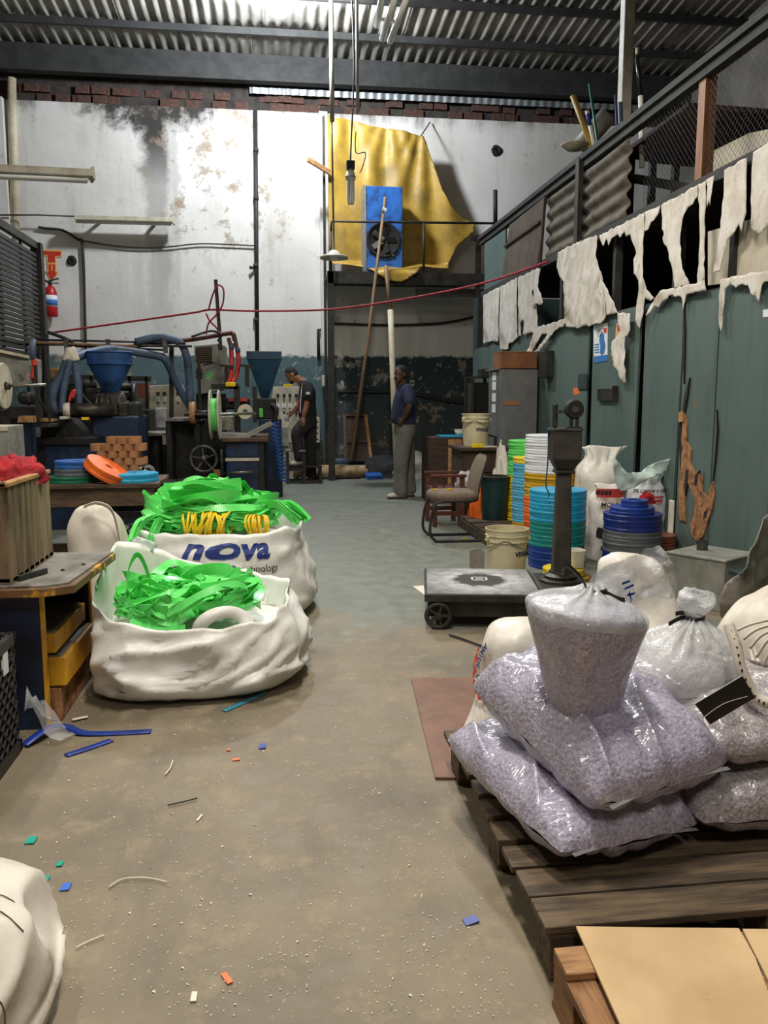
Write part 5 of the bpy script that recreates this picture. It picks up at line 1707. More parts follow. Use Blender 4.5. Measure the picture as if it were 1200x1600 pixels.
# handwheel
hw = PY(318, 717, Y2 - .35)
rw = .143
wh = MB().torus(hw, rw, .017, 'Y', 36, 10).build('handwheel', 'iron_grey', t, smooth=True)
MB().lathe([(0, -.03), (.035, -.03), (.04, .0), (.035, .05), (0, .05)], hw, 18, 'Y').build('hub', 'iron_grey', wh, smooth=True)
for k in range(5):
    a_ = 2 * PI * k / 5 + .4
    MB().bar(hw, hw + Vector((math.cos(a_) * rw, 0, math.sin(a_) * rw)), .018, .022, (0, 1, 0)).build('spoke', 'iron_grey', wh)
MB().cyl(hw, hw + Vector((0, .4, 0)), .02, n=10).build('wheel_shaft', 'iron_grey', t, smooth=True)
# left frame of the take-up
za = PY(285, 658, Y2 + .1).z
for px in (264, 308):
    x = PY(px, 700, Y2 + .1).x
    MB().box(x - .03, x + .03, Y2 + .1, Y2 + .16, 0, za).build('frame_leg', 'machine_dark', t)
    MB().box(x - .03, x + .03, Y2 + .8, Y2 + .86, 0, za).build('frame_leg', 'machine_dark', t)
x0, x1 = PY(260, 658, Y2).x, PY(312, 658, Y2).x
MB().box(x0, x1, Y2 + .06, Y2 + .9, za, za + .03).build('frame_top', 'worn_top', t)
MB().box(x0 + .05, x1 - .05, Y2 + .35, Y2 + .6, .1, za).build('drive_cover', 'machine_dark', t)
bx(308, 316, 560, 700, Y2 + .5, .08).build('column', 'machine_dark', t)
bx(365, 376, 604, 678, Y2 + .45, .08).build('column', 'machine_dark', t)
bx(394, 402, 604, 660, Y2 + .5, .08).build('column', 'machine_dark', t)
bx(330, 372, 600, 608, Y2 + .45, .2).build('head_beam', 'machine_dark', t)
bx(344, 366, 650, 672, Y2 + .25, .12).build('tin', 'steel', t, bevel=.01)
bx(350, 390, 622, 640, Y2 + .7, .3).build('extruder_head', 'machine_dark', t, bevel=.03)
MB().lathe([(.03, -.03), (.09, -.03), (.09, .03), (.03, .03)], PY(383, 643, Y2 + .4), 20, 'Y', closed=True).build('bearing', 'cream_panel', t)
bx(357, 386, 622, 627, Y2 + .6, .05).build('red_bar', 'red_hose', t)
bx(352, 368, 597, 604, Y2 + .4, .12).build('yellow_cap', 'coil_yellow', t, bevel=.01)
for px in (354, 386):
    MB().bar(PY(px - 12, 571, Y2 + .8), PY(px + 11, 573, Y2 + .8), .03, .03).bar(PY(px, 572, Y2 + .8), PY(px, 604, Y2 + .8), .05, .05).build('clamp_screw', 'machine_dark', t)
# rear head under the square hopper
bx(396, 432, 622, 655, Y2 + 1.4, .4).build('rear_head', 'machine_dark', t, bevel=.02)
bxf(404, 440, 655, Y2 + 1.35, .5).build('rear_base', 'machine_blue', t, bevel=.01)
bx(405, 411, 638, 652, Y2 + 1.3, .03).build('green_tag', 'spool_green', t)
MB().tube(smoothpath([PY(424, 632, Y2 + 1.35), PY(432, 640, Y2 + 1.3), PY(428, 660, Y2 + 1.3)], 5), .03, 8).build('black_lead', 'rubber', t, smooth=True)
# square hopper
Yh = Y2 + 1.5
t = thing('square_hopper', 'teal-blue square funnel hopper beside the bending worker', 'hopper', PY(413, 622, Yh + .25))
zt, zm, zb = PY(413, 549, Yh).z, PY(413, 560, Yh).z, PY(413, 622, Yh).z
xa, xb = PY(385, 555, Yh).x, PY(440, 555, Yh).x
xc = (xa + xb) / 2
d = (xb - xa)
def fr4(x0, x1, y0, y1, z):
    return [(x0, y0, z), (x1, y0, z), (x1, y1, z), (x0, y1, z)]
mb = MB()
vs = fr4(xc - .05, xc + .05, Yh + d / 2 - .05, Yh + d / 2 + .05, zb) + fr4(xa, xb, Yh, Yh + d, zm) + fr4(xa, xb, Yh, Yh + d, zt) + fr4(xa + .01, xb - .01, Yh + .01, Yh + d - .01, zt) + fr4(xa + .01, xb - .01, Yh + .01, Yh + d - .01, zm) + fr4(xc - .04, xc + .04, Yh + d / 2 - .04, Yh + d / 2 + .04, zb)
fs = []
for r_ in range(5):
    for k in range(4):
        fs.append((r_ * 4 + k, r_ * 4 + (k + 1) % 4, r_ * 4 + 4 + (k + 1) % 4, r_ * 4 + 4 + k))
mb.add(vs, fs)
mb.build('funnel', 'hopper_teal', t)
MB().box(xa - .008, xb + .008, Yh - .008, Yh + .0, zm - .01, zm + .01).build('seam', 'hopper_teal', t)
MB().box(xc - .06, xc + .06, Yh + d / 2 - .06, Yh + d / 2 + .06, zb - .1, zb).build('throat', 'machine_dark', t)
# coiled air hose
mb = MB()
P = []
ca, cb_ = PY(429, 660, Y2 + .6), PY(444, 752, Y2 + .6)
for i in range(15 * 14 + 1):
    f = i / (15 * 14)
    p = ca + (cb_ - ca) * f
    a_ = 2 * PI * f * 15
    P.append(p + Vector((math.cos(a_) * .055, math.sin(a_) * .055, 0)))
mb.tube(P, .010, 6)
tag(mb.build('coiled_air_hose', 'blue_paint', smooth=True), 'blue coiled air hose hanging at the end of the take-up bench', 'hose')
# loose green strap stretched to the floor behind the heap, plus dark drive parts low down
t = thing('floor_drive', 'greasy drive unit with a tyre wheel low beside the take-up machine', 'drive', G(285, 800))
q = PY(277, 782, 9.0)
MB().torus((q.x, 9.0, .17), .13, .04, 'Y', 24, 10).build('wheel', 'rubber', t, smooth=True)
MB().lathe([(0, -.03), (.09, -.03), (.09, .03), (0, .03)], (q.x, 9.0, .17), 16, 'Y').build('wheel_disc', 'iron_grey', t)
MB().box(q.x - .25, q.x + .3, 9.1, 9.5, .0, .42).build('gearbox', 'machine_dark', t, bevel=.03)
MB().cyl((q.x + .0, 9.05, .42), (q.x + .35, 9.2, .44), .04).build('roller', 'oily_iron', t, smooth=True)
t = thing('round_stand', 'round worn stand plate on a pillar before the gauge cabinet', 'stand', PY(247, 720, 10.6))
q = PY(243, 676, 10.6)
MB().lathe([(0, -.02), (.22, -.03), (.23, 0), (.22, .015), (0, .02)], q, 28).build('plate', 'worn_top', t, smooth=False)
MB().lathe([(.14, 0), (.09, .05), (.08, q.z - .02), (0, q.z - .02)], (q.x, q.y, 0), 20).build('pillar', 'machine_dark', t)

# ================================================================== WORKBENCH WITH ROLLS
ZT_ = .72
yt = 5.98
xt0, xt1 = -2.1, PY(246, 752, yt).x
t = thing('workbench', 'brown wooden workbench holding coloured rolls and cardboard cores', 'table', ((xt0 + xt1) / 2, yt + .35, 0))
for k in range(4):
    MB().box(xt0, xt1 - .01 * (k % 2), yt + .18 * k, yt + .18 * k + .172, ZT_ - .03, ZT_).build('top_plank', 'wood_table', t, bevel=.004)
MB().box(xt0 + .03, xt1 - .05, yt + .03, yt + .055, ZT_ - .16, ZT_ - .03).build('apron', 'wood_table', t)
for x in (xt0 + .06, xt1 - .07):
    for y in (yt + .05, yt + .62):
        MB().box(x - .035, x + .035, y - .035, y + .035, 0, ZT_ - .03).build('leg', 'wood_table', t)
MB().box(xt0 + .06, xt1 - .07, yt + .60, yt + .64, .12, .2).build('stretcher', 'wood_table', t)

def roll(name, c, r, h, m, label, hole=.35, cat='roll', group=None, n=32, parent=None):
    mb = MB()
    g = h * .06
    prof = [(r * hole, 0), (r * .985, 0), (r, g), (r, h * .30), (r * .985, h * .36), (r * .985, h * .64), (r, h * .70), (r, h - g), (r * .985, h), (r * hole, h)]
    mb.lathe(prof, c, n, 'Z', closed=True)
    return tag(mb.build(name, m), label, cat, group)
q = G(221, 745, ZT_)
roll('strap_roll', (q.x, yt + .2, ZT_), .175, .062, 'spool_cyan', 'flat turquoise strap roll at the right end of the workbench', .12)
q = G(135, 745, ZT_)
roll('strap_roll', (q.x, yt + .2, ZT_), .18, .045, 'spool_darkgreen', 'dark green strap roll at the bottom under the orange one', .2)
roll('strap_roll', (q.x + .02, yt + .24, ZT_ + .046), .16, .05, 'spool_grey', 'grey strap roll between the dark green and blue ones', .2)
roll('strap_roll', (q.x + .02, yt + .26, ZT_ + .097), .16, .055, 'blue_paint', 'blue strap roll on top of the pile behind the crate', .2)
o = roll('strap_roll', (0, 0, -.035), .165, .07, 'spool_orange', 'orange strap roll leaning on the pile beside the cores', .18)
q = PY(162, 731, yt + .12)
o.location = (q.x, yt + .14, ZT_ + .055)
o.rotation_euler = (R(6), R(32), 0)
# cardboard cores
Yq = yt + .42
hcore, rcore = .052, .043
cm = None
q0 = PY(143, 735, Yq).x
for d_ in range(2):
    for r_ in range(6):
        for k in range(4 if r_ % 2 else 5):
            if r_ == 5 and k == 0:
                continue
            x = q0 + rcore + (rcore * 1.82) * k + (rcore * .9 if r_ % 2 else 0)
            y = Yq + d_ * rcore * 2.1
            if cm is None:
                cm = MB().lathe([(rcore * .78, 0), (rcore, 0), (rcore, hcore), (rcore * .78, hcore)], (x, y, ZT_ + .001 + r_ * hcore), 18, 'Z', closed=True).build('cardboard_core', 'cardboard_brown')
                o = cm
                tag(cm, None, 'core', 'cardboard cores stacked on the workbench')
            else:
                o = cm.copy()
                COL.objects.link(o)
                o.location = (x, y, ZT_ + .001 + r_ * hcore)
                o.rotation_euler = (0, 0, random.random() * 6)
            o['label'] = 'cardboard core, %s from left in %s row up, %s layer of the stack' % (['first', 'second', 'third', 'fourth', 'fifth'][k], ['bottom', 'second', 'third', 'fourth', 'fifth', 'top'][r_], 'back' if d_ else 'front')
# clutter behind the turquoise roll
t = thing('red_cup', 'small red cup behind the turquoise roll', 'cup', G(222, 731, ZT_))
q = G(222, 734, ZT_)
MB().lathe([(0, 0), (.035, 0), (.045, .07), (.04, .07), (.032, .006), (0, .006)], (q.x, yt + .45, ZT_), 18).build('cup', 'red_paint', t, smooth=True)
MB().torus((q.x + .05, yt + .45, ZT_ + .04), .02, .005, 'Y', 14, 6).build('handle', 'red_paint', t, smooth=True)
mb = MB()
q = G(210, 738, ZT_)
mb.prism([(-.05, 0), (.06, 0), (.05, .03), (-.02, .10), (-.06, .11)], lambda u, v, w: (q.x + u, yt + .40 + w, ZT_ + v), .06)
tag(mb.build('yellow_scrap', 'coil_yellow', bevel=.01), 'folded yellow plastic scrap beside the cardboard cores', 'scrap')
for k, (px, m, lb, r_) in enumerate(((240, 'tub_white', 'white tape ring behind the turquoise roll', .045), (233, 'coil_yellow', 'yellow tape ring behind the turquoise roll', .04), (250, 'rag_grey', 'grey tape ring at the back corner of the workbench', .05))):
    q = G(px, 738, ZT_)
    mb = MB().lathe([(r_ * .6, -.02), (r_, -.02), (r_, .02), (r_ * .6, .02)], (q.x - .02, yt + .42 + .07 * (k % 2), ZT_ + r_), 20, 'Y', closed=True)
    tag(mb.build('tape_ring', m), lb, 'tape')
blob('dark_rag', (G(226, 738, ZT_).x, yt + .42, ZT_), .07, .04, .045, 'rag_dark', 'dark rag lying behind the turquoise roll', 'rag', 5)
# plastic crates under the bench
def lattice_crate(name, label, x0, x1, y0, y1, z0, z1, m='crate_black', cell=.07):
    t = thing(name, label, 'crate', ((x0 + x1) / 2, (y0 + y1) / 2, z0))
    th = .012
    MB().box(x0, x1, y0, y1, z0, z0 + th).build('bottom', m, t)
    rim = MB()
    for z in (z0, z1 - .04):
        rim.box(x0 - .008, x1 + .008, y0 - .008, y0 + th, z, z + .04).box(x0 - .008, x1 + .008, y1 - th, y1 + .008, z, z + .04)
        rim.box(x0 - .008, x0 + th, y0, y1, z, z + .04).box(x1 - th, x1 + .008, y0, y1, z, z + .04)
    for x in (x0, x1 - .03):
        for y in (y0, y1 - .03):
            rim.box(x, x + .03, y, y + .03, z0, z1)
    rim.build('rim', m, t)
    for side in range(4):
        mb = MB()
        if side < 2:
            a, b_, fx = x0, x1, (y0 if side == 0 else y1 - .006)
        else:
            a, b_, fx = y0, y1, (x0 if side == 2 else x1 - .006)
        H = z1 - z0
        k = a - H
        while k < b_:
            for s_ in (1, -1):
                u0, v0, u1, v1 = k, (z0 if s_ > 0 else z1), k + H, (z1 if s_ > 0 else z0)
                if u0 < a:
                    f = (a - u0) / (u1 - u0)
                    v0 += (v1 - v0) * f
                    u0 = a
                if u1 > b_:
                    f = (b_ - u0) / (u1 - u0)
                    v1 = v0 + (v1 - v0) * f
                    u1 = b_
                if u1 - u0 > .01:
                    if side < 2:
                        mb.bar((u0, fx, v0), (u1, fx, v1), .006, .02, (0, 1, 0))
                    else:
                        mb.bar((fx, u0, v0), (fx, u1, v1), .006, .02, (1, 0, 0))
            k += cell
        mb.build('lattice_side', m, t)
    return t
lattice_crate('plastic_crate', 'black lattice crate under the brown workbench', PY(150, 800, 6.15).x, PY(228, 800, 6.15).x, 6.12, 6.5, .02, .5)

# ================================================================== FOREGROUND LEFT
# ---- blue desk with yellow edges
XD, ZD = -0.80, .60
t = thing('old_desk', 'dark blue desk with worn yellow edges carrying the wooden crate', 'desk', (-1.3, 3.62, 0))
MB().prism([(-2.0, 3.24), (-.90, 3.24), (-.80, 3.30), (-.77, 3.98), (-.92, 4.02), (-2.0, 4.02)], lambda u, v, w: (u, v, ZD - .040 + w), .034).build('top', 'desk_edge', t, bevel=.004)
MB().prism([(-2.0, 3.26), (-.91, 3.26), (-.825, 3.31), (-.78, 3.975), (-2.0, 4.01)], lambda u, v, w: (u, v, ZD - .006 + w), .008).build('top_sheet', 'worn_top', t)
MB().box(-2.0, -.94, 3.32, 3.34, 0, ZD - .045).build('front_panel', 'desk_blue', t)
MB().box(-.94, -.928, 3.315, 3.345, 0, ZD - .045).build('front_edge', 'yellow_paint', t)
MB().box(-2.0, -.9, 3.97, 3.99, 0, ZD - .045).build('back_panel', 'desk_blue', t)
MB().box(-.9, -.89, 3.965, 3.995, 0, ZD - .045).build('back_edge', 'yellow_paint', t)
MB().box(-1.35, -1.33, 3.34, 3.97, 0, ZD - .045).build('inner_panel', 'desk_blue', t)
for k, (z0, z1, x1, m) in enumerate(((.0, .14, -.90, 'wood_raw'), (.15, .27, -.875, 'yellow_paint'), (.29, .37, -.91, 'yellow_paint'))):
    dr = MB().box(-1.32, x1, 3.40, 3.93, z0, z1)
    dr.build('drawer', m, t, bevel=.004)
    MB().box(-1.3, x1 - .015, 3.415, 3.915, z1, z1 + .006).build('drawer_filling', 'worn_top', t)
MB().obox((-.99, 3.42, ZD + .015), .015, .16, .02, -.45).build('steel_rule', 'dark_grey_metal', t)
for (x, y) in ((-.905, 3.55), (-.845, 3.66)):
    MB().lathe([(0, .0), (.009, 0), (.007, .006), (0, .007)], (x, y, ZD + .002), 10).build('bolt', 'dark_grey_metal', t)
# ---- grooved wooden crate with rags
x0, x1, ya, yb, z0, z1 = -1.62, -1.03, 3.30, 3.90, ZD + .004, ZD + .40
t = thing('wooden_crate', 'grimy wooden crate full of red rags on the blue desk', 'crate', ((x0 + x1) / 2, (ya + yb) / 2, z0))
MB().box(x0, x1, ya, yb, z0, z0 + .02).build('bottom', 'crate_wood', t)
nb = 8
for k in range(nb):
    w = (yb - ya) / nb
    MB().box(x1 - .02 - random.random() * .004, x1 + .09 * ((k + .5) / nb) * 0, ya + w * k + .004, ya + w * (k + 1) - .004, z0, z1 - .012).build('side_slat', 'crate_wood', t, bevel=.006)
    MB().box(x0, x0 + .02, ya + w * k + .004, ya + w * (k + 1) - .004, z0, z1 - .012).build('side_slat', 'crate_wood', t, bevel=.006)
for k in range(nb):
    w = (x1 - x0) / nb
    MB().box(x0 + w * k + .004, x0 + w * (k + 1) - .004, ya, ya + .02, z0, z1 - .012).build('end_slat', 'crate_wood', t, bevel=.006)
    MB().box(x0 + w * k + .004, x0 + w * (k + 1) - .004, yb - .02, yb, z0, z1 - .012).build('end_slat', 'crate_wood', t, bevel=.006)
MB().box(x1 - .03, x1 + .006, ya - .006, yb + .006, z1 - .02, z1).box(x0 - .006, x0 + .03, ya - .006, yb + .006, z1 - .02, z1).box(x0, x1, ya - .006, ya + .03, z1 - .02, z1).box(x0, x1, yb - .03, yb + .006, z1 - .02, z1).build('rim', 'wood_light', t, bevel=.005)
MB().box(x1 - .012, x1 - .006, ya + .02, yb - .02, z0, z1 - .02).box(x0 + .006, x0 + .012, ya + .02, yb - .02, z0, z1 - .02).build('liner', 'wood_dark', t)
blob('red_rag', (-1.15, 3.76, z1 - .05), .14, .16, .11, 'rag_red', 'bright red rag heaped at the right side of the crate', 'rag', 3, .45, 3.0)
blob('red_rag', (-1.36, 3.62, z1 - .06), .2, .2, .11, 'rag_red', 'dull red rag heaped at the left side of the crate', 'rag', 8, .45, 3.0)
blob('grey_rag', (-1.2, 3.42, z1 - .06), .15, .09, .07, 'rag_grey', 'grey rag at the front corner of the crate', 'rag', 12, .45)
# ---- black plastic crate with a red and white bag
lattice_crate('plastic_crate', 'black lattice crate standing on the floor in front of the desk', -1.5, -.985, 2.72, 3.12, .005, .46, cell=.06)
blob('snack_bag', (-1.25, 2.95, .2), .2, .18, .40, 'red_paint', 'red plastic bag in the black lattice crate', 'bag', 4, .35)
blob('white_bag', (-1.18, 2.9, .2), .15, .12, .36, 'sack_white', 'white plastic bag beside the red one in the crate', 'bag', 9, .35)
mb = MB().box(-.986, -.978, 2.98, 3.03, .34, .44)
tag(mb.build('price_tag', 'poster_white'), 'small white label on the lattice crate rim', 'label')
# clear film on the floor
def crumple(name, poly, fn3, m, label, cat, sp=.03, solid=.0):
    return tag(MB().sheet(poly, sp, fn3).build(name, m, smooth=True, solid=solid), label, cat)
p = G(58, 1140)
crumple('film_scrap', [(-.98, 3.16), (-.86, 3.14), (-.80, 3.2), (-.86, 3.26), (-.9, 3.3), (-.98, 3.3)], lambda x, y: (x, y, .02 + .30 * max(0, (-.85 - x) / .13) * (0.55 + .6 * nz(x, y, 0, 14)) * 1.0 + .012 * nz(x, y, 3, 30)), 'film_clear', 'crumpled clear film between the lattice crate and the desk', 'film', .02)

# ---- big bags of straps
BB = {}
def bigbag(name, label, c, rx, ry_, zf, zbk, zfill, seed, bulge=.06, e=2.8, rimw=.04, tw=0.0, low=None, crz=1.0, rs=0.0, xmin=None):
    t = thing(name, label, 'bulk bag', (c[0], c[1], 0))
    n, k1, k2 = 120, 22, 10
    def rimz(a):
        s_ = math.sin(a)           # +1 back, -1 front
        z = zf + (zbk - zf) * (0.5 + 0.5 * math.sin(a - tw)) ** 2.2
        z += rs * max(0.0, math.cos(a)) ** 2
        z += rimw * (nz(math.cos(a) + seed, math.sin(a), 0, 1.6) + .4 * nz(math.cos(a), math.sin(a) + seed, 0, 5))
        return z
    def R_(a):
        cx, cy = superell(a, e)
        return rx * cx, ry_ * cy
    def surf(a, f, inner=0.0):
        x, y = R_(a)
        z = rimz(a) * f
        b_ = 0.86 + .14 * min(1, f / .12) ** .5 + bulge * math.sin(PI * min(1, f * 1.15)) - .05 * f
        if low:
            g = max(0.0, math.cos(a - low[0])) ** 2
            b_ += low[1] * g * math.exp(-((f - .22) / .25) ** 2)
        L = math.hypot(x, y)
        d = .024 * nz(x * 2 + seed, y * 2, z * 3, 1.6) + .02 * nz(x * 1.2 + seed, y * 1.2, z * 4.5, 3.2) + .008 * nz(x, y, z + seed, 13)
        # sharp folds and diagonal creases
        q1 = 1 - abs(nz(x * 1.3 + seed, y * 1.3, z * 3.2 + x, 1.7))
        q2 = 1 - abs(nz(x * 1.1 - seed, y * 1.4, z * 4.0 - x * 1.5, 3.1))
        d += crz * (.055 * (q1 ** 5 - .35) + .03 * (q2 ** 6 - .25)) * min(1, f * 5) * (1 - .75 * f ** 4)
        s_ = b_ + d / L - inner
        if f < .03:
            d *= 0
        X_ = c[0] + x * s_
        if xmin is not None and X_ < xmin:
            X_ = xmin + (X_ - xmin) * .12
        return Vector((X_, c[1] + y * s_, max(.002, z + d * .4 * (1 if f > .05 else 0))))
    mb = MB()
    def fn(u, v):
        a = 2 * PI * u
        q = v * (k1 + k2)
        if q <= k1:
            return surf(a, q / k1)
        g = (q - k1) / k2
        p = surf(a, 1 - g * .02, .015 + .05 * g)
        zt = rimz(a)
        p.z = zt + (zfill - .1 - zt) * g
        return p
    mb.grid(n, k1 + k2, fn)
    # floor of the bag
    mb.grid(24, 4, lambda u, v: Vector((c[0], c[1], zfill - .1)) + (surf(2 * PI * u, .98, .06) - Vector((c[0], c[1], 0))) * Vector((1, 1, 0)).x * v * 0 + Vector(((surf(2 * PI * u, .98, .06).x - c[0]) * v, (surf(2 * PI * u, .98, .06).y - c[1]) * v, 0)))
    o = mb.build('bag_shell', 'bigbag_white', t, smooth=True)
    weld(o, .001)
    return t, surf, rimz
tA, surfA, rimA = bigbag('bulk_bag', 'low white bulk bag of tangled green strap, nearer of two', (-.43, 3.98), .50, .46, .32, .60, .34, 2.0, bulge=.10, tw=R(60), crz=1.2, rs=.07, xmin=-.815)
tB, surfB, rimB = bigbag('bulk_bag', 'white printed bulk bag heaped with green strap and yellow coils', (-.36, 5.22), .52, .46, .55, .60, .55, 11.0, bulge=.05, rimw=.04, low=(-.35, .13), crz=.55)
# lifting loops and folds of the near bag
P = [surfA(R(-80) + i * .06, .98) + Vector((0, .02, 0)) for i in range(2)]
a0 = surfA(R(278), .97)
a1 = surfA(R(292), .97)
def strip(mb, pts, w, upv, th=.003):
    pts = [Vector(p) for p in pts]
    up_ = Vector(upv).normalized() * (w / 2)
    b0 = len(mb.v)
    for p in pts:
        mb.v += [p - up_, p + up_]
    for i in range(len(pts) - 1):
        k = b0 + 2 * i
        mb.f.append((k, k + 1, k + 3, k + 2))
    return mb
lc = (a0 + a1) / 2 + Vector((0, .05, -.03))
mb = MB()
for i in range(19):
    a_ = PI * (i / 18) * 1.1 - .15
    for r_ in (.062, .112):
        mb.v.append(lc + Vector((r_ * 1.25 * math.cos(a_), .02 * math.sin(a_ * 2) + (r_ - .06) * .4, r_ * math.sin(a_))))
mb.f += [(2 * i, 2 * i + 1, 2 * i + 3, 2 * i + 2) for i in range(18)]
mb.build('lifting_loop', 'bigbag_white', tA, smooth=True, solid=.005)
P = smoothpath([surfA(R(60), .9), surfA(R(64), .9) + Vector((.0, -.06, -.10)), surfA(R(50), .9) + Vector((0, -.06, -.11)), surfA(R(46), .9)], 8)
strip(MB(), P, .05, (0, 0.3, 1)).build('lifting_loop', 'bigbag_white', tA, smooth=True, solid=.004)
# label patch on the far rim
q = PY(222, 852, 4.33)
MB().sheet([(205, 845), (215, 838), (243, 848), (240, 862), (225, 862), (210, 854)], 6, lambda u, v: PY(u, v, 4.40) + Vector((0, .01 * nz(u, v, 0, .2), 0))).build('label_patch', 'poster_white', tA, smooth=True, solid=.003)
# print on the far bag
def onB(u, v, w):
    a = R(-106) + u / .50
    f = .70 + v / .56
    p = surfB(a, max(.05, min(.97, f)))
    n_ = Vector((math.cos(a), math.sin(a), 0))
    return p + n_ * .006
letters('nova', .19, 'ink_blue', tB, lambda u, v, w: onB(u + .19, v + .075, w), 'brand_lettering', shear=.25, bold=.006)
letters('LZER', .055, 'ink_blue', tB, lambda u, v, w: onB(u + .14, v - .045, w), 'print_line', bold=.002)
letters('technology', .055, 'ink_black', tB, lambda u, v, w: onB(u + .31, v - .045, w), 'print_line')
# green strap tangles (nobody could count the loops)
def ribbon(mb, pts, w, seed, roll=0.0):
    pts = smoothpath(pts, 9)
    prev = None
    b0 = len(mb.v)
    for i, p in enumerate(pts):
        tt = (pts[min(i + 1, len(pts) - 1)] - pts[max(0, i - 1)]).normalized()
        base_ = Vector((.55 * math.sin(seed * 3.1 + i * roll), .55 * math.cos(seed * 1.7 + i * roll), .9 if math.sin(seed * 7) > -.35 else .15))
        s_ = (base_ - tt * base_.dot(tt)).normalized() * (w / 2)
        if prev and prev.dot(s_) < 0:
            s_ = -s_
        prev = s_
        mb.v += [p - s_, p + s_]
    for i in range(len(pts) - 1):
        k = b0 + 2 * i
        mb.f.append((k, k + 1, k + 3, k + 2))
rnd = random.Random(5)
def heap(c, rx, ry_, zbase, zpeak, count, wmin, wmax, peakx=0.0, loopr=(.08, .2), pw=1.0):
    mb = MB()
    for i in range(count):
        a = rnd.random() * 2 * PI
        r_ = math.sqrt(rnd.random())
        x, y = c[0] + rx * .85 * r_ * math.cos(a), c[1] + ry_ * .85 * r_ * math.sin(a)
        hgt = zbase + (zpeak - zbase) * max(0, 1 - ((x - c[0] - peakx) / rx) ** 2 - ((y - c[1]) / ry_) ** 2) ** pw * (.35 + .65 * rnd.random())
        L = rnd.uniform(*loopr)
        th = rnd.random() * 2 * PI
        tilt = rnd.uniform(-.6, .9)
        arc = rnd.uniform(2.2, 5.6)
        pts = []
        for k in range(7):
            ph = th + arc * k / 6
            px_ = x + L * math.cos(ph)
            py_ = y + L * .8 * math.sin(ph)
            dx_, dy_ = (px_ - c[0]) / rx, (py_ - c[1]) / ry_
            m_ = math.hypot(dx_, dy_)
            if m_ > .93:
                px_, py_ = c[0] + (px_ - c[0]) * .93 / m_, c[1] + (py_ - c[1]) * .93 / m_
            pz = max(zbase - .03, hgt + L * .5 * tilt * math.sin(ph - th) + rnd.uniform(-.015, .015))
            pts.append(Vector((px_, py_, pz)))
        ribbon(mb, pts, rnd.uniform(wmin, wmax), rnd.random() * 9, rnd.uniform(-.06, .06))
    return mb
mb = heap((-.43, 3.96), .36, .36, .34, .45, 95, .032, .062, loopr=(.08, .24))
# a few long loops standing up at the left
for (x, y, h, d_) in ((-.66, 3.92, .24, .10), (-.60, 3.80, .14, .16), (-.35, 4.1, .10, .2), (-.2, 3.95, .10, .18)):
    ribbon(mb, [(x - d_ / 2, y, .33), (x - d_ / 2, y + .01, .33 + h * .7), (x, y + .02, .35 + h), (x + d_ / 2, y, .33 + h * .6), (x + d_ / 2, y, .32)], .03, x * 9, 0)
o = mb.build('strap_tangle', 'strap_green', smooth=False, solid=.0015)
tag(o, 'tangle of bright green strap inside the nearer bulk bag', 'straps', kind='stuff')
mb = heap((-.42, 5.26), .44, .38, .55, .80, 130, .045, .085, peakx=-.0, loopr=(.10, .24), pw=1.9)
for (x, y, h, d_) in ((-.52, 5.3, .22, .26), (-.40, 5.2, .23, .32), (-.30, 5.3, .22, .24), (-.48, 5.12, .17, .34), (-.36, 5.12, .19, .32)):
    ribbon(mb, [(x - d_ / 2, y, .6), (x - d_ / 2.6, y + .01, .58 + h * .8), (x, y - .02, .58 + h), (x + d_ / 2.6, y, .58 + h * .75), (x + d_ / 2, y - .04, .6)], .08, x * 7, .02)
for k in range(10):
    x = -.75 + rnd.random() * .15
    ribbon(mb, [(x, 5.05, .62), (x - .08, 4.95, .60), (x - .12, 4.86, .5), (x - .13, 4.84, .40 + rnd.random() * .1)], .04, k, 0)
for k in range(8):
    x = -.02 + rnd.random() * .1
    ribbon(mb, [(x - .1, 5.1, .66), (x, 5.0, .68), (x + .1, 4.92, .62 - rnd.random() * .05)], .05, k + 3, 0)
o = mb.build('strap_heap', 'strap_green', smooth=False, solid=.0015)
tag(o, 'high heap of bright green strap on the printed bulk bag', 'straps', kind='stuff')
for i, (px, py, r_, lb) in enumerate(((308, 838, .085, 'yellow strap coil at the left of the coils in the printed bag'), (340, 836, .08, 'yellow strap coil in the middle of the printed bag'), (404, 833, .06, 'yellow strap coil at the right, beside the print'))):
    q = PY(px, py, 4.90)
    mb = MB()
    for k in range(9):
        rr = r_ * rnd.uniform(.86, 1.04)
        jz, jt, jy = rnd.uniform(-.008, .008), rnd.uniform(-.03, .05), rnd.uniform(-.01, .01)
        cxk = q.x + (-.06 + .015 * k) * (r_ / .08)
        pts = [Vector((cxk + jt * math.sin(a_ + i), 4.90 + jy + rr * .9 * math.cos(a_), .575 + jz + rr * math.sin(a_))) for a_ in [2 * PI * j / 26 for j in range(27)]]
        strip(mb, pts, .014, (1, 0, .15))
    tag(mb.build('strap_coil', 'coil_yellow', solid=.002), lb, 'coil', 'yellow coils in the printed bag')
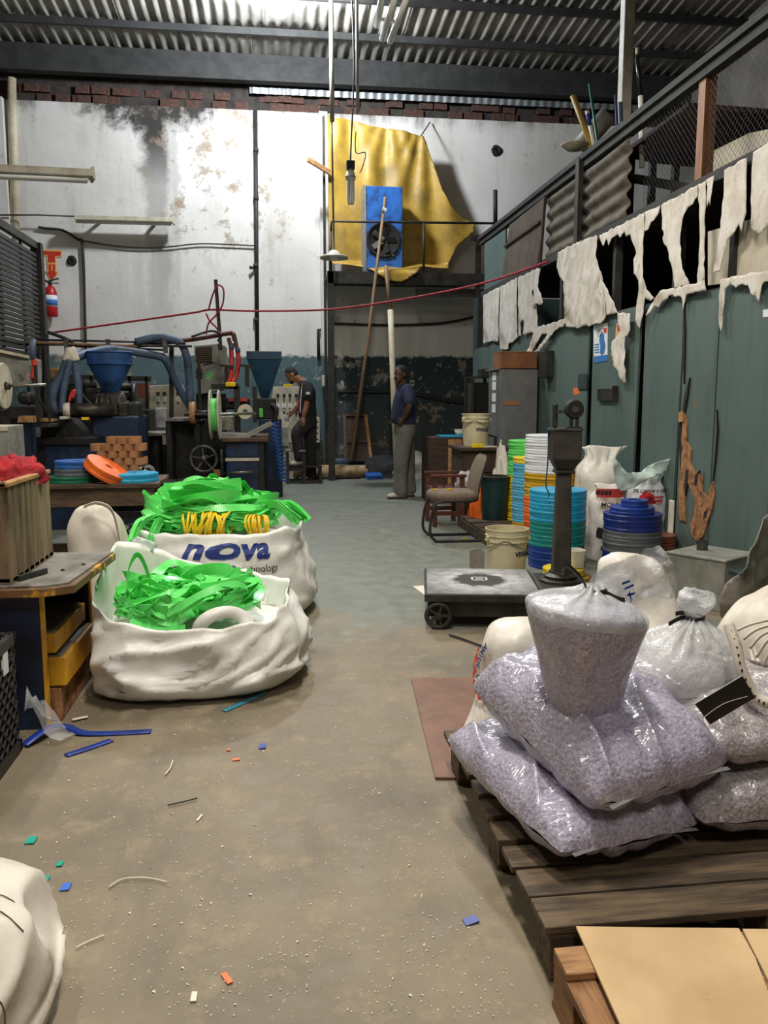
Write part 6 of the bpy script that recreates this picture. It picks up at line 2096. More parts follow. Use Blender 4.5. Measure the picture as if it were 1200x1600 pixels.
# loose strap tails
def floor_strip(name, pts, w, m, label, cat='strip', z=.004):
    P = smoothpath([Vector((p[0], p[1], p[2] if len(p) > 2 else z)) for p in pts], 6)
    mb = MB()
    b0 = 0
    for i, p in enumerate(P):
        tt = P[min(i + 1, len(P) - 1)] - P[max(0, i - 1)]
        s_ = Vector((-tt.y, tt.x, 0)).normalized() * (w / 2)
        mb.v += [p - s_, p + s_]
    for i in range(len(P) - 1):
        mb.f.append((2 * i, 2 * i + 1, 2 * i + 3, 2 * i + 2))
    return tag(mb.build(name, m, smooth=True, solid=.004), label, cat)
def gp(px, py, z=None):
    p = G(px, py)
    return (p.x, p.y) if z is None else (p.x, p.y, z)
floor_strip('blue_strip', [gp(350, 1112), gp(382, 1098), gp(414, 1083)], .028, 'chip_cyan', 'pale blue strip on the floor by the near bulk bag')
floor_strip('blue_tape', [gp(38, 1168, .01), gp(62, 1158, .03), gp(82, 1146, .03), gp(105, 1141, .015), gp(130, 1148, .008), gp(180, 1147, .004), gp(236, 1144, .004)], .04, 'tape_blue', 'crumpled length of dark blue tape at the foot of the desk')
floor_strip('blue_tape', [gp(103, 1182), gp(140, 1170), gp(174, 1158)], .032, 'tape_blue', 'short straight piece of dark blue tape on the floor')
floor_strip('paper_roll', [gp(113, 1128, .01), gp(137, 1123, .01)], .02, 'chip_white', 'small white offcut on the floor near the desk', 'offcut')
def chip(px, py, w, l, m, label, rz=0.0, cat='scrap'):
    p = G(px, py)
    mb = MB().prism([(-w / 2, -l / 2), (w * .45, -l * .55), (w / 2, l * .4), (-w * .4, l / 2)], lambda u, v, ww: (p.x + u * math.cos(rz) - v * math.sin(rz), p.y + u * math.sin(rz) + v * math.cos(rz), .002 + ww + u * .08), .003)
    return tag(mb.build('floor_scrap', m), label, cat, 'scraps on the floor')
chip(49, 1314, .03, .04, 'chip_teal', 'teal plastic square on the floor near the striped sack')
chip(94, 1351, .018, .025, 'chip_teal', 'tiny green chip above the blue chip near the striped sack')
chip(73, 1374, .016, .025, 'chip_teal', 'small green chip left of the blue chip near the sack')
chip(103, 1387, .026, .034, 'chip_blue', 'bright blue chip on the floor beside the striped sack')
chip(410, 1167, .03, .045, 'tape_blue', 'dark blue chip in the middle of the floor')
chip(735, 1440, .04, .028, 'tape_blue', 'dark blue chip beside the dark pallet', .3)
chip(369, 1188, .03, .015, 'chip_orange', 'flat orange chip in the middle of the floor')
chip(354, 1530, .014, .04, 'chip_orange', 'orange sliver on the floor near the bottom', .5)
chip(357, 1173, .015, .012, 'chip_orange', 'tiny orange chip near the dark blue chip')
chip(303, 1559, .014, .03, 'chip_white', 'white flake on the floor near the bottom')
chip(312, 1279, .008, .04, 'chip_white', 'thin white sliver on the middle of the floor', -.3)
chip(785, 1276, .045, .04, 'cardboard_brown', 'crumbled clod beside the dark pallet', .4)
def twig(pts, r, m, label):
    P = smoothpath([G(a, c, .005 + r) for a, c in pts], 5)
    return tag(MB().tube(P, r, 6).build('twig', m, smooth=True), label, 'twig', 'scraps on the floor')
twig([(170, 1386), (190, 1374), (215, 1371), (240, 1373), (260, 1378)], .002, 'chip_white', 'long pale curved thread on the floor left of centre')
twig([(262, 1258), (285, 1253), (308, 1247)], .0025, 'rubber', 'thin black wire on the floor left of centre')
twig([(118, 1481), (140, 1470), (163, 1461)], .002, 'chip_white', 'pale straight sliver beside the striped sack')
twig([(258, 1210), (266, 1200), (270, 1188)], .0025, 'chip_white', 'small forked white scrap on the floor')
twig([(702, 992), (722, 998), (752, 1009)], .006, 'rubber', 'black stick on the floor below the scale wheel')
# countless fine flakes
mb = MB()
for i in range(2300):
    if rnd.random() < .72:
        px, py = rnd.uniform(60, 800), 1050 + 540 * rnd.random()
        p = G(px, py)
    else:
        p = Vector((rnd.uniform(.2, 1.2), rnd.uniform(2.2, 5.0), 0))
    s_ = rnd.uniform(.001, .0034) * (1.8 if rnd.random() < .06 else 1)
    a = rnd.random() * 6.3
    dx_, dy_ = math.cos(a) * s_, math.sin(a) * s_
    z = .0015
    mb.add([(p.x - dx_, p.y - dy_, z), (p.x + dy_ * .6, p.y - dx_ * .6, z + s_ * .5), (p.x + dx_, p.y + dy_, z), (p.x - dy_ * .6, p.y + dx_ * .6, z + s_ * .3)], [(0, 1, 2, 3)])
tag(mb.build('floor_flakes', 'chip_white'), 'fine white plastic flakes scattered over the concrete floor', 'flakes', kind='stuff')

# ---- small white sack behind the desk
t = thing('white_sack', 'small woven white sack peeking out behind the blue desk', 'sack', (-1.07, 4.85, 0))
c = (PY(152, 820, 4.85).x, 4.85)
ztop = PY(150, 787, 4.85).z
mb = MB()
rings(mb, lerp_rings([(c[0], c[1], 0, .10, .10), (c[0], c[1], .03, .16, .15), (c[0], c[1], ztop * .5, .165, .15), (c[0] + .0, c[1], ztop * .8, .15, .12), (c[0] - .02, c[1], ztop * .95, .10, .07), (c[0] - .02, c[1], ztop, .04, .03)], 5), 44, 2.3, .03, 5, 3)
mb.build('bag', 'woven_white', t, smooth=True)
P = smoothpath([PY(131, 792, 4.72), PY(152, 786, 4.70), PY(176, 800, 4.70), (PY(188, 850, 4.72))], 6)
strip(MB(), P, .03, (.3, -.6, .5)).build('folded_mouth', 'woven_white', t, smooth=True, solid=.004)

# ---- striped woven sack at the bottom left corner
t = thing('striped_sack', 'cream woven sack with dark stitched seams in the lower left corner', 'sack', (-.86, 1.62, 0))
def sackL(u, v):
    a = 2 * PI * u
    cx, cy = superell(a, 2.5)
    ph = v * PI / 2
    r_ = math.cos(ph) ** .65
    z = .325 * math.sin(ph) ** .85
    prof = .90 + .10 * min(1, v * 6)
    x, y = cx * .38 * r_ * prof, cy * .44 * r_ * prof
    d = .04 * nz(x * 2 + 5, y * 2, z * 2, 2.0) + .014 * nz(x, y, z, 11) + .045 * ((1 - abs(nz(x * .8, y * .8, z * 2.2 + x, 2.4))) ** 3 - .4)
    L = math.hypot(x, y) + .02
    return Vector((-.88 + x * (1 + d / L), 1.64 + y * (1 + d / L), max(.001, z + d * .8 * (1 if v > .05 else 0))))
weld(MB().grid(120, 44, sackL).build('bag', 'woven_white', t, smooth=True))
_smp = [sackL(i / 240, .12 + .86 * j / 70) for i in range(240) for j in range(71)]
for k, y0 in enumerate((1.70, 1.62)):
    P = []
    for i in range(26):
        xx_ = -1.12 + .62 * i / 25
        yy_ = y0 + .02 * math.sin(i * .4)
        p = min(_smp, key=lambda q: (q.x - xx_) ** 2 + (q.y - yy_) ** 2)
        if (p.x - xx_) ** 2 + (p.y - yy_) ** 2 < .004:
            P.append(p + Vector((0, -.001, .0025)))
    MB().tube(smoothpath(P[::2], 3), .0014, 5).build('stitched_seam', 'wood_table', t, smooth=True)
P = [sackL(.955, .02 + .5 * i / 14) for i in range(15)]
P = [p + (p - Vector((-.90, 1.64, .1))).normalized() * .004 for p in P]
MB().tube(P, .0015, 5).build('side_seam', 'wood_table', t, smooth=True)

# ================================================================== RIGHT SIDE
# ---- pallet boards under the rolls
t = thing('low_pallet', 'low wooden pallet carrying the coloured roll stacks', 'pallet', (2.25, 7.4, 0))
for k in range(6):
    y = 6.62 + k * .30
    MB().box(1.86, 2.86, y, y + .24, .09, .115).build('board', 'pallet_wood', t, bevel=.003)
for x in (1.88, 2.36, 2.80):
    MB().box(x - .03, x + .05, 6.62, 8.36, .0, .09).build('bearer', 'pallet_wood', t)

# ---- stacks of plastic strap rolls
def stack(px, yc, r, z0, specs, where, group):
    x = PY(px, 800, yc).x
    z = z0
    items = []
    for (m, col, n, h) in specs:          # bottom to top
        for k in range(n):
            items.append((m, col, h))
    cnt = len(items)
    for i, (m, col, h) in enumerate(items):
        o_ = ORD[cnt - 1 - i]
        nm = 'topmost' if o_ == 'topmost' else o_ + ' from the top'
        roll('strap_roll', (x + random.uniform(-.004, .004), yc + random.uniform(-.004, .004), z), r * random.uniform(.985, 1.0), h * .965, m,
             '%s strap roll, %s in %s' % (col, nm, where), .10, 'roll', group, n=40)
        z += h
    return x, z
stack(871, 6.23, .222, .001, [('spool_blue', 'dark blue', 3, .058), ('spool_teal', 'teal', 3, .066), ('spool_cyan', 'turquoise', 4, .060)], 'stack right behind scale column', 'rolls in the turquoise-topped stack')
stack(859, 7.0, .232, .116, [('spool_orange', 'orange', 6, .058), ('spool_gold', 'gold', 4, .053), ('spool_white', 'white', 7, .047)], 'tall white-topped stack', 'rolls in the white-topped stack')
stack(833, 7.48, .20, .116, [('spool_gold', 'gold', 1, .055), ('spool_sky', 'sky blue', 10, .055), ('spool_yellow', 'yellow', 1, .055)], 'sky blue stack', 'rolls in the sky blue stack')
stack(826, 7.93, .215, .116, [('spool_yellow', 'yellow', 8, .056), ('spool_green', 'light green', 6, .058)], 'green-topped stack', 'rolls in the green-topped stack')
bxs, bz = stack(989, 5.86, .218, .001, [('spool_navy', 'dark blue', 3, .06), ('spool_grey', 'grey', 3, .055), ('spool_navy', 'dark blue', 2, .062)], 'blue and grey stack', 'rolls in the blue and grey stack')
roll('strap_roll', (bxs - .01, 5.86, bz), .165, .045, 'spool_blue', 'middle-sized blue roll crowning the blue and grey stack', .1)
roll('strap_roll', (bxs + .01, 5.86, bz + .046), .10, .05, 'spool_blue', 'smallest blue roll at the very top of blue and grey stack', .5)
xo = PY(1052, 850, 6.05).x
for k, (m, col, h) in enumerate((('spool_gold', 'dull gold', .06), ('rag_red', 'dark red', .05), ('wood_red', 'maroon', .06), ('spool_brown', 'brown', .05), ('spool_brown', 'upper brown', .04))):
    roll('strap_roll', (min(xo, 2.93), 6.05, .001 + .054 * k), .15, .05, m, '%s roll in the low brown stack against the wall' % col, .3, 'roll', 'rolls in the low brown stack')
# tie string on the turquoise stack
tag(MB().tube(smoothpath([PY(857, 671, 4.85), PY(856, 720, 5.2), PY(853, 758, 5.7), PY(858, 772, 5.98), PY(855, 778, 5.99)], 6), .005, 6).build('twine', 'blue_paint', smooth=True), 'thin blue twine hanging from the scale head', 'twine')

# ---- yellow rolls with tub
q = PY(886, 905, 5.6)
roll('strap_roll', (q.x, 5.62, .001), .175, .06, 'spool_gold', 'large yellow roll on the floor behind the scale column', .1)
roll('strap_roll', (q.x - .02, 5.62, .062), .15, .05, 'spool_yellow', 'smaller yellow roll under the white tub', .1)
t = thing('white_tub', 'white oblong plastic tub standing on the yellow rolls', 'tub', (PY(899, 880, 5.62).x, 5.62, .113))
x = PY(899, 880, 5.62).x
mb = MB()
rings(mb, [(x, 5.62, .113, .045, .06), (x, 5.62, .116, .05, .065), (x, 5.62, .225, .056, .07), (x, 5.62, .232, .060, .074), (x, 5.62, .242, .060, .074), (x, 5.62, .242, .054, .068), (x, 5.62, .13, .046, .06)], 36, 4, 0, 1)
mb.build('tub', 'tub_white', t, smooth=False)
MB().lathe([(0, .0), (.01, 0)], (x, 5.62, .14), 6)

# ---- buckets
def bucket(label, c, r, h, cat='bucket', text='VIVACE', ang=-1.2, tw=.05, filled=None):
    t = thing('plastic_bucket', label, cat, c)
    x, y, z = c
    prof = [(0, 0), (r * .86, 0), (r * .88, .01), (r * .96, h * .74), (r * 1.03, h * .75), (r * 1.03, h * .77), (r * .98, h * .78), (r * .985, h * .85), (r * 1.03, h * .86), (r * 1.03, h * .88), (r * .99, h * .89), (r, h - .012), (r * 1.03, h - .01), (r * 1.03, h), (r * .97, h), (r * .94, h * .8), (r * .84, .02), (0, .02)]
    MB().lathe(prof, c, 40).build('body', 'bucket_cream', t, smooth=False)
    P = [(x + math.cos(a) * r * 1.04, y + math.sin(a) * r * 1.04, z + h * .82 - .09 * abs(math.sin((a + 1.9))) ) for a in [(-PI + .3) + i * (PI - .6) / 14 for i in range(15)]]
    MB().tube(P, .004, 6).build('handle', 'steel', t, smooth=True)
    for a in (-PI + .3, -.3):
        MB().obox((x + math.cos(a) * r * 1.02, y + math.sin(a) * r * 1.02, z + h * .82), .03, .03, .03, a).build('handle_lug', 'bucket_cream', t, bevel=.004)
    rr = lambda v: r * (.88 + .08 * (v / (h * .74)))
    letters(text, tw, 'ink_violet', t, lambda u, v, w: (x + math.cos(ang + u / r) * (rr(h * .5 + v) + .0015), y + math.sin(ang + u / r) * (rr(h * .5 + v) + .0015), z + h * .52 + v), bold=.003)
    letters('produtos plasticos', tw * .18, 'ink_violet', t, lambda u, v, w: (x + math.cos(ang + u / r) * (rr(h * .5 + v) + .0015), y + math.sin(ang + u / r) * (rr(h * .5 + v) + .0015), z + h * .52 - tw * .62 + v), name='small_print') if False else None
    return t
bucket('cream lidless bucket on the floor behind the scale platform', (PY(791, 880, 5.85).x, 5.85, .001), .155, .37, ang=-.85)
bucket('cream bucket standing on the dark desk beside the locker', (PY(743, 700, 8.9).x, 8.9, .792), .152, .36, ang=-1.25)
tag(MB().prism([(734, 860), (742, 857), (752, 857), (757, 862), (757, 900), (734, 900)], lambda u, v, w: PY(u, v, 5.95) + Vector((0, w, 0)), .012).build('grey_plate', 'tarp_grey'), 'rounded grey plate leaning behind the floor bucket', 'plate')

# ---- platform scale
mat('scale_iron', (70, 66, 60), (52, 49, 45), 8, .5, .3, .001)
rz = R(-10)
t = thing('platform_scale', 'old iron platform scale with dusty deck and tall column', 'scale', (1.22, 4.86, 0), rz)
def lp(x, y, z):
    return local(t, x, y, z)
def lbox(x0, x1, y0, y1, z0, z1):
    mb = MB().box(x0, x1, y0, y1, z0, z1)
    mb.v = [WM[t] @ v for v in mb.v]
    return mb
lbox(-.34, .34, -.37, .37, .185, .205).build('deck', 'black_metal', t, bevel=.006)
lbox(-.34, .34, -.38, -.36, .165, .205).build('deck_lip', 'black_metal', t)
m, nt, b, pos, xyz = setup('scale_dust')
tc = N(nt, 'ShaderNodeTexCoord')
sp_ = N(nt, 'ShaderNodeSeparateXYZ')
nt.links.new(tc.outputs['Object'], sp_.inputs[0])
xx = mathn(nt, 'MULTIPLY', sp_.outputs[0], 1.15)
yy = mathn(nt, 'SUBTRACT', sp_.outputs[1], .03)
dd = mathn(nt, 'SQRT', mathn(nt, 'ADD', mathn(nt, 'MULTIPLY', xx, xx), mathn(nt, 'MULTIPLY', yy, yy)))
nn = noisen(nt, tc.outputs['Object'], 16, 8, .7)
dd = mathn(nt, 'ADD', dd, mathn(nt, 'MULTIPLY', mathn(nt, 'SUBTRACT', nn, .5), .16))
f1 = mathn(nt, 'MULTIPLY', maprange(nt, dd, .15, .21, 0, 1, True), maprange(nt, dd, .22, .46, 1, .35))
f2 = mathn(nt, 'MULTIPLY', f1, maprange(nt, nn, .3, .62, .25, 1))
nt.links.new(mixc(nt, f2, lin((58, 57, 55)), lin((196, 196, 196))), b.inputs['Base Color'])
b.inputs['Roughness'].default_value = .75
lbox(-.325, .325, -.355, .36, .205, .2075).build('deck_dust', 'scale_dust', t)
mb = MB()
for (x0, x1, y0, y1) in ((-.05, .05, .0, .012), (-.05, .05, .088, .1), (-.05, -.038, 0, .1), (.038, .05, 0, .1), (-.025, .025, .03, .04), (-.025, .025, .06, .07)):
    q = MB().box(x0, x1, y0, y1, .2075, .2095)
    mb.add([WM[t] @ v for v in q.v], q.f)
mb.build('cast_mark', 'dust_white', t)
lbox(-.30, .50, -.34, -.31, .07, .185).build('frame_side', 'black_metal', t)
lbox(-.30, .50, .31, .34, .07, .185).build('frame_side', 'black_metal', t)
lbox(-.32, -.29, -.34, .34, .07, .185).build('frame_end', 'black_metal', t)
lbox(.34, .64, -.36, .30, .13, .20).build('column_base_plate', 'black_metal', t, bevel=.02)
lbox(.46, .50, -.34, .34, .07, .185).build('frame_end', 'black_metal', t)
for (x, y) in ((-.26, -.37), (-.26, .37), (.42, -.37), (.42, .37)):
    c = lp(x, y, .082)
    wl = MB().torus((x, y, .082), .068, .013, 'Y', 28, 8).lathe([(0, -.02), (.02, -.02), (.02, .02), (0, .02)], (x, y, .082), 12, 'Y')
    for k in range(5):
        a = 2 * PI * k / 5
        wl.bar((x, y, .082), (x + .066 * math.cos(a), y, .082 + .066 * math.sin(a)), .012, .02, (0, 1, 0))
    wl.v = [WM[t] @ v for v in wl.v]
    wl.build('wheel', 'black_metal', t)
cx_, cy_ = .50, .04
cl = lp(cx_, cy_, 0)
MB().lathe([(.13, .20), (.13, .215), (.10, .225), (.105, .24), (.075, .255), (.07, .27), (0, .27)], (cl.x, cl.y, 0), 28).build('column_foot', 'oily_iron', t, smooth=False)
zc = PY(880, 734, cl.y).z
zh0, zh1 = PY(880, 672, cl.y).z, PY(880, 725, cl.y).z
mb = MB()
b0 = len(mb.v)
for (w, z) in ((.055, .25), (.042, zc - .02)):
    for (sx, sy) in ((-1, -1), (1, -1), (1, 1), (-1, 1)):
        q = WM[t] @ Vector((cx_ + sx * w, cy_ + sy * w, z))
        mb.v.append(q)
mb.f += [(0, 1, 5, 4), (1, 2, 6, 5), (2, 3, 7, 6), (3, 0, 4, 7), (0, 3, 2, 1), (4, 5, 6, 7)]
mb.build('column', 'scale_iron', t, bevel=.008)
lbox(cx_ - .06, cx_ + .06, cy_ - .06, cy_ + .06, zc - .02, zc).build('collar', 'black_metal', t, bevel=.006)
mb = MB()
for (w, d_, z) in ((.05, .05, zc), (.085, .10, zc + .07), (.085, .10, zh0)):
    for (sx, sy) in ((-1, -1), (1, -1), (1, 1), (-1, 1)):
        mb.v.append(WM[t] @ Vector((cx_ + sx * w, cy_ + sy * d_, z)))
for k in range(2):
    for j in range(4):
        mb.f.append((k * 4 + j, k * 4 + (j + 1) % 4, k * 4 + 4 + (j + 1) % 4, k * 4 + 4 + j))
mb.f += [(3, 2, 1, 0), (8, 9, 10, 11)]
mb.build('head_box', 'scale_iron', t, bevel=.006)
lbox(cx_ - .092, cx_ + .092, cy_ - .107, cy_ + .107, zh0, zh0 + .012).build('head_lid', 'iron_grey', t)
lbox(cx_ - .075, cx_ - .045, cy_ - .0, cy_ + .03, zh0 + .012, zh0 + .16).build('beam_guide', 'black_metal', t, bevel=.01)
hp_ = lp(cx_ + .045, cy_ - .03, zh0 + .125)
MB().lathe([(0, -.02), (.05, -.02), (.058, -.01), (.058, .012), (.03, .02), (0, .02)], hp_, 24, 'Y').build('poise_weight', 'black_metal', t, smooth=False)
MB().lathe([(0, -.03), (.02, -.03), (.02, .03), (0, .03)], hp_, 14, 'Y').build('poise_pin', 'iron_grey', t)
lbox(cx_ - .06, cx_ + .06, cy_ - .01, cy_ + .01, zh0 + .10, zh0 + .12).build('beam', 'iron_grey', t)
mb = lbox(cx_ + .02, cx_ + .04, cy_ - .04, cy_ - .02, zh0 + .012, zh0 + .10)
mb2 = lbox(cx_ + .055, cx_ + .075, cy_ - .04, cy_ - .02, zh0 + .012, zh0 + .10)
mb.add(mb2.v, mb2.f)
mb.build('fork_bracket', 'black_metal', t, bevel=.004)
lbox(cx_ + .0, cx_ + .09, cy_ - .06, cy_ + .0, zh0 + .012, zh0 + .022).build('bracket_foot', 'black_metal', t)
tag(MB().prism([gp(645, 917), gp(668, 915), gp(668, 934)], lambda u, v, w: (u, v, .001 + w), .004).build('paper_scrap', 'chip_white'), 'white paper corner sticking out under the scale', 'paper')

# ---- brown hardboard on the floor
bp_ = [gp(642, 1062), gp(775, 1062), gp(800, 1120), gp(790, 1220), gp(680, 1219)]
tag(MB().prism(bp_, lambda u, v, w: (u, v, .003 + w), .008).build('hardboard', 'hardboard'), 'reddish brown hardboard sheet lying on the floor beside the pallet', 'board')

# ---- the dark pallet under the bags
t = thing('pallet', 'dark worn wooden pallet under the bags of flakes', 'pallet', (1.2, 2.2, 0))
PX0, PX1 = .575, 1.75
ys = [1.655, 1.775, 1.90, 2.03, 2.16, 2.29, 2.42, 2.55, 2.68]
for k, y in enumerate(ys):
    MB().box(PX0 + random.uniform(-.004, .012), PX1, y, y + (.10 if k > 1 else .112), .118 + random.uniform(-.003, .002), .138).build('top_board', 'pallet_wood', t, bevel=.003)
for x in (PX0 + .02, 1.12, 1.62):
    MB().box(x, x + .1, 1.66, 2.76, .100, .117).build('stringer_board', 'pallet_wood', t)
    for y in (1.66, 2.10, 2.62):
        MB().box(x, x + .1, y, y + .13, .018, .100).build('block', 'pallet_wood', t, bevel=.003)
for y in (1.66, 2.11, 2.63):
    MB().box(PX0 + .02, PX1, y, y + .1, .001, .018).build('bottom_board', 'pallet_wood', t)

# ---- pale pallet with cardboard in the corner
t = thing('pallet', 'pale new wooden pallet in the lower right corner', 'pallet', (1.1, 1.1, 0))
qx = .575
for k, y in enumerate((1.50, 1.36, 1.20, 1.04, .88)):
    MB().box(qx if k == 0 else qx + .1, 1.7, y, y + .085, .121, .139).build('top_board', 'pallet_light', t, bevel=.003)
for x in (qx, 1.1, 1.6):
    MB().box(x, x + .1, .86, 1.585, .101, .120).build('stringer_board', 'pallet_side', t, bevel=.002)
    for y in (.88, 1.18, 1.46):
        MB().box(x, x + .1, y, y + .12, .016, .101).build('block', 'pallet_side', t, bevel=.003)
    MB().box(x, x + .1, .86, 1.585, .001, .016).build('bottom_board', 'pallet_side', t)
zc_ = .141
tag(MB().prism([(lambda p: (p.x, p.y))(G(a, c, zc_)) for a, c in ((900, 1451), (1030, 1453), (1154, 1454), (1180, 1500), (1206, 1570), (1210, 1640), (985, 1640), (940, 1540))], lambda u, v, w: (u, v, zc_ + w), .006).build('cardboard_sheet', 'cardboard'), 'large tan cardboard sheet on the pale pallet', 'cardboard')
tag(MB().prism([(lambda p: (p.x, p.y))(G(a, c, zc_)) for a, c in ((1160, 1455), (1290, 1456), (1290, 1640), (1222, 1620), (1200, 1535))], lambda u, v, w: (u, v, zc_ + w), .006).build('cardboard_sheet', 'cardboard'), 'second cardboard sheet at the right edge past the dark slit', 'cardboard')

# ---- bags of shredded plastic
def pbag(label, c, L, W, H, rz, rx, ry_, m, seed, **kw):
    t = thing('flake_bag', label, 'bag', (c[0], c[1], c[2] - H * .4))
    mb = MB()
    pillow(mb, c, L, W, H, R(rz), R(rx), R(ry_), seed=seed, n=84, **kw)
    weld(mb.build('bag', m, t, smooth=True))
    M_ = Matrix.Translation(Vector(c)) @ Matrix.Rotation(R(rz), 4, 'Z') @ Matrix.Rotation(R(ry_), 4, 'Y') @ Matrix.Rotation(R(rx), 4, 'X')
    # welded film seam along the near end
    for s_ in (-1, 1):
        sm = MB()
        sm.grid(26, 1, lambda u, v: M_ @ Vector((s_ * (L / 2 * (1 - .05 * (1 - (2 * u - 1) ** 2)) - .006 + .014 * v), (u - .5) * W * .84, .002)))
        sm.build('end_seam', 'film_clear', t, smooth=True)
    return t
pbag('violet flake bag lying flat at the bottom left of the pallet', (.795, 2.165, .236), .66, .46, .20, 105, 2, -4, 'flakes_violet', 1.3, wr=.02, ridge=.012, fold=.022)
pbag('violet flake bag lying on top of the bottom one', (.87, 2.15, .412), .64, .46, .27, 108, -4, -11, 'flakes_violet', 6.1, wr=.02, ridge=.014, fold=.026)
pbag('grey flake bag lying in the lower right behind the boards', (1.36, 2.16, .235), .62, .52, .20, 4, 4, 0, 'flakes_grey', 3.3, wr=.018, ridge=.012, fold=.022)
pbag('grey flake bag on top at the right edge of the pallet', (1.40, 2.2, .41), .64, .52, .19, 2, 6, 0, 'flakes_grey', 8.8, wr=.018, ridge=.014, fold=.024)

def tied_bag(label, c, keys, m, seed, neck, film_poly_px, film_y, shear=0.0):
    t = thing('tied_bag', label, 'bag', (c[0], c[1], keys[0][2]))
    mb = MB()
    rings(mb, lerp_rings(keys, 6), 72, 3.0, .016, 6, seed, .25, pleat=14)
    z0_, z1_ = keys[0][2], keys[-1][2]
    for v in mb.v:
        f_ = (v.z - z0_) / (z1_ - z0_)
        v.z -= shear * max(0, f_ - .2) * (v.x - c[0])
    mb.build('bag', m, t, smooth=True)
    return t
def krings(y, rows):
    out = []
    for (px, py, hw, *pl) in rows:
        p = PY(px, py, y)
        r_ = hw * y / FPX
        out.append((p.x, y, p.z, r_, r_ * .85) + tuple(pl))
    return out
YT = 2.03
k1 = krings(YT, [(917, 1114, 34), (917, 1111, 47), (915, 1085, 58), (914, 1040, 72), (913, 1000, 84), (913, 978, 90), (914, 962, 88), (915, 952, 70), (917, 946, 44), (919, 944, 15)])
tb = tied_bag('violet flake bag standing tied on the pile, with clear neck', (.87, YT), k1, 'flakes_violet', 2.2, None, None, None, .22)
# black tie with loose ends
_n = PY(926, 921, YT)
nk = Vector((_n.x, YT, _n.z))
MB().torus(nk + Vector((0, 0, -.003)), .031, .008, 'Z', 20, 8).build('tie', 'glossy_black', tb, smooth=True)
P1 = smoothpath([nk + Vector((-.02, -.02, 0)), nk + Vector((-.06, -.03, -.02)), nk + Vector((-.085, -.035, -.03))], 5)
strip(MB(), P1, .012, (0, .3, 1)).build('tie_end', 'glossy_black', tb, solid=.003)
P1 = smoothpath([nk + Vector((-.02, -.02, 0)), nk + Vector((-.045, -.03, .04)), nk + Vector((-.085, -.03, .075)), nk + Vector((-.09, -.02, .05))], 5)
strip(MB(), P1, .012, (0, .5, 1)).build('tie_end', 'glossy_black', tb, solid=.003)
P1 = smoothpath([nk + Vector((.02, -.025, 0)), nk + Vector((.05, -.04, -.015)), nk + Vector((.07, -.045, -.02))], 5)
strip(MB(), P1, .012, (0, .3, 1)).build('tie_end', 'glossy_black', tb, solid=.003)
# flared film neck: polygon in the plane of the bag, given depth by folds
def filmfan(parent, name, poly, y, m, amp, seed, solid=0.0):
    def fn(x, z):
        return (x, y + amp * (1.3 * abs(nz(x * 1.5 + seed, z, 0, 9)) + .7 * abs(nz(x, z + seed, 0, 24))), z)
    pp = [(lambda p: (p.x, p.z))(PY(a, c, y)) for a, c in poly]
    return MB().sheet(pp, .012, fn).build(name, m, parent, smooth=True)
filmfan(tb, 'film_neck', [(930, 937), (922, 918), (935, 898), (952, 884), (985, 872), (1020, 860), (1040, 856), (1058, 890), (1066, 918), (1062, 936), (1030, 938), (1000, 940), (985, 955), (965, 958), (945, 944)], YT + .02, 'film_milky', .05, 3)
filmfan(tb, 'film_neck', [(932, 937), (925, 920), (940, 902), (958, 890), (990, 888), (1010, 905), (1000, 925), (1062, 920), (1060, 932), (1000, 940), (970, 952), (945, 944)], YT + .06, 'film_clear', .06, 9)
# blue print on the film
mb = MB()
for k, (pa, pb) in enumerate((((972, 912), (984, 908)), ((976, 920), (990, 914)), ((983, 925), (986, 936)), ((980, 930), (992, 927)), ((988, 936), (984, 942)))):
    strip(mb, [PY(pa[0], pa[1], YT - .01), PY(pb[0], pb[1], YT - .01)], .007, (.3, 0, 1))
mb.build('film_print', 'tape_blue', tb, solid=.001)
# loose film shoulders above the flakes
def shoulders(parent, y, rows, seed, shear=0.0, ks=None):
    mb = MB()
    rings(mb, lerp_rings(krings(y, rows), 5), 80, 3.0, .012, 6, seed, .25, pleat=13)
    if shear:
        z0_, z1_ = ks[0][2], ks[-1][2]
        for v in mb.v:
            f_ = (v.z - z0_) / (z1_ - z0_)
            v.z -= shear * max(0, f_ - .2) * (v.x - .87)
    mb.build('film_shoulder', 'film_white', parent, smooth=True)
shoulders(tb, YT, [(914, 976, 91.5), (914, 966, 94), (914, 954, 90, .02), (918, 943, 66, .06), (924, 932, 33, .14), (926, 921, 14, .18)], 2.2, .22, k1)
# second tied bag
YU = 2.24
k2 = krings(YU, [(1075, 1150, 40), (1075, 1146, 62), (1070, 1105, 82), (1066, 1062, 85), (1065, 1042, 82), (1064, 1030, 66), (1066, 1024, 40), (1068, 1022, 15)])
tb2 = tied_bag('whitish flake bag tied shut, right of the violet one', (1.18, YU), k2, 'flakes_white', 5.4, None, None, None)
_n = PY(1083, 964, YU)
nk = Vector((_n.x, YU, _n.z))
shoulders(tb2, YU, [(1066, 1064, 88), (1065, 1042, 90), (1065, 1020, 88), (1067, 1000, 74, .04), (1073, 985, 48, .1), (1080, 972, 23, .16), (1083, 963, 14, .18)], 7.7)
MB().torus(nk, .03, .006, 'Z', 20, 8).build('tie', 'glossy_black', tb2, smooth=True)
for dx_ in ((-.09, -.03, -.01), (-.07, -.03, .02), (.015, -.05, -.06)):
    strip(MB(), smoothpath([nk, nk + Vector(dx_) * .5 + Vector((0, 0, .008)), nk + Vector(dx_)], 5), .012, (0, .3, 1)).build('tie_end', 'glossy_black', tb2, solid=.003)
mb = MB()
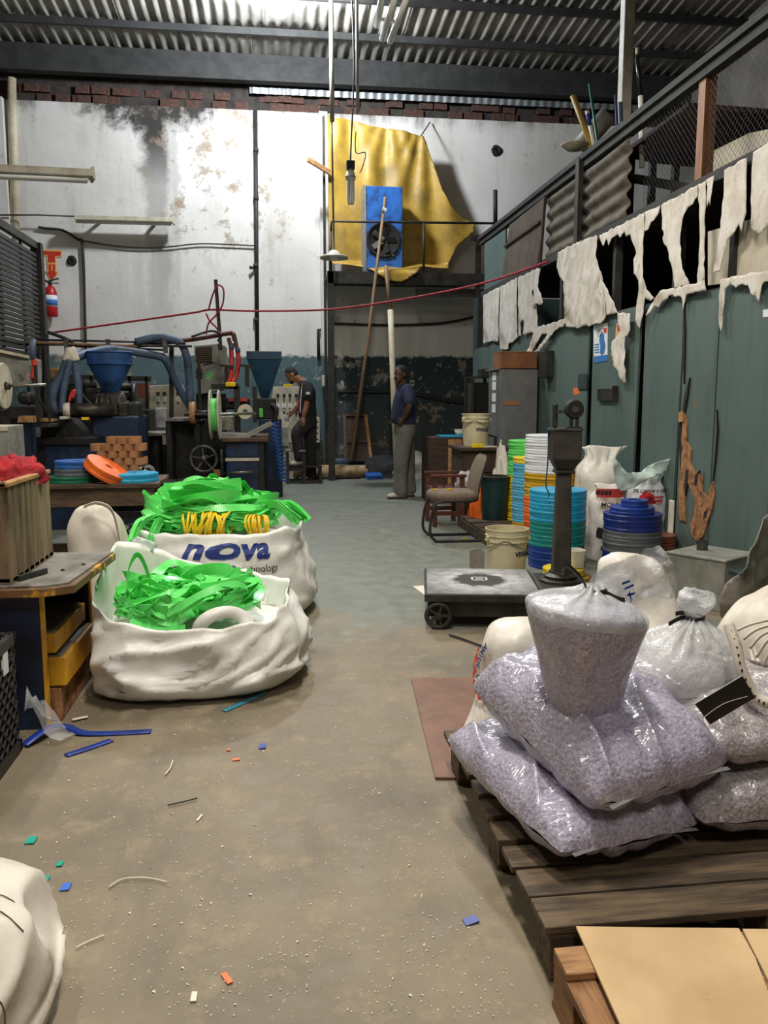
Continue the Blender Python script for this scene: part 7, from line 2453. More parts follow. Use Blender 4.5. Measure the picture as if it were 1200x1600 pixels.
rings(mb, lerp_rings(krings(YU, [(1083, 964, 13), (1084, 955, 22), (1088, 940, 31), (1086, 926, 27), (1078, 917, 10)]), 5), 40, 2.2, .02, 14, 1)
mb.build('film_knot', 'film_milky', tb2, smooth=True)
# large white bag standing behind the pile
t = thing('white_bag', 'tall white plastic bag with folded top behind the tied bags', 'bag', (1.25, 2.75, 0))
mb = MB()
x = PY(990, 980, 2.85).x
rings(mb, lerp_rings([(x, 2.85, .14, .2, .16), (x, 2.85, .16, .22, .18), (x, 2.85, .45, .20, .16), (x - .02, 2.85, .62, .15, .10), (x - .03, 2.85, .72, .10, .05), (x - .04, 2.85, PY(955, 866, 2.85).z, .05, .02)], 6), 44, 2.2, .03, 6, 7)
mb.build('bag', 'sack_white', t, smooth=True)
# woven sack with curly print, left of the pile
t = thing('printed_sack', 'white woven sack with red and blue print leaning on the pallet', 'sack', (.95, 3.0, 0))
c0 = PY(800, 1110, 2.95)
kk = [(.70, 2.90, .012, .02, .03), (.77, 2.93, .03, .09, .09), (.82, 2.95, .11, .115, .10), (.87, 2.97, .22, .135, .12), (.90, 2.98, .33, .145, .125), (.91, 2.98, .42, .130, .12), (.925, 2.98, .465, .10, .09), (.94, 2.98, .485, .04, .04)]
mb = MB()
rings(mb, lerp_rings(kk, 6), 56, 2.3, .022, 6, 1.7)
sk = mb.build('bag', 'sack_white', t, smooth=True)
def on_sack(u, v, w):
    # u around, v up
    z = .34 + v
    a = R(-128) + u / .13
    r_ = .150
    zz = max(.05, min(.45, z))
    i = 0
    ks = kk
    for q in range(len(ks) - 1):
        if ks[q][2] <= zz <= ks[q + 1][2]:
            i = q
    f = (zz - ks[i][2]) / (ks[i + 1][2] - ks[i][2])
    X = ks[i][0] + (ks[i + 1][0] - ks[i][0]) * f
    RX = ks[i][3] + (ks[i + 1][3] - ks[i][3]) * f
    RY = ks[i][4] + (ks[i + 1][4] - ks[i][4]) * f
    cx, cy = superell(a, 2.3)
    return Vector((X + cx * (RX + .022), 2.97 + cy * (RY + .022), z))
def arc_text(text, rad, size, m, a0, a1, cu, cv):
    n = len(text)
    for i, ch in enumerate(text):
        if ch == ' ':
            continue
        a = a0 + (a1 - a0) * i / max(1, n - 1)
        ca, sa = math.cos(a), math.sin(a)
        # letters stand along the arc, reading anticlockwise round the bottom of the circle
        letters(ch, size, m, sk, lambda u, v, w, ca=ca, sa=sa: on_sack(cu + (rad - v) * ca - u * sa * 1.0, cv + (rad - v) * sa + u * ca, w), 'print_letter', bold=.001)
arc_text('AMIDE G  E D', .115, .032, 'ink_blue', R(150), R(262), .02, .0)
mb = MB()
ringp = []
for i in range(25):
    a = R(165) + R(100) * i / 24
    ringp.append((a, .128 + .012 * math.sin(i * 1.3), .165 + .006 * math.sin(i * 2.1)))
b0 = 0
for (a, r0, r1) in ringp:
    mb.v += [on_sack(.02 + r0 * math.cos(a), r0 * math.sin(a), 0), on_sack(.02 + r1 * .9 * math.cos(a), r1 * .9 * math.sin(a), 0)]
for i in range(24):
    mb.f.append((2 * i, 2 * i + 1, 2 * i + 3, 2 * i + 2))
mb.build('red_print', 'ink_red', sk)
P = [on_sack(.03 + .05 * math.cos(a), .0 + .05 * math.sin(a), 0) for a in [R(190 + 10 * i) for i in range(12)]]
MB().tube(P, .004, 5).build('blue_swirl', 'ink_blue', sk)
P = [on_sack(.03 + .035 * math.cos(a), .01 + .035 * math.sin(a), 0) for a in [R(150 + 12 * i) for i in range(10)]]
MB().tube(P, .004, 5).build('red_swirl', 'ink_red', sk)
for k in range(4):
    P = smoothpath([Vector((.70 - .015 * k, 2.88 + .01 * k, .02)), Vector((.67 - .01 * k, 2.86, .03 - .005 * k)), Vector((.65 + .012 * k, 2.83 - .01 * k, .006))], 5)
    MB().tube(P, .0022, 5).build('frayed_thread', 'woven_white', t)
# woven sack and black card at the right edge
t = thing('woven_sack', 'cream ribbed woven sack with rolled rope-like edge at right', 'sack', (1.50, 2.3, .5))
mb = MB()
pillow(mb, (1.62, 2.34, .60), .42, .40, .24, R(20), R(-8), R(-22), seed=2.2, n=44, wr=.03)
weld(mb.build('bag', 'woven_white', t, smooth=True))
P = smoothpath([PY(1138, 975, 2.1), PY(1150, 1010, 2.06), PY(1158, 1045, 2.04), PY(1178, 1085, 2.02), PY(1200, 1098, 2.0), PY(1230, 1095, 2.0)], 6)
MB().tube(P, [.016] * len(P), 10).build('rolled_hem', 'woven_white', t, smooth=True)
for k in range(11):
    p = P[2 + k * 2] if 2 + k * 2 < len(P) else P[-1]
    MB().obox(p + Vector((-.006, -.0145, 0)), .004, .004, .008, .3).build('stitch', 'wood_dark', t)
for k in range(6):
    q = [PY(1152 + 10 * k, 985 + 14 * k, 2.05), PY(1175 + 9 * k, 975 + 8 * k, 2.03), PY(1215 + 5 * k, 966 + 8 * k, 2.0)]
    MB().tube(smoothpath(q, 5), .004, 5).build('weave_rib', 'woven_white', t, smooth=True)
t = thing('black_card', 'shiny black card with a curved scratch lying on the bags', 'card', PY(1130, 1120, 1.96))
cc = [(1086, 1100), (1160, 1056), (1180, 1090), (1110, 1132)]
MB().prism(cc, lambda u, v, w: PY(u, v, 1.92) + Vector((0, w, 0)), .004).build('card', 'glossy_black', t)
P = smoothpath([PY(1098, 1122, 1.985), PY(1130, 1100, 1.985), PY(1168, 1088, 1.985)], 8)
P = [Vector((p.x * .965, p.y * .965, 1.32 + (p.z - 1.32) * .965)) for p in P]
MB().tube(P, .0008, 5).build('scratch', 'tub_white', t)

# ---- grey tarp draped at the right edge
pol = [(1112, 935), (1118, 908), (1150, 880), (1172, 848), (1186, 826), (1204, 812), (1262, 800), (1262, 1010), (1190, 995), (1150, 985), (1124, 972)]
pp = [(lambda p: (p.x, p.z))(PY(a, c, 3.4)) for a, c in pol]
def drape(x, z):
    e = z - .9
    return (x, 3.4 - .12 * math.sin((x - 1.8) * 9) + .05 * nz(x, z, 1, 5) + .035 * nz(x, z, 4, 13) + (.9 - z) * .1, z)
o = MB().sheet(pp, .022, drape).build('grey_tarp', 'tarp_grey', smooth=True, solid=.004)
tag(o, 'stiff grey tarp draped over a load at the right edge', 'tarp')
# the load it covers and its support
t = thing('covered_load', 'dark green bin under the grey tarp at the right edge', 'bin', (2.38, 3.68, 0))
MB().box(2.3, 2.8, 3.46, 3.9, 0, .42).build('body', 'bin_green', t, bevel=.02)
MB().box(2.29, 2.81, 3.45, 3.91, .42, .45).build('rim', 'bin_green', t, bevel=.008)
# ---- grey sheet-metal box with a pipe stub
t = thing('metal_box', 'grey sheet-metal box with a short pipe stub on top', 'box', (2.78, 4.95, 0), R(32))
zb_ = PY(1100, 868, 4.9).z
for nm, (x0, x1, y0, y1, z0, z1), m in (('body', (-.2, .2, -.2, .2, 0, zb_), 'grey_panel'), ('lid', (-.208, .208, -.208, .208, zb_ - .004, zb_ + .012), 'grey_panel')):
    mb = MB().box(x0, x1, y0, y1, z0, z1)
    mb.v = [WM[t] @ v for v in mb.v]
    mb.build(nm, m, t, bevel=.006)
q = WM[t] @ Vector((.02, .08, zb_))
MB().lathe([(.028, .01), (.035, .01), (.035, .075), (.028, .075)], q, 18, 'Z', closed=True).build('pipe_stub', 'iron_grey', t, smooth=False)
# ---- white printed sacks along the wall
def wallsack(name, label, px, y, r, ztop_px, m, seed, texts=(), ry_=None, top=.5, blocks=()):
    x = PY(px, 780, y).x
    zt = PY(px, ztop_px, y).z
    t = thing(name, label, 'sack', (x, y, 0))
    mb = MB()
    ry_ = ry_ or r * .85
    rings(mb, lerp_rings([(x, y, 0.002, r * .8, ry_ * .8), (x, y, .03, r, ry_), (x, y, zt * .45, r * 1.06, ry_), (x, y, zt * .78, r * .95, ry_ * .9), (x + r * .1, y, zt * .9, r * .62, ry_ * .5, .08), (x + r * .2, y, zt, r * top, ry_ * .16, .1)], 6), 52, 2.4, .03, 7, seed, pleat=9)
    b_ = mb.build('bag', m, t, smooth=True)
    for (txt, size, ink, du, z, sh) in texts:
        letters(txt, size, ink, b_, lambda u, v, w, du=du, z=z: Vector((x + math.sin((u + du) / r) * r * 1.09, y - math.cos((u + du) / r) * ry_ * 1.13, z + v)), 'print', bold=.0015, shear=sh)
    for (ink, u0, u1, za, zb) in blocks:
        pm = MB()
        pm.grid(8, 2, lambda u, v: Vector((x + math.sin((u0 + (u1 - u0) * u) / r) * r * 1.09, y - math.cos((u0 + (u1 - u0) * u) / r) * ry_ * 1.13, za + (zb - za) * v)))
        pm.build('printed_block', ink, b_, smooth=True)
    return t
wallsack('white_sack', 'white sack with gathered top and red lettering behind the rolls', 933, 6.74, .20, 698, 'sack_white', 1, (('G', .07, 'ink_red', .11, .72, 0),), top=.95)
wallsack('printed_sack', 'sack with black and red print between the stacks', 948, 6.42, .15, 756, 'sack_white', 5, (('MOUU', .05, 'ink_black', -.02, .47, .2), ('MOUU', .045, 'ink_black', -.02, .12, .2)), top=.9, blocks=(('ink_red', -.13, .10, .53, .60), ('ink_black', -.14, -.02, .55, .585), ('ink_black', -.14, .0, .20, .32), ('ink_red', .0, .08, .16, .34)))
wallsack('printed_sack', 'greyish sack printed CARNE E OSSOS against the green wall', 1008, 6.34, .15, 738, 'spool_white', 9, (('DE CARNE E OSSOS', .034, 'ink_black', .0, .585, .2),), top=.9, blocks=(('ink_red', -.02, .1, .53, .545), ('ink_red', .02, .09, .495, .515)))
pol = [(952, 712), (962, 720), (975, 738), (1000, 738), (1022, 724), (1046, 714), (1048, 724), (1040, 738), (1012, 746), (990, 760), (968, 768), (960, 752), (956, 735)]
pp = [(lambda p: (p.x, p.z))(PY(a, c, 6.28)) for a, c in pol]
mat('film_mint', (206, 226, 220), (186, 208, 202), 6, .35, bump=.004)
tag(MB().sheet(pp, .025, lambda x, z: (x, 6.25 + .07 * nz(x, z, 1, 7) + .03 * nz(x, z, 5, 18), z)).build('pale_film', 'film_mint', smooth=True, solid=.003), 'pale mint plastic film thrown over the sacks', 'film')
blob('red_rag', (PY(1012, 782, 6.1).x, 6.12, .50), .06, .05, .09, 'rag_red', 'red and white crumpled bag on the sacks behind the blue stack', 'bag', 3)
tag(MB().box(PY(1036, 800, 6.3).x, 3.08, 6.1, 6.18, .0, .52).build('white_carton', 'tub_white', bevel=.01), 'white carton squeezed between sack and green wall', 'box')

# ---- green bin, chairs
q = G(770, 812, .116)
t = thing('waste_bin', 'dark green round bin behind the office chair', 'bin', (PY(772, 800, 7.9).x, 8.0, .116))
x = PY(773, 800, 8.0).x
zt = PY(773, 746, 8.0).z
MB().lathe([(0, .116), (.125, .116), (.15, zt - .02), (.155, zt - .015), (.155, zt), (.145, zt), (.12, .13), (0, .13)], (x - .0, 8.0, 0), 32).build('body', 'bin_green', t, smooth=False)
MB().lathe([(.12, zt), (.165, zt), (.165, zt + .015), (.12, zt + .02)], (x, 8.0, 0), 32, closed=True).build('rim', 'black_metal', t)
# office chair facing left
t = thing('office_chair', 'brown fabric visitor chair on a black sled frame', 'chair', (1.62, 7.55, 0))
zs = .44
xs0, xs1 = PY(668, 778, 7.55).x, PY(745, 778, 7.55).x
mb = MB()
rings(mb, [( (xs0 + xs1) / 2, 7.55, z, (xs1 - xs0) / 2 * f, .22 * f) for z, f in ((zs - .06, .90), (zs - .05, .97), (zs - .02, 1.0), (zs + .01, .98), (zs + .025, .9), (zs + .03, .7))], 48, 3.2, .006, 9, 2)
mb.build('seat', 'chair_fabric', t, smooth=True)
# yellow bits on the seat and back
bc = PY(737, 742, 7.6)
mb = MB()
zb0, zb1 = PY(735, 776, 7.6).z, PY(745, 709, 7.6).z
xb0, xb1 = PY(733, 775, 7.6).x, PY(750, 710, 7.6).x
def backfn(u, v, s_):
    z = zb0 + (zb1 - zb0) * v
    x = xb0 + (xb1 - xb0) * v - .02 * math.sin(PI * v)
    wy = .20 * (1 - .25 * max(0, v - .6) ** 2 * 4) * min(1, (.06 + min(v, 1 - v)) / .12) ** .4
    th = .035 * (max(0, 1 - abs(2 * u - 1) ** 4)) ** .5 * (max(0, 1 - abs(2 * v - 1) ** 6)) ** .5
    return (x + s_ * th + .02, 7.56 + (u - .5) * 2 * wy, z)
mb.grid(20, 20, lambda u, v: backfn(u, v, 1)).grid(20, 20, lambda u, v: backfn(u, v, -1))
weld(mb.build('backrest', 'chair_fabric', t, smooth=True))
MB().tube(smoothpath([(xb0 + .05, 7.55, zb0 + .12), (xb0 + .06, 7.55, zb0 - .02), (xb0 - .02, 7.55, zs - .05)], 5), .02, 8).build('back_bracket', 'black_metal', t, smooth=True)
for y in (7.36, 7.74):
    P = smoothpath([(xs1 - .08, y, zs - .06), (xs0 + .12, y, zs - .06), (xs0 + .03, y, zs - .10), (xs0 - .01, y, .12), (xs0 + .03, y, .03), (xs0 + .10, y, .015), (xs1 - .04, y, .015), (xs1 + .0, y, .015)], 6)
    MB().tube(P, .0135, 10).build('sled_frame', 'black_metal', t, smooth=True)
MB().tube([(xs1, 7.36, .015), (xs1, 7.74, .015)], .0135, 10).build('rear_bar', 'black_metal', t, smooth=True)
for (px, py) in ((684, 769), (708, 769)):
    q = G(px, py, zs + .032)
    tag(MB().obox((q.x, 7.5, zs + .038), .05, .03, .012, .4).build('yellow_offcut', 'coil_yellow'), 'yellow offcut on the chair seat, %s' % ('left' if px < 700 else 'right'), 'offcut')
q = G(715, 835)
tag(MB().obox((q.x, 7.5, .008), .05, .04, .012, .2).build('yellow_offcut', 'coil_yellow'), 'yellow offcut on the floor under the office chair', 'offcut')
# wooden chair behind
t = thing('wooden_chair', 'reddish brown wooden armchair behind the office chair', 'chair', (1.72, 8.45, 0))
x0, x1 = PY(674, 740, 8.4).x, PY(722, 740, 8.4).x
za = PY(700, 740, 8.4).z
for y in (8.30, 8.72):
    MB().box(x0 - .02, x1 + .02, y - .03, y + .03, za - .03, za).build('armrest', 'wood_red', t, bevel=.005)
    for x in (x0 + .02, x1 - .02):
        MB().box(x - .022, x + .022, y - .022, y + .022, 0, za - .03).build('leg', 'wood_red', t)
    for k in range(2):
        x = x0 + (x1 - x0) * (.35 + .3 * k)
        MB().box(x - .01, x + .01, y - .008, y + .008, .4, za - .03).build('spindle', 'wood_red', t)
MB().box(x0, x1, 8.30, 8.72, .36, .40).build('seat', 'wood_red', t, bevel=.005)
MB().box(x0, x1, 8.70, 8.74, .12, .16).build('stretcher', 'wood_red', t)
MB().box(x0, x1, 8.28, 8.32, .12, .16).build('stretcher', 'wood_red', t)
blob('clear_bag', (x1 + .06, 8.5, .40), .10, .10, .16, 'film_milky', 'clear plastic bag beside the wooden armchair', 'bag', 6)
blob('orange_bag', (PY(748, 790, 8.2).x, 8.2, .0), .10, .12, .42, 'spool_orange', 'crumpled orange bag behind the office chair', 'bag', 8)
# ---- dark desk with bucket, tray and papers
t = thing('dark_desk', 'dark wooden desk against the partition carrying the cream bucket', 'desk', (2.3, 9.05, 0))
xa, xb = PY(722, 720, 8.75).x, PY(778, 720, 8.75).x
MB().box(xa - .03, xb + .1, 8.70, 9.35, .755, .79).build('top', 'wood_dark', t, bevel=.004)
MB().box(xa, xa + .42, 8.75, 9.3, .0, .755).build('pedestal', 'wood_dark', t)
for k in range(3):
    dr = MB().box(xa + .02, xa + .40, 8.735, 8.75, .08 + .22 * k, .28 + .22 * k).build('drawer', 'wood_dark', t, bevel=.004)
    MB().lathe([(0, -.02), (.012, -.02), (.01, 0)], (xa + .21, 8.735, .18 + .22 * k), 10, 'Y').build('knob', 'iron_grey', dr)
MB().box(xb + .04, xb + .08, 8.74, 9.3, 0, .755).build('end_panel', 'wood_dark', t)
t = thing('low_cupboard', 'dark cupboard with a yellow-brown worn door behind the desk', 'cupboard', (2.3, 10.4, 0))
xa2, xb2 = PY(672, 700, 10.2).x, PY(724, 700, 10.2).x
zz2 = PY(700, 684, 10.2).z
MB().box(xa2, xb2, 10.2, 10.8, 0, zz2).build('body', 'wood_dark', t)
MB().box(PY(700, 700, 10.2).x, PY(711, 700, 10.2).x, 10.18, 10.2, .1, zz2 - .02).build('door', 'wood_light', t)
MB().box(PY(711, 700, 10.2).x, PY(722, 700, 10.2).x, 10.185, 10.2, .1, zz2 - .02).build('door', 'wood_raw', t)
tag(MB().obox(((PY(690, 680, 10.4).x + PY(722, 680, 10.4).x) / 2, 10.45, zz2 + .012), .34, .3, .02).build('blue_tray', 'spool_cyan', bevel=.006), 'turquoise tray on the dark cupboard beside the bucket', 'tray')
t = thing('paper_cup', 'small white bowl on the turquoise tray', 'bowl', (PY(718, 677, 10.4).x, 10.4, zz2 + .022))
MB().lathe([(0, 0), (.04, 0), (.07, .07), (.065, .07), (.035, .008), (0, .008)], (PY(718, 677, 10.4).x, 10.4, zz2 + .022), 20).build('bowl', 'tub_white', t, smooth=True)
MB().lathe([(.068, .068), (.073, .068), (.073, .075), (.068, .075)], (PY(718, 677, 10.4).x, 10.4, zz2 + .022), 20, closed=True).build('lip', 'tub_white', t)
tag(MB().box(PY(737, 695, 8.72).x, PY(755, 695, 8.72).x, 8.705, 8.74, .79, .83).build('small_box', 'coil_yellow', bevel=.004), 'small yellow and pink box before the cream bucket', 'box')
tag(MB().obox((PY(762, 699, 8.75).x, 8.8, .797), .18, .14, .012, .2).build('paper_stack', 'tub_white'), 'white papers on the dark desk beside the bucket', 'papers')
t = thing('laptop_stand', 'black bracket standing behind the cream bucket', 'bracket', (PY(768, 690, 9.15).x, 9.15, .79))
xk = PY(768, 690, 9.15).x
MB().bar((xk - .1, 9.15, .92), (xk + .06, 9.15, .88), .04, .02).build('arm', 'black_metal', t)
MB().box(xk + .03, xk + .06, 9.13, 9.17, .79, .88).build('foot', 'black_metal', t)
blob('red_white_bag', (PY(783, 725, 8.55).x, 8.55, .0), .11, .1, .78, 'sack_white', 'white plastic bag standing at the end of the dark desk', 'bag', 13)
# ---- steel locker with carton on top
t = thing('steel_locker', 'grey steel locker with stickers and brown tape by the partition', 'locker', (2.8, 9.9, 0))
x0, x1 = PY(785, 640, 9.55).x, 3.06
zt = PY(790, 577, 9.55).z
MB().box(x0, x1, 9.55, 10.15, .0, zt).build('body', 'locker_grey', t, bevel=.006)
MB().box(x0 - .012, x0, 9.57, 10.13, .05, zt - .02).build('door', 'locker_grey', t, bevel=.003)
MB().box(x0 - .05, x0 + .2, 9.7, 10.2, zt, zt + .012).build('top_plate', 'grey_panel', t)
a, c = PY(783, 627, 9.548), PY(812, 633, 9.548)
MB().box(x0, c.x, 9.543, 9.55, c.z, a.z).build('brown_tape', 'cardboard_brown', t)
for k, py in enumerate((588, 603, 621, 638)):
    z = PY(773, py, 9.9).z
    MB().box(x0 - .016, x0 - .012, 9.82, 9.98, z - .05, z + .05).build('sticker', 'ink_white', t)
t = thing('carton', 'brown carton on top of the grey steel locker', 'box', (2.85, 9.85, zt))
xa = PY(784, 560, 9.6).x
zc1 = PY(800, 550, 9.6).z
MB().box(xa, 3.06, 9.6, 10.0, zt + .013, zc1).build('body', 'box_brown', t, bevel=.004)
MB().box(xa - .004, 3.064, 9.596, 10.0, zc1, zc1 + .008).build('flap', 'cardboard_brown', t)
tag(MB().box(XR - .1, XR - .002, 9.1, 9.35, 1.55, 1.85).build('black_speaker', 'black_metal', bevel=.01), 'small black box fixed to the partition beside the locker', 'box')
# dark rack behind the locker
t = thing('dark_rack', 'dark steel rack with shelves behind the steel locker', 'rack', (2.75, 11.3, 0))
x0, x1 = PY(738, 640, 11.0).x, PY(768, 640, 11.0).x
zt = PY(750, 588, 11.0).z
for x in (x0, x1):
    for y in (11.0, 11.4):
        MB().box(x - .02, x + .02, y - .02, y + .02, 0, zt).build('post', 'black_metal', t)
for z in (zt - .02, zt - .55, .5):
    MB().box(x0, x1, 11.0, 11.4, z, z + .02).build('shelf', 'black_metal', t)
MB().box(x0 + .02, x1 - .02, 11.1, 11.38, zt - .53, zt - .08).build('dark_box', 'deep_black', t)
tag(MB().box(PY(752, 580, 11.1).x, PY(763, 580, 11.1).x, 11.05, 11.3, zt + .0, zt + .1).build('small_black_box', 'black_metal'), 'small dark box on top of the dark rack', 'box')

# ================================================================== PEOPLE
def limb(mb, pts, rad, n=14, off=Vector((0, 0, 0))):
    """tapered limb with rounded ends"""
    P = [Vector(p) + off for p in pts]
    rr = list(rad)
    d0 = (P[0] - P[1]).normalized()
    d1 = (P[-1] - P[-2]).normalized()
    k = 5
    Q, S = [], []
    for i in range(k):
        a = PI / 2 * (1 - i / k)
        Q.append(P[0] + d0 * rr[0] * math.sin(a))
        S.append(max(.0015, rr[0] * math.cos(a)))
    m_ = len(P)
    PP = smoothpath(P, 5)
    for i, p in enumerate(PP):
        f = i / 5
        j = min(int(f), m_ - 2)
        Q.append(p)
        S.append(rr[j] + (rr[j + 1] - rr[j]) * (f - j))
    for i in range(1, k + 1):
        a = PI / 2 * i / k
        Q.append(P[-1] + d1 * rr[-1] * math.sin(a))
        S.append(max(.0015, rr[-1] * math.cos(a)))
    return mb.tube(Q, S, n)

def ell(mb, c, rx, ry_, rz_, off=Vector((0, 0, 0)), rot=None, n=20, k=14):
    c = Vector(c) + off
    M_ = rot or Matrix.Identity(3)
    b0 = len(mb.v)
    for j in range(k + 1):
        ph = -PI / 2 + PI * j / k
        for i in range(n):
            a = 2 * PI * i / n
            r_ = max(.02, math.cos(ph))
            mb.v.append(c + M_ @ Vector((rx * r_ * math.cos(a), ry_ * r_ * math.sin(a), rz_ * math.sin(ph))))
    for j in range(k):
        for i in range(n):
            a0 = b0 + j * n + i
            a1 = b0 + j * n + (i + 1) % n
            mb.f.append((a0, a1, a1 + n, a0 + n))
    mb.f.append(tuple(b0 + i for i in range(n))[::-1])
    mb.f.append(tuple(b0 + k * n + i for i in range(n)))
    return mb

def trunk(mb, lst, off, e=2.3, n=28):
    return rings(mb, lerp_rings([(x + off.x, y + off.y, z + off.z, rx, ry_) for (x, y, z, rx, ry_) in lst], 4), n, e, 0.0, 1)

def hand(mb, wrist, dirv, palm_n, off, curl=.6, s=1.0, side=1):
    """palm, four unequal bent fingers and a thumb leaving the side of the palm"""
    w = Vector(wrist)
    d = Vector(dirv).normalized()
    nn = Vector(palm_n)
    nn = (nn - d * nn.dot(d)).normalized()
    sd = d.cross(nn) * side
    limb(mb, [w, w + d * .035 * s, w + d * .075 * s], [.026 * s, .034 * s, .034 * s], 10, off)
    for k, (o_, L) in enumerate(((-.027, .066), (-.009, .075), (.009, .072), (.027, .056))):
        b_ = w + d * .075 * s + sd * o_ * s
        p1 = b_ + (d * math.cos(curl * .5) + nn * math.sin(curl * .5)) * L * .45 * s
        p2 = p1 + (d * math.cos(curl * 1.3) + nn * math.sin(curl * 1.3)) * L * .32 * s
        p3 = p2 + (d * math.cos(curl * 2.0) + nn * math.sin(curl * 2.0)) * L * .25 * s
        limb(mb, [b_, p1, p2, p3], [.0098 * s, .0092 * s, .0085 * s, .0075 * s], 8, off)
    tb_ = w + d * .025 * s - sd * .026 * s
    t1 = tb_ + (d * .6 - sd * .7 + nn * .3).normalized() * .04 * s
    t2 = t1 + (d * .9 - sd * .2 + nn * .4).normalized() * .03 * s
    limb(mb, [tb_, t1, t2], [.014 * s, .0115 * s, .009 * s], 8, off)
    return mb

def head(mb, hairmb, c, off, fwd, upv, s=1.0, eyes=None):
    """skull, jaw, nose, brow, ears; hair cap; fwd = where the face looks"""
    f = Vector(fwd).normalized()
    u = Vector(upv)
    u = (u - f * u.dot(f)).normalized()
    l = u.cross(f)
    M_ = Matrix((f, l, u)).transposed()
    C = Vector(c)
    def pt(a, b_, d):
        return C + (f * a + l * b_ + u * d) * s
    ell(mb, pt(-.012, 0, .025), .098 * s, .077 * s, .095 * s, off, M_)
    ell(mb, pt(.022, 0, -.045), .066 * s, .060 * s, .075 * s, off, M_)
    ell(mb, pt(.062, 0, -.095), .026 * s, .030 * s, .022 * s, off, M_, 12, 8)      # chin
    ell(mb, pt(.088, 0, -.022), .017 * s, .014 * s, .026 * s, off, M_, 12, 8)      # nose
    ell(mb, pt(.096, 0, -.035), .013 * s, .018 * s, .011 * s, off, M_, 12, 8)
    ell(mb, pt(.076, 0, .022), .014 * s, .046 * s, .010 * s, off, M_, 12, 8)       # brow
    ell(mb, pt(.079, 0, -.062), .012 * s, .025 * s, .009 * s, off, M_, 12, 8)      # lips
    for k in (-1, 1):
        ell(mb, pt(-.012, .077 * k, -.012), .020 * s, .009 * s, .032 * s, off, M_, 12, 8)
    if hairmb is not None:
        ell(hairmb, pt(-.020, 0, .036), .098 * s, .080 * s, .092 * s, off, M_)
        ell(hairmb, pt(-.045, 0, -.010), .070 * s, .074 * s, .07 * s, off, M_)
    E = []
    for k in (-1, 1):
        E.append((pt(.073, .028 * k, .006) + off, M_))
    return E, pt

# ---- standing man, hands on hips, looking left
base = G(630, 776)
off = Vector((PY(631.8, 700, 10.85).x, 10.85, 0))
t = thing('person', 'man in navy T-shirt and grey trousers standing with hands on hips', 'person', off)
bm_, hm_ = MB(), MB()
eyes, hpt = head(bm_, hm_, (-.062, -.02, 1.625), off, (-.80, -.60, -.02), (0, 0, 1), .98)
limb(bm_, [(-.02, 0, 1.44), (-.045, -.01, 1.54)], [.062, .056], 14, off)
trunk(bm_, [(.0, 0, .90, .09, .12), (.0, 0, 1.05, .10, .13), (0, 0, 1.25, .11, .15), (.005, 0, 1.40, .09, .16), (0, 0, 1.47, .05, .10)], off)
# near arm
limb(bm_, [(.0, -.17, 1.42), (.02, -.27, 1.30), (.015, -.315, 1.235)], [.055, .048, .043], 14, off)
limb(bm_, [(.015, -.315, 1.235), (-.01, -.28, 1.14), (-.045, -.205, 1.055)], [.043, .042, .028], 14, off)
hand(bm_, (-.045, -.205, 1.055), (-.45, .35, -.75), (.3, .9, .1), off, .7, .95, 1)
# far arm
limb(bm_, [(.03, .17, 1.42), (.12, .26, 1.32), (.20, .28, 1.22)], [.055, .048, .043], 14, off)
limb(bm_, [(.20, .28, 1.22), (.16, .25, 1.14), (.11, .19, 1.06)], [.043, .042, .028], 14, off)
hand(bm_, (.11, .19, 1.06), (-.6, -.3, -.7), (.2, -.9, .1), off, .7, .95, -1)
# legs inside the trousers
limb(bm_, [(-.0, -.09, .92), (-.05, -.10, .5), (-.06, -.10, .07)], [.085, .055, .042], 12, off)
limb(bm_, [(.03, .09, .92), (.06, .10, .5), (.08, .10, .07)], [.085, .055, .042], 12, off)
body = bm_.build('body', 'skin_dark', t, smooth=True, remesh=.0075, smooth_iter=2)
hm_.build('hair', 'hair_black', t, smooth=True, remesh=.009, smooth_iter=2)
for e, M_ in eyes:
    ell(MB(), e, .0075, .010, .0055, rot=M_, n=12, k=8).build('eye', 'ink_white', t, smooth=True)
    ell(MB(), e + M_ @ Vector((.007, 0, 0)), .005, .006, .006, rot=M_, n=10, k=6).build('iris', 'ink_black', t, smooth=True)
mb = MB()
mb.tube([hpt(.093, -.026, -.052) + off, hpt(.099, 0, -.047) + off, hpt(.093, .026, -.052) + off], .005, 6)
mb.build('moustache', 'hair_black', t, smooth=True)
sm = MB()
trunk(sm, [(.0, 0, .985, .150, .19), (-.015, 0, 1.02, .162, .195), (-.015, 0, 1.12, .160, .195), (.0, 0, 1.25, .155, .20), (.01, 0, 1.36, .140, .205), (.012, 0, 1.43, .112, .185), (.0, 0, 1.475, .075, .12), (-.02, 0, 1.505, .062, .068)], off)
limb(sm, [(.012, -.16, 1.425), (.02, -.235, 1.34), (.02, -.292, 1.265)], [.080, .072, .066], 16, off)
limb(sm, [(.03, .16, 1.425), (.11, .24, 1.34), (.175, .278, 1.262)], [.080, .072, .066], 16, off)
sm.build('t_shirt', 'cloth_navy', t, smooth=True, remesh=.011, smooth_iter=3)
tm = MB()
trunk(tm, [(.005, 0, .80, .120, .165), (.005, 0, .88, .138, .178), (.005, 0, .97, .138, .172), (-.0, 0, 1.025, .128, .166)], off)
limb(tm, [(-.005, -.085, .88), (-.03, -.095, .68), (-.055, -.10, .48), (-.065, -.10, .28), (-.065, -.10, .09)], [.118, .108, .095, .092, .100], 18, off)
limb(tm, [(.03, .085, .88), (.05, .095, .68), (.065, .10, .48), (.075, .10, .28), (.085, .10, .09)], [.118, .108, .095, .090, .095], 18, off)
for v in tm.v:
    v.z = max(v.z, .055)
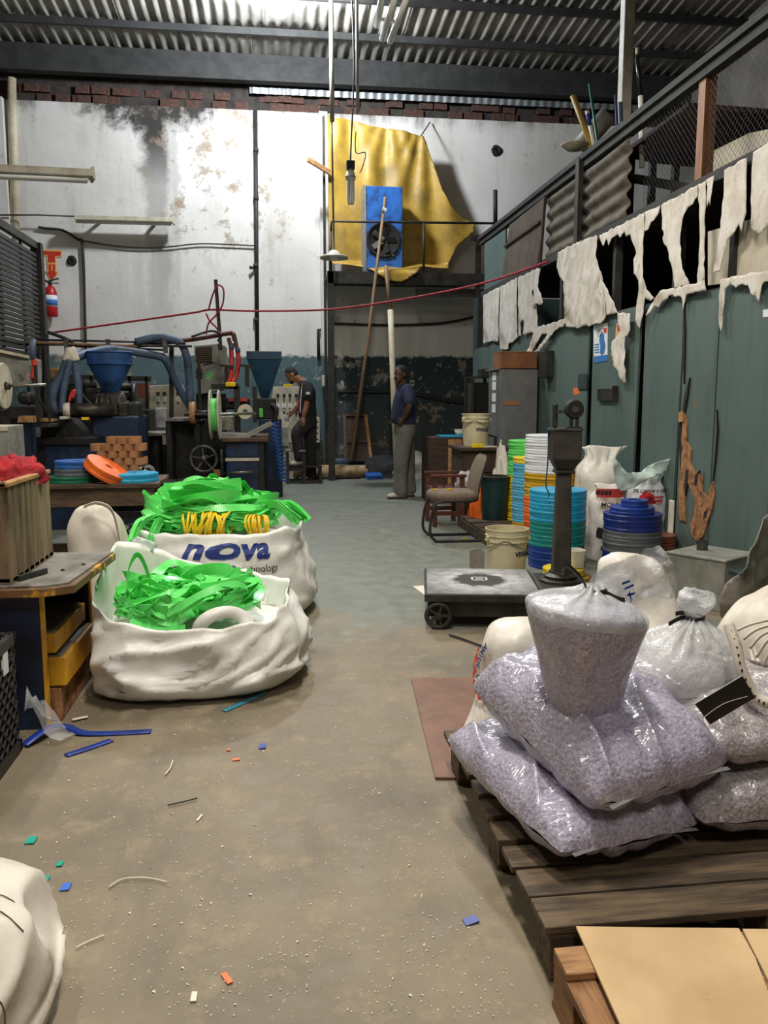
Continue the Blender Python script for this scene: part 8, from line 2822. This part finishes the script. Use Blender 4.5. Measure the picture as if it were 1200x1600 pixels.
tm.build('trousers', 'cloth_grey', t, smooth=True, remesh=.012, smooth_iter=3)
def shoe(parent, heel, dirv, L=.28):
    d = Vector(dirv).normalized()
    h = Vector(heel)
    M_ = Matrix((d, Vector((-d.y, d.x, 0)), Vector((0, 0, 1)))).transposed()
    mb = MB()
    ell(mb, h + d * .07 + Vector((0, 0, .062)), .075, .044, .050, rot=M_)
    ell(mb, h + d * .16 + Vector((0, 0, .048)), .10, .046, .036, rot=M_)
    ell(mb, h + d * (L - .055) + Vector((0, 0, .042)), .055, .047, .030, rot=M_)
    sh = mb.build('shoe', 'shoe_light', parent, smooth=True, remesh=.009, smooth_iter=2)
    b_ = MB()
    pts = []
    for i in range(20):
        a = 2 * PI * i / 20
        x_, y_ = math.cos(a), math.sin(a)
        pts.append((L / 2 + (L / 2) * math.copysign(abs(x_) ** .7, x_), .047 * math.copysign(abs(y_) ** .7, y_)))
    b_.prism(pts, lambda u, v, w: h + d * u + M_ @ Vector((0, v, 0)) + Vector((0, 0, w)), .022)
    b_.build('sole', 'sole_dark', sh, bevel=.004)
    lc = MB()
    for k in range(3):
        p = h + d * (.12 + .025 * k) + Vector((0, 0, .088 - .008 * k))
        lc.tube([p - M_ @ Vector((0, .025, .006)), p, p + M_ @ Vector((0, .025, -.006))], .003, 5)
    lc.build('laces', 'tub_white', sh)
    return sh
shoe(t, off + Vector((.03, -.10, .001)), (-1, -.12, 0))
shoe(t, off + Vector((.155, .10, .001)), (-1, -.35, 0))

# ---- bending worker at the control cabinet
off = Vector((PY(478.8, 680, 13.1).x, 13.1, 0))
t = thing('person', 'worker in black and crimson shirt bending over the gauge cabinet', 'person', off)
bm_, hm_ = MB(), MB()
eyes, hpt = head(bm_, hm_, (-.225, -.01, 1.675), off, (-.80, -.12, -.62), (-.62, 0, .78), .98)
limb(bm_, [(-.04, 0, 1.53), (-.10, -.0, 1.60), (-.165, -.01, 1.645)], [.066, .060, .058], 14, off)
trunk(bm_, [(.03, 0, .98, .10, .13), (.03, 0, 1.15, .10, .14), (.03, 0, 1.35, .11, .16), (.0, 0, 1.48, .09, .16), (-.02, 0, 1.55, .06, .10)], off)
limb(bm_, [(.02, -.18, 1.49), (.02, -.23, 1.36), (.005, -.245, 1.23)], [.055, .048, .042], 14, off)
limb(bm_, [(.005, -.245, 1.23), (-.02, -.24, 1.13), (-.05, -.225, 1.03)], [.042, .040, .028], 14, off)
hand(bm_, (-.05, -.225, 1.03), (-.02, .0, -1), (-.3, .9, 0), off, .25, 1.0, 1)
limb(bm_, [(-.0, .18, 1.48), (-.05, .22, 1.34), (-.11, .22, 1.20)], [.055, .048, .042], 14, off)
limb(bm_, [(-.11, .22, 1.20), (-.17, .20, 1.13), (-.235, .17, 1.07)], [.042, .040, .028], 14, off)
hand(bm_, (-.235, .17, 1.07), (-.7, -.2, -.55), (0, -.9, -.3), off, .9, 1.0, -1)
limb(bm_, [(.02, -.09, .96), (-.14, -.12, .79), (-.14, -.12, .55), (-.12, -.12, .34)], [.085, .065, .052, .042], 12, off)
limb(bm_, [(.05, .09, .96), (.06, .10, .5), (.07, .10, .07)], [.085, .055, .042], 12, off)
bm_.build('body', 'skin_mid', t, smooth=True, remesh=.0075, smooth_iter=2)
hm_.build('hair', 'hair_black', t, smooth=True, remesh=.009, smooth_iter=2)
for e, M_ in eyes:
    ell(MB(), e, .0075, .010, .0055, rot=M_, n=12, k=8).build('eye', 'ink_white', t, smooth=True)
    ell(MB(), e + M_ @ Vector((.007, 0, 0)), .005, .006, .006, rot=M_, n=10, k=6).build('iris', 'ink_black', t, smooth=True)
mb = MB()
ell(mb, hpt(.060, 0, -.088), .036, .050, .034, off)
mb.build('beard', 'hair_black', t, smooth=True)
sm = MB()
trunk(sm, [(.02, 0, 1.045, .142, .185), (.02, 0, 1.10, .145, .185), (.015, 0, 1.22, .138, .185), (.02, 0, 1.36, .135, .20), (.02, 0, 1.46, .125, .205), (.0, 0, 1.54, .098, .16), (-.04, 0, 1.59, .070, .085)], off)
limb(sm, [(.025, -.16, 1.495), (.03, -.215, 1.41), (.025, -.235, 1.32)], [.085, .078, .070], 16, off)
limb(sm, [(.0, .16, 1.495), (-.03, .21, 1.40), (-.06, .22, 1.30)], [.085, .078, .070], 16, off)
sh_ = sm.build('shirt', 'cloth_black', t, smooth=True, remesh=.011, smooth_iter=3)
# crimson front panel with pale piping, sleeve badge
mb = MB()
mb.grid(8, 12, lambda u, v: off + Vector((-.118 - .012 * math.sin(PI * v) + .06 * v * v + .075 * (1 - math.cos((u - .5) * 1.7)), -.075 + .02 * v - .11 * (u - .5) * 1.0, 1.08 + .44 * v)))
pn = mb.build('crimson_panel', 'cloth_crimson', sh_, smooth=True, solid=.012)
P = smoothpath([off + Vector((-.095, -.150, 1.09)), off + Vector((-.090, -.16, 1.25)), off + Vector((-.075, -.165, 1.40)), off + Vector((-.055, -.13, 1.54))], 6)
MB().tube(P, .008, 6).build('white_piping', 'ink_white', sh_, smooth=True)
mb = MB()
mb.grid(4, 3, lambda u, v: off + Vector((-.01 + .06 * u, -.304 - .010 * math.sin(PI * u), 1.375 + .04 * v)))
mb.build('sleeve_badge', 'ink_white', sh_, solid=.008)
tm = MB()
trunk(tm, [(.03, 0, .88, .115, .165), (.03, 0, .96, .135, .178), (.025, 0, 1.05, .135, .172), (.02, 0, 1.09, .125, .166)], off)
limb(tm, [(.02, -.085, .96), (-.07, -.11, .87), (-.145, -.12, .775), (-.14, -.12, .60), (-.12, -.12, .40)], [.118, .112, .10, .085, .082], 18, off)
limb(tm, [(.055, .085, .94), (.06, .095, .70), (.065, .10, .48), (.07, .10, .28), (.07, .10, .09)], [.118, .105, .092, .085, .085], 18, off)
for v in tm.v:
    v.z = max(v.z, .055)
tm.build('trousers', 'cloth_dark', t, smooth=True, remesh=.012, smooth_iter=3)
shoe(t, off + Vector((-.04, -.12, .262)), (-1, -.05, 0), .27)
shoe(t, off + Vector((.13, .10, .001)), (-1, -.1, 0), .27)
# cup held by the worker
c = off + Vector((-.305, .13, .955))
t2 = thing('beaker', 'clear beaker held in the hand of the bending worker', 'beaker', c)
MB().lathe([(0, 0), (.040, 0), (.048, .11), (.046, .11), (.038, .005), (0, .005)], c, 20).build('beaker', 'film_milky', t2, smooth=True)
MB().torus(c + Vector((0, 0, .11)), .048, .003).build('rim', 'film_milky', t2, smooth=True)
# step stool
s0 = PY(449, 700, 12.95).x
t = thing('step_stool', 'dark steel stool with a low side step under the raised foot', 'stool', (s0 + .15, 12.98, 0))
w1 = .25
for x in (s0, s0 + w1):
    for y in (12.83, 13.14):
        MB().box(x - .022, x + .022, y - .022, y + .022, .001, .50).build('leg', 'black_metal', t)
for y in (12.83, 13.14):
    MB().box(s0 + .022, s0 + w1 - .022, y - .015, y + .015, .20, .235).build('rung', 'black_metal', t)
    MB().box(s0 + .022, s0 + w1 - .022, y - .015, y + .015, .02, .05).build('rung', 'black_metal', t)
MB().box(s0 - .02, s0 + w1 + .02, 12.86, 13.11, .236, .256).build('foot_plate', 'machine_dark', t)
MB().box(s0 - .03, s0 + .05, 12.80, 13.17, .50, .525).build('seat_rail', 'worn_top', t)
MB().box(s0 + w1 - .07, s0 + w1 + .03, 12.80, 12.86, .50, .525).build('seat_rail', 'worn_top', t)
for y in (12.83, 13.14):
    MB().box(s0 + w1 + .235, s0 + w1 + .275, y - .02, y + .02, .001, .25).build('leg', 'black_metal', t)
    MB().box(s0 + w1 + .022, s0 + w1 + .235, y - .015, y + .015, .02, .05).build('rung', 'black_metal', t)
MB().box(s0 + w1 + .03, s0 + w1 + .28, 12.80, 13.17, .25, .275).build('low_step', 'machine_dark', t)
